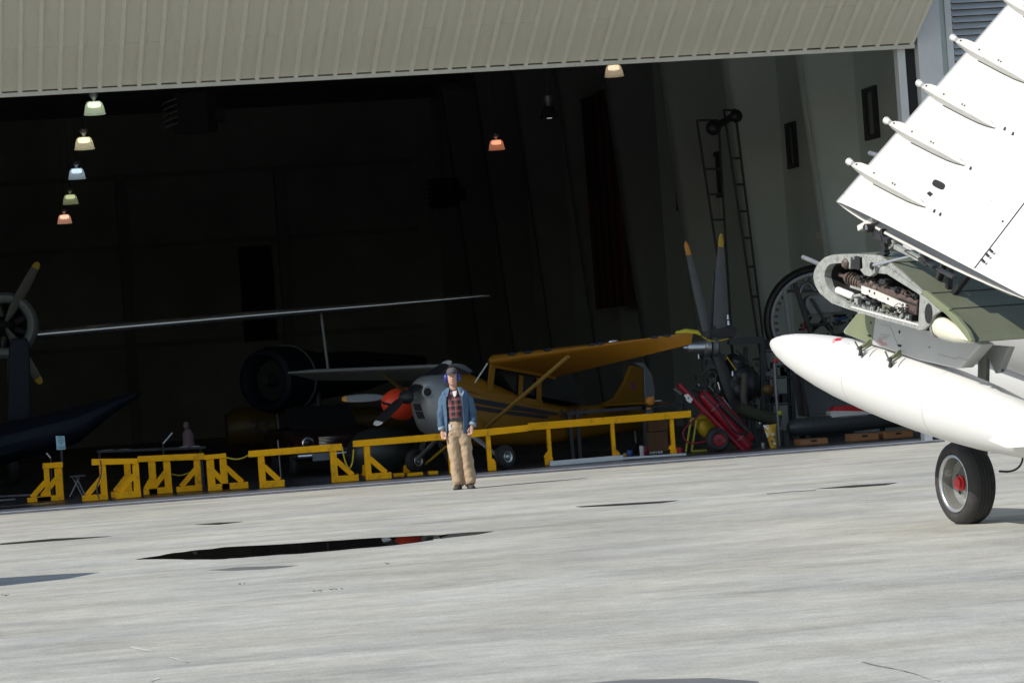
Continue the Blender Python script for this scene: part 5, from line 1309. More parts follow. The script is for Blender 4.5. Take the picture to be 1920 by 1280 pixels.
b = MB(); b.sweep(smooth2([at(1316, 630, Y - 0.1), at(1328, 638, Y - 0.12), at(1344, 640, Y - 0.12), at(1366, 635, Y - 0.1)]), 0.012, 8); b.build('strap', M['ropey'], eng, smooth=True)
b = MB(); b.tube(at(1362, 668, Y - 0.1), at(1385, 700, Y - 0.1), 0.012, n=8); b.build('strap', M['ropey'], eng)
ec = at(1372, 720, Y + 0.3)
b = MB(); b.lathe(ec + hax * 0.25, -hax, [(0, 0.12), (0.05, 0.28), (0.2, 0.33), (0.55, 0.33), (0.7, 0.2)], 22); b.build('crankcase', M['dark_metal'], eng, smooth=True)
for k in range(9):
    an = 2 * PI * k / 9; u_ = nrm(np.cross(hax, ZU)); w_ = np.cross(u_, hax)
    dd = u_ * math.cos(an) + w_ * math.sin(an)
    b = MB(); b.lathe(ec + dd * 0.28 - hax * 0.05, dd, [(0, 0.10)] + [(0.02 + 0.025 * q, 0.12 if q % 2 else 0.095) for q in range(8)] + [(0.24, 0.09), (0.26, 0.03)], 12); b.build('cylinder_head', M['dark_metal'], eng, smooth=True, angle=30)
b = MB(); b.tube(hubc - hax * 0.1, ec, 0.09, 0.12, 14); b.build('shaft', M['dark_metal'], eng, smooth=True)
b = MB(); b.bar(at(1365, 640, Y), at(1430, 637, Y), 0.12, 0.12); b.build('hoist_beam', M['black'], eng)
for (x0, y0, x1) in [(1340, 760, 1325), (1405, 760, 1420), (1398, 650, 1402), (1428, 640, 1432)]:
    b = MB(); b.bar(at(x0, y0, Y + 0.4), V(at(x1, 840, Y + 0.4)[0], Y + 0.4, FZ), 0.07, 0.07); b.build('stand_leg', M['purlin'], eng)
b = MB()
for _ in range(60):
    p = at(random.uniform(1305, 1432), random.uniform(665, 790), Y + random.uniform(0.1, 0.7)); b.box(p, [random.uniform(0.03, 0.12) for _ in range(3)])
for _ in range(30):
    p = at(random.uniform(1310, 1430), random.uniform(665, 780), Y + random.uniform(0, 0.5)); q = p + V(random.uniform(-.2, .2), random.uniform(-.1, .1), random.uniform(-.25, .25)); b.tube(p, q, random.uniform(0.008, 0.022), n=6)
tag(b.build('engine_pipes', M['dark_metal'], eng), kind='stuff')
for (x, y, r_) in [(1366, 605, 0.035), (1365, 594, 0.03), (1374, 700, 0.03), (1310, 668, 0.02), (1425, 790, 0.03), (1398, 700, 0.02)]:
    b = MB(); b.lathe(at(x, y, Y - 0.05), ZU, [(-0.04, r_), (0.04, r_ * 0.7)], 10); b.build('fitting', M['alu'], eng, smooth=True)
# olive pipe / hose lying to the lower right of it
b = MB(); b.sweep([at(1385, 765, 54.9), at(1420, 778, 54.9), at(1462, 790, 54.9)], 0.11, 14); t_ = b.build('duct', mat('olive_duct', (0.05, 0.052, 0.03), 0.8, var=0.2, scale=8), smooth=True); tag(t_, 'fat olive brown duct lying between the engine and the dark grey tank', 'duct')
b = MB(); b.sweep([at(1396, 700, 55.2), at(1394, 740, 55.2), at(1398, 772, 55.2)], 0.06, 10); t_ = b.build('exhaust_pipe', mat('pale_rusty_pipe', (0.09, 0.085, 0.07), 0.7, var=0.3, scale=6), smooth=True); tag(t_, 'pale rusty upright pipe right of the dark engine', 'pipe')
# pole with a yellow knot
t = thing('stanchion', V(at(1462, 842, 54.3)[0], 54.3, FZ), 'grey pole with a yellow knot and red top standing behind the snack bag', 'pole')
b = MB(); b.tube(at(1452, 680, 54.3), V(at(1462, 842, 54.3)[0], 54.3, FZ), 0.025, n=10); b.build('post', M['steel'], t)
b = MB(); b.ball(at(1462, 774, 54.25), 0.045, 8, 6); b.build('knot', M['limestand'], t); b = MB(); b.ball(at(1454, 676, 54.25), 0.04, 8, 6); b.build('cap', M['redcap'], t)
b = MB(); b.lathe(at(1468, 822, 54.4), V(1, -.3, 0), [(-.02, .13), (0, .17), (.02, .13)], 20); b.build('wheel', M['gunmetal'], t, smooth=True)
b = MB(); b.ball(at(1440, 730, 54.6), (0.1, 0.08, 0.09), 10, 6); b.build('bucket', M['dimyellow'], t, smooth=True)

# black ring cowling on a stand with pipes and a white tank
Y = 57.0
rcn = at(1536, 600, Y); R1 = 1.0
t = thing('engine_cowling', V(rcn[0], Y, FZ), 'large black ring cowling with silver inner edge on a pipe stand behind the white tank', 'cowling')
cax = nrm(-f0 - r0 * 0.12)
ring = [(-0.35, R1 * 0.93), (-0.33, R1), (-0.1, R1), (0.06, R1 * 0.985), (0.12, R1 * 0.94), (0.13, R1 * 0.90), (0.10, R1 * 0.865), (0.0, R1 * 0.86), (-0.33, R1 * 0.90), (-0.35, R1 * 0.93)]
b = MB(); b.lathe(rcn, cax, ring, 64, caps=False); b.build('ring', M['black'], t, smooth=True, angle=40)
b = MB(); b.lathe(rcn, cax, [(0.09, R1 * 0.858), (0.10, R1 * 0.835), (0.09, R1 * 0.80), (0.02, R1 * 0.80), (0.0, R1 * 0.857)], 64, caps=False); ir = b.build('inner_ring', M['steel'], t, smooth=True, angle=40)
for k in range(40):
    an = 2 * PI * k / 40; u_ = nrm(np.cross(cax, ZU)); dd = u_ * math.cos(an) + np.cross(u_, cax) * math.sin(an)
    b = MB(); b.box(rcn + cax * 0.07 + dd * R1 * 0.765, (0.06, 0.05, 0.05), (dd, np.cross(dd, cax), cax)); b.build('tooth', M['black'], ir)
for (x0, y0, x1, y1, w, mt_) in [(1470, 540, 1484, 645, 0.07, 'steel'), (1482, 645, 1490, 830, 0.08, 'gunmetal'), (1490, 530, 1530, 655, 0.08, 'purlin'), (1478, 545, 1540, 545, 0.06, 'purlin'), (1520, 560, 1565, 630, 0.05, 'gunmetal'), (1500, 610, 1580, 606, 0.06, 'dark_metal'), (1512, 640, 1600, 622, 0.05, 'dark_metal'),
                                 (1450, 700, 1462, 800, 0.06, 'steel'), (1500, 700, 1520, 800, 0.05, 'gunmetal')]:
    b = MB(); b.bar(at(x0, y0, Y + 0.1), at(x1, y1, Y + 0.1), w, w); b.build('stand_bar', M[mt_] if mt_ != 'steel' else M['pale_post'], t, bevel=0.01)
b = MB(); b.sweep([at(1530, 545, Y + .1), at(1515, 530, Y + .1), at(1505, 535, Y + .1), at(1500, 550, Y + .1)], 0.045, 10); b.build('pipe', M['steel'], t, smooth=True)
b = MB(); b.prism([at(*p, Y + 0.15) for p in [(1512, 560), (1518, 554), (1560, 552), (1580, 565), (1582, 585), (1520, 590), (1510, 575)]], V(0, 0.25, 0)); b.build('white_tank', mat('grubby_white', (0.30, 0.31, 0.31), 0.5, var=0.15, scale=6), t, bevel=0.03)
b = MB()
for _ in range(50):
    p = at(random.uniform(1480, 1640), random.uniform(590, 690), Y + random.uniform(0.2, 0.6)); q = p + V(random.uniform(-.25, .25), random.uniform(-.1, .1), random.uniform(-.2, .2)); b.tube(p, q, random.uniform(0.01, 0.04), n=7)
tag(b.build('pipework', M['dark_metal'], t), kind='stuff')
for (x0, y0, x1, y1, c_) in [(1506, 605, 1508, 620, 'red'), (1565, 600, 1590, 595, 'blue'), (1552, 596, 1562, 612, 'steel')]:
    b = MB(); b.tube(at(x0, y0, Y), at(x1, y1, Y), 0.02, n=8); b.build('pipe', M[c_], t, smooth=True)
# grubby white sheet draped behind, grey cabinet
t = thing('cabinet', V(at(1540, 820, 57.6)[0], 57.6, FZ), 'pale grey cabinet standing low behind the ring cowling stand', 'cabinet')
b = MB(); b.prism([at(*p, 57.6) for p in [(1500, 700), (1600, 690), (1610, 770), (1510, 780)]], V(0, 0.5, 0)); b.build('body', mat('cabinet_grey', (0.22, 0.225, 0.23), 0.5), t, bevel=0.02)
b = MB(); p = at(1555, 790, 57.7); b.box(V(p[0], 57.95, (p[2] + FZ) / 2), (0.9, 0.4, p[2] - FZ)); b.build('base', M['black'], t)
# shelves of dark clutter between engine and ring
t = thing('storage_rack', V(at(1450, 840, 57.2)[0], 57.2, FZ), 'dark storage rack crowded with parts behind the engine stand', 'rack')
for x in (1432, 1476):
    b = MB(); b.bar(at(x, 640, 57.2), V(at(x + 9, 840, 57.2)[0], 57.2, FZ), 0.06, 0.06); b.build('upright', M['gunmetal'], t)
for y in (660, 710, 760):
    b = MB(); b.bar(at(1430, y, 57.2), at(1482, y - 3, 57.2), 0.4, 0.03); b.build('shelf', M['gunmetal'], t)
for k in range(14):
    y = random.choice((655, 705, 755)); p = at(random.uniform(1436, 1476), y, 57.2); h_ = random.uniform(0.08, 0.25); b = MB(); b.box(p + V(0, 0, h_ / 2), (random.uniform(0.06, 0.16), 0.2, h_)); b.build('part', M[random.choice(['gunmetal', 'dark_metal', 'steel', 'black'])], t, bevel=0.01)

# notice on a stand, chairs and bits in the dark at left
Y = 55.4
t = thing('notice_stand', V(at(114, 941, Y)[0], Y, FZ), 'pale blue printed notice on a dark post by the leftmost barriers', 'sign')
b = MB(); b.prism([at(104.5, 817, Y), at(121, 817, Y), at(123, 842, Y), at(106.5, 843, Y)], V(0, 0.02, 0)); sg = b.build('board', M['sign'], t)
for k, (x0, x1) in enumerate([(108, 118), (107, 119.5), (109, 119), (108, 120), (110, 118), (112, 116), (108, 121), (108, 121)]):
    y = 819.6 + 2.7 * k + (1.5 if k > 5 else 0)
    b = MB(); b.bar(at(x0 + k * 0.15, y, Y - 0.003), at(x1 + k * 0.15, y - 0.6, Y - 0.003), 0.002, 0.008, V(0, 1, 0)); b.build('print_line', M['ink'], sg)
b = MB(); b.bar(at(115, 843, Y), V(at(119, 940, Y)[0], Y, FZ), 0.035, 0.035); b.build('post', M['black'], t)
b = MB(); b.lathe(V(at(119, 941, Y)[0], Y, FZ), ZU, [(0, 0.16), (0.02, 0.15), (0.04, 0.03)], 20); b.build('base', M['black'], t)
for (x0, y0, x1, y1, Y, lab) in [(87, 849, 95, 858, 55.5, 'short white stick leaning beside the blue notice'), (306, 831, 323, 811, 56.5, 'slanted white stick in the dark above the three-post barrier')]:
    p0, p1 = at(x0, y0, Y), at(x1, y1, Y); t = thing('stick', V(p0[0], Y, FZ), lab, 'stick')
    b = MB(); b.tube(p0, p1, 0.012, n=8); b.build('rod', M['paper'], t); low_ = p0 if p0[2] < p1[2] else p1
    b = MB(); b.tube(V(low_[0], Y + 0.05, FZ), low_ + V(0, 0.05, 0.02), 0.012, n=6); b.build('post', M['black'], t)
t = thing('folding_stool', V(at(145, 925, 55.8)[0], 55.8, FZ), 'dark folding stool standing between the dim barrier and the chained barrier', 'stool')
for (x0, x1) in [(135, 155), (150, 130), (142, 160)]:
    b = MB(); b.tube(at(x0, 892, 55.8), V(at(x1, 928, 55.8)[0], 55.8, FZ), 0.015, n=6); b.build('leg', M['steel'], t)
b = MB(); b.box(at(145, 892, 55.8), (0.26, 0.22, 0.03)); b.build('seat', M['gunmetal'], t)
# dark display table with a pink draped figure and pale papers
Y = 57.0
t = thing('table', V(at(330, 840, Y)[0], Y, FZ), 'dark display table in shadow behind the three-post barrier', 'table')
p0, p1 = at(180, 846, Y), at(382, 838, Y)
b = MB(); b.bar(p0, p1, 0.7, 0.04, V(0, 1, 0)); b.build('top', M['black'], t)
for u in (0.03, 0.97):
    p = p0 + (p1 - p0) * u; b = MB(); b.bar(p, V(p[0], Y, FZ), 0.05, 0.05); b.build('leg', M['black'], t)
t = thing('draped_bust', V(at(353, 836, Y)[0], Y, p1[2] + 0.02), 'small pinkish cloth-draped bust on the dark table', 'bust')
zb = p1[2] + 0.022; c_ = at(353, 820, Y)
b = MB(); b.lathe(V(c_[0], Y, zb), ZU, [(0, 0.11), (0.1, 0.095), (0.22, 0.10), (0.28, 0.06), (0.31, 0.035)], 16); b.build('body', M['pink'], t, smooth=True)
b = MB(); b.ball(V(c_[0] - 0.02, Y, zb + 0.37), (0.05, 0.055, 0.07), 12, 8); b.build('head', M['pink'], t, smooth=True)
for (x, w) in [(345, 0.14), (366, 0.15), (201, 0.2), (232, 0.2)]:
    p = at(x, 841, Y - 0.2); p[2] = np.interp(p[0], [p0[0], p1[0]], [p0[2], p1[2]]) + 0.024; b = MB(); b.box(p, (w, 0.2, 0.006)); tag(b.build('paper_sheet', M['paper'] if x > 300 else M['steel']), {345: 'pale paper sheet at the foot of the pink bust, left one', 366: 'pale paper sheet just right of the pink bust', 201: 'dull sheet on the dark table, farthest left', 232: 'dull sheet on the dark table left of the white stick'}[x], 'paper')
# metal strips lying far left
for (x0, x1, y, lab) in [(0, 60, 929, 'longer grey metal strip on the floor at the left edge'), (0, 28, 937, 'shorter grey metal strip on the floor at the left edge')]:
    p0, p1 = on_z(x0 - 20, y + 2, FZ + 0.05), on_z(x1, y - 2, FZ + 0.05); b = MB(); b.bar(p0, p1, 0.05, 0.03); tag(b.build('metal_strip', M['steel']), lab, 'strip')

# ------------------------------------------------------------------ aircraft deep in the dark
Y = 66.0
tw = thing('silver_aircraft', V(at(10, 800, Y)[0], Y, FZ), 'silver propeller aircraft in the dark at the left edge with a long bright-edged wing', 'aircraft')
b = MB(); rg = []
wing_px = [(-160, 640, 663, 2.6), (60, 617, 635, 2.6), (250, 600, 618, 2.4), (480, 580, 598, 2.1), (700, 565, 577, 1.8), (860, 553, 561, 1.4), (905, 549.5, 556, 1.0), (920, 552, 555, 0.5)]
for (x, y0, y1, ch) in wing_px:
    a_, c_ = at(x, y0, Y), at(x, y1, Y); th = (a_[2] - c_[2]) / 2; m_ = (a_ + c_) / 2
    rg.append([m_ + V(0, ch * (0.5 - 0.5 * math.cos(q)) if False else ch * (1 - math.cos(q)) / 2, 0) + ZU * th * math.sin(q) * (1.0 if math.sin(q) > 0 else 1.0) * (1.0 - 0.35 * (1 - math.cos(q)) / 2) for q in [2 * PI * k / 20 for k in range(20)]])
b.rings(rg); wg = b.build('wing', mat('bare_metal', (0.42, 0.43, 0.44), 0.30, 0.8, var=0.05, scale=2), tw, smooth=True)
b = MB(); le_ = [(at(x, (y0 + y1) / 2 + 2, Y) , (at(x, y0, Y)[2] - at(x, y1, Y)[2]) * 0.44) for x, y0, y1, ch in wing_px]
b.sweep([q[0] for q in le_], [max(0.012, q[1]) for q in le_], 20, ZU); b.build('leading_edge', mat('polished_metal', (0.70, 0.71, 0.72), 0.22, 0.9), wg, smooth=True)
b = MB(); b.tube(at(602, 588, Y + 0.6), at(615, 692, Y + 0.6), 0.035, n=10); b.build('wing_strut', M['silver'], tw, smooth=True)
nc = at(9, 611, Y - 0.4); nax = nrm(-f0 + r0 * 0.10 + ZU * 0.05)
b = MB(); b.lathe(nc, nax, [(-0.9, 0.50), (-0.5, 0.62), (0.0, 0.66), (0.22, 0.64), (0.30, 0.58), (0.29, 0.50), (0.22, 0.445), (0.0, 0.44), (-0.3, 0.43)], 44, caps=False); b.build('engine_cowl', M['cowlgrey'], tw, smooth=True, angle=60)
b = MB(); b.lathe(nc, nax, [(-0.32, 0.44), (-0.30, 0.0)], 30, caps=False); b.build('engine_front', M['cavity'], tw)
b = MB(); b.lathe(nc, nax, [(-0.3, 0.20), (0.1, 0.16), (0.25, 0.10), (0.38, 0.06), (0.42, 0.0)], 20, caps=False); b.build('prop_hub', M['dark_metal'], tw, smooth=True)
for k in range(9):
    an = 2 * PI * k / 9; u_ = nrm(np.cross(nax, ZU)); dd = u_ * math.cos(an) + np.cross(u_, nax) * math.sin(an)
    b = MB(); b.tube(nc + dd * 0.2 - nax * 0.15, nc + dd * 0.42 - nax * 0.15, 0.075, n=10); b.build('cylinder_head', M['dark_metal'], tw)
pcn = nc + nax * 0.3
pb_ = mat('dull_olive_blade', (0.11, 0.108, 0.09), 0.5)
for (x, y) in [(72, 492), (77, 719), (-120, 600)]:
    e_ = at(x, y, pcn[1]); blade(pcn + (e_ - pcn) * 0.06, e_, pb_, M['tip'], tw, 0.10, nax, 0.10)
b = MB(); b.tube(nc - nax * 0.8 - ZU * 0.3, V(nc[0], nc[1] + 0.8, FZ + 0.3), 0.07, n=10); b.build('gear_leg', M['dark_metal'], tw)
b = MB(); b.lathe(V(nc[0], nc[1] + 0.8, FZ + 0.42), V(1, 0, 0), [(-0.12, 0.2), (-0.13, 0.3), (-0.08, 0.39), (0, 0.42), (0.08, 0.39), (0.13, 0.3), (0.12, 0.2)], 24); b.build('wheel', M['rubber'], tw, smooth=True)

Y = 58.5
nv = thing('navy_aircraft', V(at(20, 900, Y)[0], Y, FZ), 'dark navy aircraft at the left edge with its low wing before the silver one', 'aircraft')
b = MB(); rg = []
for (x, y0, y1, ch) in [(-120, 826, 905, 2.6), (0, 795, 872, 2.4), (70, 779, 852, 2.2), (140, 762, 832, 1.9), (210, 744, 775, 1.4), (252, 733, 748, 0.9), (262, 734, 740, 0.3)]:
    a_, c_ = at(x, y0, Y), at(x, y1, Y); m_ = (a_ + c_) / 2; th = (a_[2] - c_[2]) / 2
    rg.append([m_ + V(0, -0.2 + ch * 0.5 * math.cos(q), 0) + ZU * th * math.copysign(abs(math.sin(q)) ** 0.7, math.sin(q)) for q in [2 * PI * k / 20 for k in range(20)]])
b.rings(rg); nw = b.build('wing', M['navy'], nv, smooth=True)
b = MB(); b.prism([at(*p, Y + 0.6) for p in [(17, 650), (22, 634), (50, 632), (56, 645), (58, 790), (14, 790)]], V(0, 0.16, 0)); b.build('upright_wing', M['navy'], nv, bevel=0.04)
for (x, y) in [(125, 777), (28, 806)]:
    b = MB(); b.ball(at(x, y, Y - 0.9), (0.05, 0.03, 0.015), 8, 5); b.build('wing_light', M['steel'], nw)
b = MB(); b.tube(at(-30, 860, Y), V(at(-30, 860, Y)[0], Y, FZ + 0.3), 0.07, n=10); b.build('gear_leg', M['navy'], nv)
b = MB(); q = V(at(-30, 860, Y)[0], Y, FZ + 0.33); b.lathe(q, V(1, 0, 0), [(-0.1, 0.2), (-0.08, 0.3), (0, 0.33), (0.08, 0.3), (0.1, 0.2)], 22); b.build('wheel', M['rubber'], nv, smooth=True)

Y = 70.0
yt = thing('yellow_trainer', V(at(500, 830, Y)[0], Y, FZ), 'dim yellow fuselage with black numerals in the dark behind the barriers', 'aircraft')
b = MB(); rg = []
for (x, yc, h, d_) in [(425, 806, 30, 0.3), (445, 800, 36, 0.42), (500, 797, 38, 0.5), (580, 793, 34, 0.45), (660, 788, 26, 0.35), (760, 782, 18, 0.2)]:
    c_ = at(x, yc, Y); hh = h * Y / FPX
    rg.append([c_ + V(0, d_ * math.cos(q), 0) + ZU * hh * math.sin(q) for q in [2 * PI * k / 20 for k in range(20)]])
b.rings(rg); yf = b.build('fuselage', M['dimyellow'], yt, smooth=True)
lettering('23', at(470, 812, Y - 0.52), V(1, 0, 0), ZU, 0.42, M['black'], yf)
b = MB(); b.bar(at(540, 776, Y - 0.52), at(650, 772, Y - 0.5), 0.03, 0.05); b.build('stripe', M['black'], yf)
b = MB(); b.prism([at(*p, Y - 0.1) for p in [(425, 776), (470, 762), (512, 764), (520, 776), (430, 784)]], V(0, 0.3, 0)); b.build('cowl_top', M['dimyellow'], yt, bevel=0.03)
for x in (470, 540):
    b = MB(); q = at(x, 820, Y); b.tube(q, V(q[0], Y, FZ + 0.25), 0.05, n=8); b.lathe(V(q[0], Y, FZ + 0.27), V(1, 0, 0), [(-0.07, 0.15), (0, 0.27), (0.07, 0.15)], 18); b.build('gear_leg', M['dark_metal'], yt)
Y = 66.5
dk = thing('dark_fighter', V(at(520, 800, Y)[0], Y, FZ), 'dark radial-nosed aircraft behind the silver wing tip, its cowl ring faintly pale', 'aircraft')
nc = at(510, 712, Y); nax = nrm(-f0 - r0 * 0.55)
b = MB(); b.lathe(nc, nax, [(-1.6, 0.5), (-0.7, 0.66), (0.0, 0.68), (0.25, 0.62), (0.30, 0.52), (0.2, 0.44), (-0.1, 0.42)], 36, caps=False); b.build('cowl', M['navy'], dk, smooth=True)
b = MB(); b.lathe(nc - nax * 0.62, nax, [(0, 0.672), (0.0, 0.69), (0.05, 0.69), (0.05, 0.672)], 40, caps=False); b.build('cowl_band', M['steel'], dk, smooth=True)
b = MB(); b.lathe(nc, nax, [(-0.1, 0.43), (-0.05, 0.15), (0.3, 0.1), (0.35, 0.0)], 20, caps=False); b.build('engine_front', M['cavity'], dk, smooth=True)
b = MB(); b.sweep([nc - nax * 1.5, nc - nax * 3.5 + ZU * 0.05, nc - nax * 6 + ZU * 0.15], [0.5, 0.42, 0.15], 20); b.build('fuselage', M['navy'], dk, smooth=True)
for s_ in (-0.5, 0.5):
    q = nc - nax * 0.9 + np.cross(nax, ZU) * s_; b = MB(); b.tube(q - ZU * 0.3, V(q[0], q[1], FZ + 0.3), 0.06, n=8); b.lathe(V(q[0], q[1], FZ + 0.3), nrm(np.cross(nax, ZU)), [(-0.08, 0.15), (-0.06, 0.27), (0, 0.3), (0.06, 0.27), (0.08, 0.15)], 18); b.build('gear_leg', M['dark_metal'], dk, smooth=True)
# parked vintage car, nose to the door
Y = 57.2
cx = at(640, 870, Y)[0]
car = thing('vintage_car', V(cx, Y + 1.5, FZ), 'dark red vintage car with chrome bumper in shadow behind the yellow barriers', 'car')
b = MB(); prof_ = [(-0.02, 0.30), (-0.05, 0.45), (0.0, 0.66), (0.25, 0.74), (1.2, 0.82), (1.6, 0.86), (2.1, 1.25), (2.6, 1.33), (3.3, 1.28), (3.8, 0.9), (4.3, 0.84), (4.45, 0.6), (4.4, 0.3)]
hw = [0.68, 0.72, 0.72, 0.76, 0.8, 0.8, 0.62, 0.58, 0.6, 0.76, 0.74, 0.72, 0.68]
b.prism([V(cx - 0.8, Y + 0.15 + y, FZ + zz * 0.92 if zz < 0.87 else FZ + 0.80) for y, zz in prof_], V(1.6, 0, 0)); body = b.build('body', M['carred'], car, bevel=0.08)
b = MB(); b.rings([[V(cx + s * 0.62, Y + 1.75, FZ + 0.79), V(cx + s * 0.52, Y + 2.25, FZ + 1.2), V(cx + s * 0.52, Y + 3.2, FZ + 1.2), V(cx + s * 0.62, Y + 3.8, FZ + 0.79)] for s in (-1, 1)]); b.build('cabin', M['glass_dark'], car, bevel=0.05)
b = MB(); b.sweep([V(cx - 0.82, Y + 0.2, FZ + 0.36), V(cx - 0.74, Y + 0.03, FZ + 0.36), V(cx, Y, FZ + 0.36), V(cx + 0.74, Y + 0.03, FZ + 0.36), V(cx + 0.82, Y + 0.2, FZ + 0.36)], [(0.03, 0.045)] * 5, 10); b.build('bumper', M['chrome'], car, smooth=True)
for s in (-1, 1):
    b = MB(); b.lathe(V(cx + s * 0.55, Y + 0.14, FZ + 0.58), V(0, -1, 0), [(0, 0.10), (0.04, 0.115), (0.06, 0.10), (0.07, 0.085)], 20); hl = b.build('headlight', M['chrome'], car, smooth=True, angle=35)
    b = MB(); b.lathe(V(cx + s * 0.55, Y + 0.07, FZ + 0.58), V(0, -1, 0), [(0, 0.084), (0.012, 0.07), (0.02, 0.0)], 18, caps=False); b.build('lens', M['glass_dark'], hl, smooth=True)
    for yy in (0.85, 3.5):
        b = MB(); b.lathe(V(cx + s * 0.72, Y + yy, FZ + 0.31), V(1, 0, 0), [(-0.09, 0.18), (-0.08, 0.28), (0, 0.31), (0.08, 0.28), (0.09, 0.18)], 24); w_ = b.build('wheel', M['rubber'], car, smooth=True, angle=40)
        b = MB(); b.lathe(V(cx + s * 0.81, Y + yy, FZ + 0.31), V(s, 0, 0), [(-0.01, 0.17), (0.01, 0.15), (0.02, 0.0)], 20, caps=False); b.build('hub_cap', M['chrome'], w_, smooth=True)
b = MB(); b.box(V(cx - 0.35, Y - 0.035, FZ + 0.33), (0.30, 0.01, 0.13)); b.build('number_plate', M['steel'], car)
b = MB()
for k in range(9): b.box(V(cx, Y + 0.10, FZ + 0.46 + 0.025 * k), (0.7, 0.03, 0.008))
b.build('grille', M['chrome'], car)
t = thing('stanchion', V(at(527, 905, 56.2)[0], 56.2, FZ), 'thin grey pole standing behind the barrier left of the dark car', 'pole')
b = MB(); b.tube(at(521, 825, 56.2), V(at(527, 895, 56.2)[0], 56.2, FZ), 0.014, n=8); b.build('post', M['steel'], t)
b = MB(); b.lathe(V(at(527, 895, 56.2)[0], 56.2, FZ), ZU, [(0, 0.12), (0.015, 0.11), (0.02, 0.02)], 16); b.build('base', M['black'], t)

# unseen aircraft added outside the frame to throw the shadow at lower left
tip = on_z(182, 1073, 0) + SUN_H / np.linalg.norm(SUN_H) * (2.4 / math.tan(SUN_EL)) + ZU * 2.4
pk = thing('shadow_aircraft', V(tip[0] - 6.5, tip[1] + 0.5, 0), 'grey aircraft added past the left edge so its wing shadow reaches the ramp', 'aircraft')
b = MB(); b.rings([[tip + V(-u, 0.25 * u - 0.0, 0) + V(0, -c0, 0) * 0 + q for q in qs] for u, c0, qs in
    [(0.0, 0, [V(0, 0, -0.02), V(0, 0.06, -0.02), V(0, 0.06, 0.02), V(0, 0, 0.02)]), (0.35, 0, [V(0, -0.75, -0.03), V(0, 0.18, -0.05), V(0, 0.18, 0.05), V(0, -0.75, 0.03)]), (1.2, 0, [V(0, -1.35, -0.03), V(0, 0.2, -0.07), V(0, 0.2, 0.07), V(0, -1.35, 0.03)]), (6.0, 0, [V(0, -2.6, -0.04), V(0, -0.6, -0.12), V(0, -0.6, 0.12), V(0, -2.6, 0.04)])]])
b.build('wing', M['grey_paint'], pk, smooth=True)
b = MB(); b.sweep([tip + V(-6.5, 3.0, 0.1), tip + V(-6.5, 2.6, 0), tip + V(-6.5, 0, -0.2), tip + V(-6.5, -4, 0)], [0.1, 0.55, 0.7, 0.3], 20, ZU); b.build('fuselage', M['grey_paint'], pk, smooth=True)
for dx in (-5.0, -8.0):
    q = tip + V(dx, 0.2, -0.3); b = MB(); b.tube(q, V(q[0], q[1], 0.35), 0.06, n=10); b.lathe(V(q[0], q[1], 0.35), V(1, 0, 0), [(-0.1, 0.2), (-0.08, 0.31), (0, 0.349), (0.08, 0.31), (0.1, 0.2)], 22); b.build('gear_leg', M['rubber'], pk, smooth=True)

# ------------------------------------------------------------------ the man
mb0 = on_z(868, 916.5, 0); mb0[2] = 0
tc_ = nrm(V(-mb0[0], -mb0[1], 0)); MR = nrm(np.cross(ZU, tc_)); MT = tc_
if MR @ r0 < 0: MR = -MR
man = thing('person', mb0, 'standing man in dark cap, blue ear defenders, denim jacket, plaid shirt and tan trousers', 'person')
def H(x, t, zz): return mb0 + MR * (x * 0.93 - 0.002) + MT * t + ZU * zz
skin = mat('skin', (0.50, 0.29, 0.21), 0.55, var=0.06, scale=30)
denim = mat('denim', (0.052, 0.105, 0.175), 0.8, var=0.28, scale=9, dirt=((0.12, 0.19, 0.28), 0.56, 0.8, 12), bump=0.8, bscale=13, stretch=(1, 1, 0.6))
denim_l = mat('denim_faded', (0.22, 0.28, 0.34), 0.85, var=0.2, scale=20)
tan = mat('tan_cotton', (0.39, 0.285, 0.18), 0.85, var=0.16, scale=8, bump=0.5, bscale=5, stretch=(1.3, 1, 0.55))
dkcap = mat('charcoal_cap', (0.075, 0.072, 0.072), 0.85, var=0.25, scale=40)
shoe_m = mat('dark_brown_leather', (0.045, 0.037, 0.030), 0.6, var=0.3, scale=20)
hair_m = mat('brown_hair', (0.05, 0.03, 0.02), 0.7)
def ring_el(c, rx, ry, n=24, k=1.0):
    return [c + MR * rx * 0.94 * math.copysign(abs(math.cos(q)) ** k, math.cos(q)) + MT * ry * math.copysign(abs(math.sin(q)) ** k, math.sin(q)) for q in [2 * PI * j / n for j in range(n)]]
hx = -0.042                                     # head leans a touch to the left
# body: head, neck, torso, arms, hands, legs fused into one skin
b = MB()
hd = [(1.505, 0.020, 0.030, 0.050), (1.515, 0.040, 0.050, 0.035), (1.535, 0.058, 0.070, 0.022), (1.56, 0.067, 0.082, 0.012), (1.60, 0.073, 0.092, 0.004), (1.645, 0.076, 0.096, -0.002), (1.69, 0.074, 0.094, -0.006), (1.72, 0.062, 0.080, -0.008), (1.742, 0.035, 0.045, -0.008)]
b.rings([ring_el(H(hx, t_, zz), rx, ry) for zz, rx, ry, t_ in hd])
b.sweep([H(-0.025, -0.012, 1.40), H(-0.035, -0.008, 1.47), H(hx, 0, 1.55)], [0.064, 0.056, 0.054], 16)
b.sweep([H(hx, 0.088, 1.63), H(hx, 0.106, 1.595), H(hx, 0.085, 1.588)], [0.008, 0.014, 0.010], 8)          # nose
b.ball(H(hx, 0.078, 1.535), (0.022, 0.016, 0.016), 10, 6)
b.ball(H(hx - 0.028, 0.083, 1.645), (0.022, 0.010, 0.007), 8, 5); b.ball(H(hx + 0.028, 0.083, 1.645), (0.022, 0.010, 0.007), 8, 5)
for s in (-1, 1): b.ball(H(hx + s * 0.077, -0.01, 1.61), (0.010, 0.02, 0.032), 8, 6)
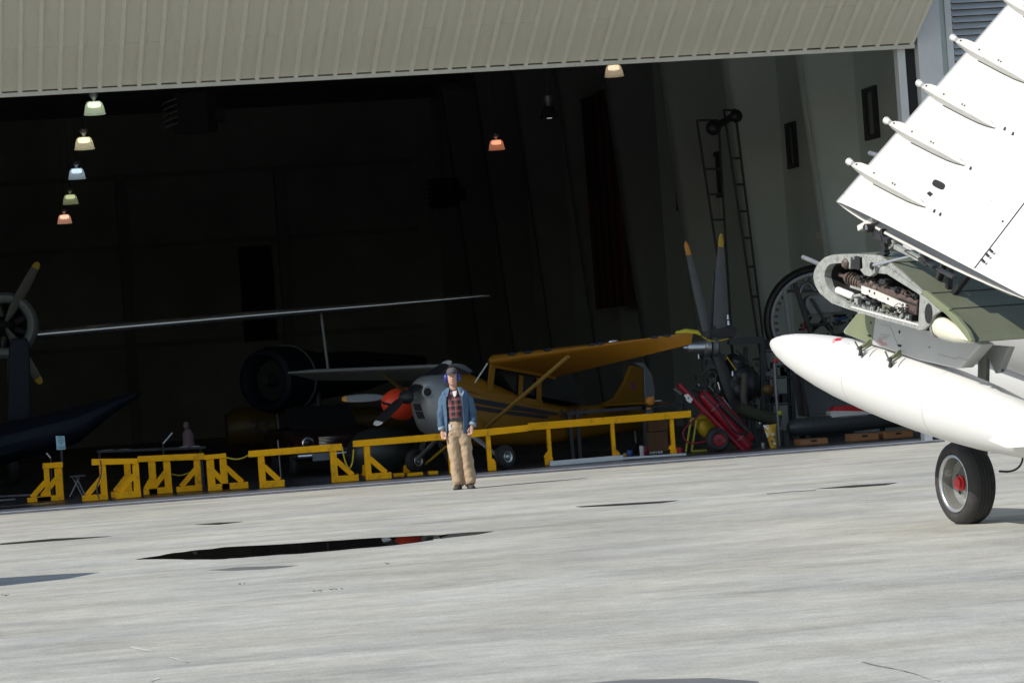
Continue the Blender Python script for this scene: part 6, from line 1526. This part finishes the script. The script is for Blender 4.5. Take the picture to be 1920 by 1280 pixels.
tor = [(0.80, 0.12, 0.085), (0.90, 0.155, 0.105), (1.0, 0.145, 0.10), (1.12, 0.15, 0.10), (1.25, 0.165, 0.11), (1.36, 0.165, 0.10), (1.42, 0.11, 0.07), (1.45, 0.06, 0.055)]
b.rings([ring_el(H(-0.02 - 0.03 * max(0, 1.1 - zz) * 0, -0.01, zz), rx, ry) for zz, rx, ry in tor])
ARM = {-1: [(-0.165, -0.01, 1.375), (-0.220, -0.01, 1.31), (-0.255, -0.015, 1.12), (-0.262, 0.03, 0.95), (-0.25, 0.05, 0.865)],
       1: [(0.125, -0.01, 1.375), (0.183, -0.01, 1.31), (0.232, -0.03, 1.10), (0.235, 0.02, 0.97), (0.205, 0.06, 0.895)]}
for s, a_ in ARM.items():
    b.sweep([H(*p) for p in a_], [0.034, 0.042, 0.040, 0.034, 0.027], 12)
    w_ = np.array(a_[-1]); dirh = nrm(np.array(a_[-1]) - np.array(a_[-2]) + np.array([0.0, 0.01, -0.05]))
    pm = w_ + dirh * 0.055
    b.sweep([H(*w_), H(*(w_ + dirh * 0.03)), H(*(w_ + dirh * 0.085))], [(0.024, 0.020), (0.036, 0.020), (0.038, 0.017)], 12, MR)
    for k, (off, ln) in enumerate([(-0.029, 0.066), (-0.010, 0.075), (0.010, 0.071), (0.028, 0.056)]):
        base = w_ + dirh * 0.075 + np.array([off, 0, 0]); mid = base + dirh * ln * 0.5 + np.array([-s * 0.004, 0.010, 0]); end = base + dirh * ln * 0.86 + np.array([-s * 0.014, 0.026, 0.004])
        b.sweep([H(*base), H(*mid), H(*end)], [0.0098, 0.0092, 0.0078], 8)
    tb = w_ + dirh * 0.028 + np.array([-s * 0.028, 0.012, 0]); b.sweep([H(*tb), H(*(tb + dirh * 0.028 + np.array([-s * 0.018, 0.012, 0]))), H(*(tb + dirh * 0.056 + np.array([-s * 0.018, 0.022, 0])))], [0.013, 0.011, 0.0088], 8)
LEG = {-1: [(-0.085, 0.0, 0.86), (-0.08, 0.02, 0.50), (-0.058, 0.0, 0.08)], 1: [(0.055, 0.0, 0.86), (0.075, 0.02, 0.50), (0.115, 0.0, 0.08)]}
for s, a_ in LEG.items(): b.sweep([H(*p) for p in a_], [0.085, 0.055, 0.038], 14)
body = b.build('body', skin, man, smooth='all')
rm = body.modifiers.new('fuse', 'REMESH'); rm.mode = 'VOXEL'; rm.voxel_size = 0.0055; rm.use_smooth_shade = True
sm_ = body.modifiers.new('soft', 'SMOOTH'); sm_.factor = 0.5; sm_.iterations = 3
for s in (-1, 1):
    b = MB(); b.ball(H(hx + s * 0.029, 0.079, 1.632), (0.013, 0.010, 0.007), 10, 6); b.build('eye', M['whitep'], body, smooth=True)
    b = MB(); b.ball(H(hx + s * 0.029, 0.087, 1.632), (0.006, 0.004, 0.006), 8, 5); b.build('pupil', M['cavity'], body, smooth=True)
b = MB(); b.ball(H(hx, 0.091, 1.560), (0.022, 0.006, 0.006), 10, 5); b.build('mouth', mat('lips', (0.33, 0.12, 0.10), 0.5), body, smooth=True)
b = MB(); b.rings([ring_el(H(hx, -0.022, zz), rx, ry) for zz, rx, ry in [(1.57, 0.066, 0.074), (1.62, 0.079, 0.082), (1.67, 0.080, 0.085), (1.70, 0.07, 0.08)]]); b.build('hair', hair_m, man, smooth=True)
# cap with peak
b = MB(); b.rings([ring_el(H(hx, -0.004, zz), rx, ry, 28) for zz, rx, ry in [(1.668, 0.084, 0.105), (1.69, 0.085, 0.106), (1.72, 0.080, 0.099), (1.745, 0.064, 0.080), (1.760, 0.035, 0.045), (1.764, 0.006, 0.008)]]); cp_ = b.build('cap', dkcap, man, smooth='all')
b = MB(); pts = [H(hx + 0.078 * math.sin(q), 0.062 + 0.118 * math.cos(q) ** 0.8 if math.cos(q) > 0 else 0.062, 1.668 + 0.012 * math.cos(q * 1.0) - 0.016 * (1 - abs(math.sin(q)))) for q in [-PI / 2 + PI * k / 14 for k in range(15)]]
b.prism(pts, ZU * 0.006); b.build('peak', dkcap, cp_)
# ear defenders
eb = mat('blue_ear_cup', (0.015, 0.04, 0.26), 0.35)
b = MB(); b.sweep([H(hx + 0.105 * math.cos(q), -0.02 - 0.03 * math.sin(q), 1.63 + 0.145 * math.sin(q)) for q in [PI * k / 16 for k in range(17)]], [(0.014, 0.004)] * 17, 8, MT); ed = b.build('ear_defenders', M['black'], man, smooth=True)
for s in (-1, 1):
    b = MB(); b.lathe(H(hx + s * 0.078, -0.005, 1.615), MR * s, [(0, 0.045), (0.014, 0.050), (0.03, 0.047), (0.044, 0.036), (0.05, 0.018), (0.051, 0)], 20, caps=False); b.v = [tuple(np.array(v) + ZU * (v[2] - 1.615) * 0.28) for v in b.v]; b.build('ear_cup', eb, ed, smooth=True)
    b = MB(); b.lathe(H(hx + s * 0.070, -0.005, 1.615), MR * s, [(0, 0.036), (0.004, 0.046), (0.012, 0.046), (0.014, 0.04)], 20); b.build('ear_cushion', M['black'], ed, smooth=True)
# plaid shirt
pm_ = bpy.data.materials.new('plaid'); pm_.use_nodes = True
nt = pm_.node_tree; N_, L_ = nt.nodes, nt.links; pp = N_['Principled BSDF']; pp.inputs['Roughness'].default_value = 0.85
tcx = N_.new('ShaderNodeTexCoord'); sxyz = N_.new('ShaderNodeSeparateXYZ'); L_.new(tcx.outputs['Object'], sxyz.inputs[0])
def stripes(sock, per, ph, wdt):
    a = N_.new('ShaderNodeMath'); a.operation = 'MULTIPLY_ADD'; L_.new(sock, a.inputs[0]); a.inputs[1].default_value = 1 / per; a.inputs[2].default_value = ph
    f = N_.new('ShaderNodeMath'); f.operation = 'FRACT'; L_.new(a.outputs[0], f.inputs[0])
    c = N_.new('ShaderNodeMath'); c.operation = 'LESS_THAN'; L_.new(f.outputs[0], c.inputs[0]); c.inputs[1].default_value = wdt; return c.outputs[0]
def over(base, fac, col, k):
    mu = N_.new('ShaderNodeMath'); mu.operation = 'MULTIPLY'; L_.new(fac, mu.inputs[0]); mu.inputs[1].default_value = k
    mx = N_.new('ShaderNodeMix'); mx.data_type = 'RGBA'; L_.new(mu.outputs[0], mx.inputs['Factor'])
    if isinstance(base, tuple): mx.inputs['A'].default_value = base
    else: L_.new(base, mx.inputs['A'])
    mx.inputs['B'].default_value = (*col, 1); return mx.outputs['Result']
cur = over((0.085, 0.028, 0.032, 1), stripes(sxyz.outputs['X'], 0.085, 0.1, 0.45), (0.022, 0.024, 0.026), 0.75)
cur = over(cur, stripes(sxyz.outputs['Z'], 0.085, 0.3, 0.45), (0.022, 0.024, 0.026), 0.7)
cur = over(cur, stripes(sxyz.outputs['Z'], 0.085, 0.62, 0.13), (0.36, 0.05, 0.06), 0.8)
cur = over(cur, stripes(sxyz.outputs['X'], 0.085, 0.42, 0.13), (0.34, 0.05, 0.06), 0.8)
cur = over(cur, stripes(sxyz.outputs['Z'], 0.085, 0.78, 0.08), (0.36, 0.30, 0.28), 0.5)
cur = over(cur, stripes(sxyz.outputs['X'], 0.085, 0.58, 0.08), (0.36, 0.30, 0.28), 0.45)
L_.new(cur, pp.inputs['Base Color'])
b = MB(); b.rings([ring_el(H(-0.028 + dx, -0.006, zz), rx, ry, 32) for zz, rx, ry, dx in [(0.985, 0.150, 0.112, 0), (1.03, 0.150, 0.113, 0), (1.08, 0.158, 0.122, 0), (1.15, 0.158, 0.12, 0), (1.26, 0.172, 0.124, 0), (1.35, 0.172, 0.115, 0), (1.41, 0.125, 0.088, 0), (1.445, 0.085, 0.075, 0)]]); sh = b.build('shirt', pm_, man, smooth='all')
for s in (-1, 1):
    b = MB(); b.prism([H(-0.03 + s * 0.012, 0.085, 1.43), H(-0.03 + s * 0.07, 0.05, 1.47), H(-0.03 + s * 0.085, 0.075, 1.40), H(-0.03 + s * 0.045, 0.105, 1.375)], MT * 0.006); b.build('collar', pm_, sh)
b = MB(); b.prism([H(-0.055, 0.092, 1.42), H(0.012, 0.092, 1.425), H(0.0, 0.108, 1.36), H(-0.03, 0.113, 1.335), H(-0.05, 0.105, 1.37)], MT * 0.008); b.build('undershirt', M['whitep'], man)
for s in (-1, 1):
    b = MB(); b.box(H(-0.028 + s * 0.078, 0.102, 1.24), (0.08, 0.012, 0.10), (nrm(MR - MT * s * 0.35), MT, ZU)); b.build('pocket', pm_, sh, bevel=0.004)
# trousers: hips and two wide legs
b = MB(); random.seed(3)
b.rings([ring_el(H(-0.028 + dx, -0.004, zz), rx, ry, 28) for zz, rx, ry, dx in [(0.76, 0.155, 0.108, 0.018), (0.82, 0.172, 0.122, 0.012), (0.90, 0.170, 0.122, 0.004), (0.96, 0.158, 0.116, 0), (1.0, 0.150, 0.112, 0)]])
for s in (-1, 1):
    cl = [(-0.100, 0.82), (-0.096, 0.72), (-0.091, 0.62), (-0.084, 0.50), (-0.080, 0.40), (-0.074, 0.30), (-0.066, 0.20), (-0.060, 0.12), (-0.058, 0.075), (-0.058, 0.05)] if s < 0 else [(0.062, 0.82), (0.076, 0.72), (0.088, 0.62), (0.098, 0.50), (0.106, 0.40), (0.112, 0.30), (0.117, 0.20), (0.119, 0.12), (0.119, 0.075), (0.119, 0.055)]
    rr = [0.092, 0.092, 0.091, 0.088, 0.087, 0.085, 0.083, 0.084, 0.077, 0.073]
    pts_, rad_ = [], []
    for (x, zz), q in zip(cl, rr):
        pts_.append(H(x + random.uniform(-0.005, 0.005), 0.004 + random.uniform(-0.006, 0.006), zz)); k = random.uniform(0.96, 1.05); rad_.append((q * k, q * 1.08 * k))
    b.sweep(pts_, rad_, 22, MR)
tr = b.build('trousers', tan, man, smooth='all')
r_ = tr.modifiers.new('fuse', 'REMESH'); r_.mode = 'VOXEL'; r_.voxel_size = 0.009; r_.use_smooth_shade = True
s_ = tr.modifiers.new('soft', 'SMOOTH'); s_.factor = 0.5; s_.iterations = 5
tx = bpy.data.textures.new('folds', 'CLOUDS'); tx.noise_scale = 0.11; tx.noise_depth = 1
dm = tr.modifiers.new('folds', 'DISPLACE'); dm.texture = tx; dm.strength = 0.030; dm.mid_level = 0.5; dm.texture_coords = 'LOCAL'
b = MB(); b.rings([ring_el(H(-0.028, -0.005, zz), rx, ry, 32) for zz, rx, ry in [(0.988, 0.153, 0.115), (0.99, 0.158, 0.120), (1.022, 0.158, 0.120), (1.024, 0.153, 0.115)]]); bl_ = b.build('belt', M['black'], man, smooth=True, angle=40)
b = MB(); b.box(H(0.02, 0.116, 1.01), (0.10, 0.02, 0.055), (MR, MT, ZU)); b.build('pouch', M['black'], bl_, bevel=0.006)
b = MB(); b.box(H(-0.132, 0.10, 0.905), (0.035, 0.012, 0.095), (MR, MT, ZU)); b.build('badge', M['whitep'], man, bevel=0.004)
# open denim jacket: shell round the back, two sleeves, collar
b = MB(); rg = []
rows = [(0.765, 0.218, 0.150, -52, 24), (0.80, 0.215, 0.150, -50, 26), (0.90, 0.205, 0.148, -47, 30), (1.02, 0.198, 0.145, -44, 32), (1.14, 0.205, 0.148, -42, 31), (1.26, 0.215, 0.150, -40, 29), (1.34, 0.218, 0.142, -36, 27), (1.395, 0.205, 0.126, -30, 26), (1.435, 0.160, 0.100, -30, 30), (1.46, 0.095, 0.085, -36, 38)]
for zz, rx, ry, aL, aR in rows:
    row = []
    for j in range(33):
        a = R(aR + (360 + aL - aR) * j / 32)          # from the right front edge round the back to the left one
        k = 1 + 0.018 * math.sin(j * 1.9 + zz * 23) + 0.012 * math.sin(j * 3.1 - zz * 31)
        zdrop = 0.0 if zz > 0.79 else 0.035 * (1 if j < 8 else 0)
        row.append(H(-0.024 + rx * k * math.sin(a) * 0.96, -0.008 + ry * k * math.cos(a), zz + zdrop + 0.006 * math.sin(j * 1.3)))
    rg.append(row)
b.rings(rg, caps=False, closed=False)
jk = b.build('jacket', denim, man, smooth='all'); so_ = jk.modifiers.new('thick', 'SOLIDIFY'); so_.thickness = 0.012; so_.offset = 1
sb_ = jk.modifiers.new('round', 'SUBSURF'); sb_.levels = 1; sb_.render_levels = 1
for s, a_ in ARM.items():
    p3 = [np.array(p) for p in a_]
    pp_ = [p3[0] + [-s * 0.02, 0, 0.0], p3[0] * 0.4 + p3[1] * 0.6, p3[1], p3[1] * 0.66 + p3[2] * 0.34, p3[1] * 0.33 + p3[2] * 0.67, p3[2], p3[2] * 0.66 + p3[3] * 0.34, p3[2] * 0.3 + p3[3] * 0.7, p3[3], p3[3] * 0.6 + p3[4] * 0.4]
    rr = [0.055, 0.061, 0.062, 0.061, 0.059, 0.062, 0.059, 0.057, 0.055, 0.052]
    b = MB(); b.sweep([H(*p) for p in pp_], [(q * random.uniform(0.94, 1.07), q * random.uniform(0.95, 1.05)) for q in rr], 18, MR); sl_ = b.build('sleeve', denim, jk, smooth='all')
    d_ = sl_.modifiers.new('sub', 'SUBSURF'); d_.levels = 2; d_.render_levels = 2; dm = sl_.modifiers.new('folds', 'DISPLACE'); dm.texture = tx; dm.strength = 0.028; dm.texture_coords = 'LOCAL'
    e0, e1 = p3[3] * 0.62 + p3[4] * 0.38, p3[3] * 0.12 + p3[4] * 0.88
    b = MB(); b.sweep([H(*e0), H(*(e0 * 0.9 + e1 * 0.1)), H(*(e0 * 0.3 + e1 * 0.7)), H(*e1)], [0.054, 0.059, 0.058, 0.052], 18, MR); b.build('cuff', denim_l, jk, smooth=True)
for s in (-1, 1):
    x0 = -0.035 + s * 0.055
    b = MB(); b.prism([H(x0 + s * 0.005, 0.062, 1.475), H(x0 + s * 0.055, 0.02, 1.475), H(x0 + s * 0.105, 0.085, 1.40), H(x0 + s * 0.072, 0.135, 1.335), H(x0 + s * 0.035, 0.128, 1.36)], MT * 0.010 + MR * s * 0.004); b.build('lapel', denim if s < 0 else denim_l, jk, bevel=0.003)
# shoes
for s, (x, tx_) in ((-1, (-0.066, -0.20)), (1, (0.122, 0.16))):
    dd = nrm(MT + MR * tx_); sd_ = np.cross(ZU, dd); o_ = H(x, 0, 0)
    prof_s = [(-0.095, 0.012, 0.05, 0.002), (-0.09, 0.036, 0.075, 0.002), (-0.05, 0.042, 0.095, 0.002), (0.0, 0.042, 0.092, 0.002), (0.06, 0.047, 0.072, 0.002), (0.12, 0.050, 0.056, 0.002), (0.165, 0.042, 0.046, 0.002), (0.185, 0.02, 0.03, 0.004)]
    b = MB(); b.rings([[o_ + dd * u + sd_ * w * math.cos(q) + ZU * (0.018 + (h - 0.018) * max(0, math.sin(q)) ** 0.8) for q in [PI * j / 12 for j in range(13)]] + [o_ + dd * u - sd_ * w * 0.98 + ZU * 0.016, o_ + dd * u + sd_ * w * 0.98 + ZU * 0.016] for u, w, h, z0 in prof_s]); sho = b.build('shoe', shoe_m, man, smooth=True, angle=50)
    b = MB(); b.rings([[o_ + dd * u * 1.02 + sd_ * w * 1.05, o_ + dd * u * 1.02 - sd_ * w * 1.05, o_ + dd * u * 1.02 - sd_ * w * 1.05 + ZU * 0.02, o_ + dd * u * 1.02 + sd_ * w * 1.05 + ZU * 0.02] for u, w, h, z0 in prof_s]); b.v = [(v[0], v[1], v[2] + 0.001) for v in b.v]; b.build('sole', M['black'], sho)

# twigs and leaf litter blown onto the ramp
for (x, y, n_, lab) in [(10, 1117, 4, 'small dark leaf clump on the concrete at the left edge'), (593, 1109, 3, 'small dry twig on the concrete, left of a pair'), (628, 1105, 3, 'small dry twig on the concrete, right of a pair'), (460, 1095, 3, 'tiny twigs on the concrete below the long puddle'), (732, 1057, 2, 'tiny upright weed on the concrete right of the twigs')]:
    c_ = on_z(x, y, 0); t = thing('twig', c_, lab, 'twig')
    for k in range(n_):
        a = random.uniform(0, 2 * PI); p = c_ + V(random.uniform(-.06, .06), random.uniform(-.1, .1), 0.006); q = p + V(math.cos(a) * 0.04, math.sin(a) * 0.05, random.uniform(0.003, 0.014))
        b = MB(); b.tube(p, q, 0.004, 0.002, 6); b.build('stem', mat('dry_twig', (0.10, 0.08, 0.04), 0.9) if 'dry_twig' not in bpy.data.materials else bpy.data.materials['dry_twig'], t)
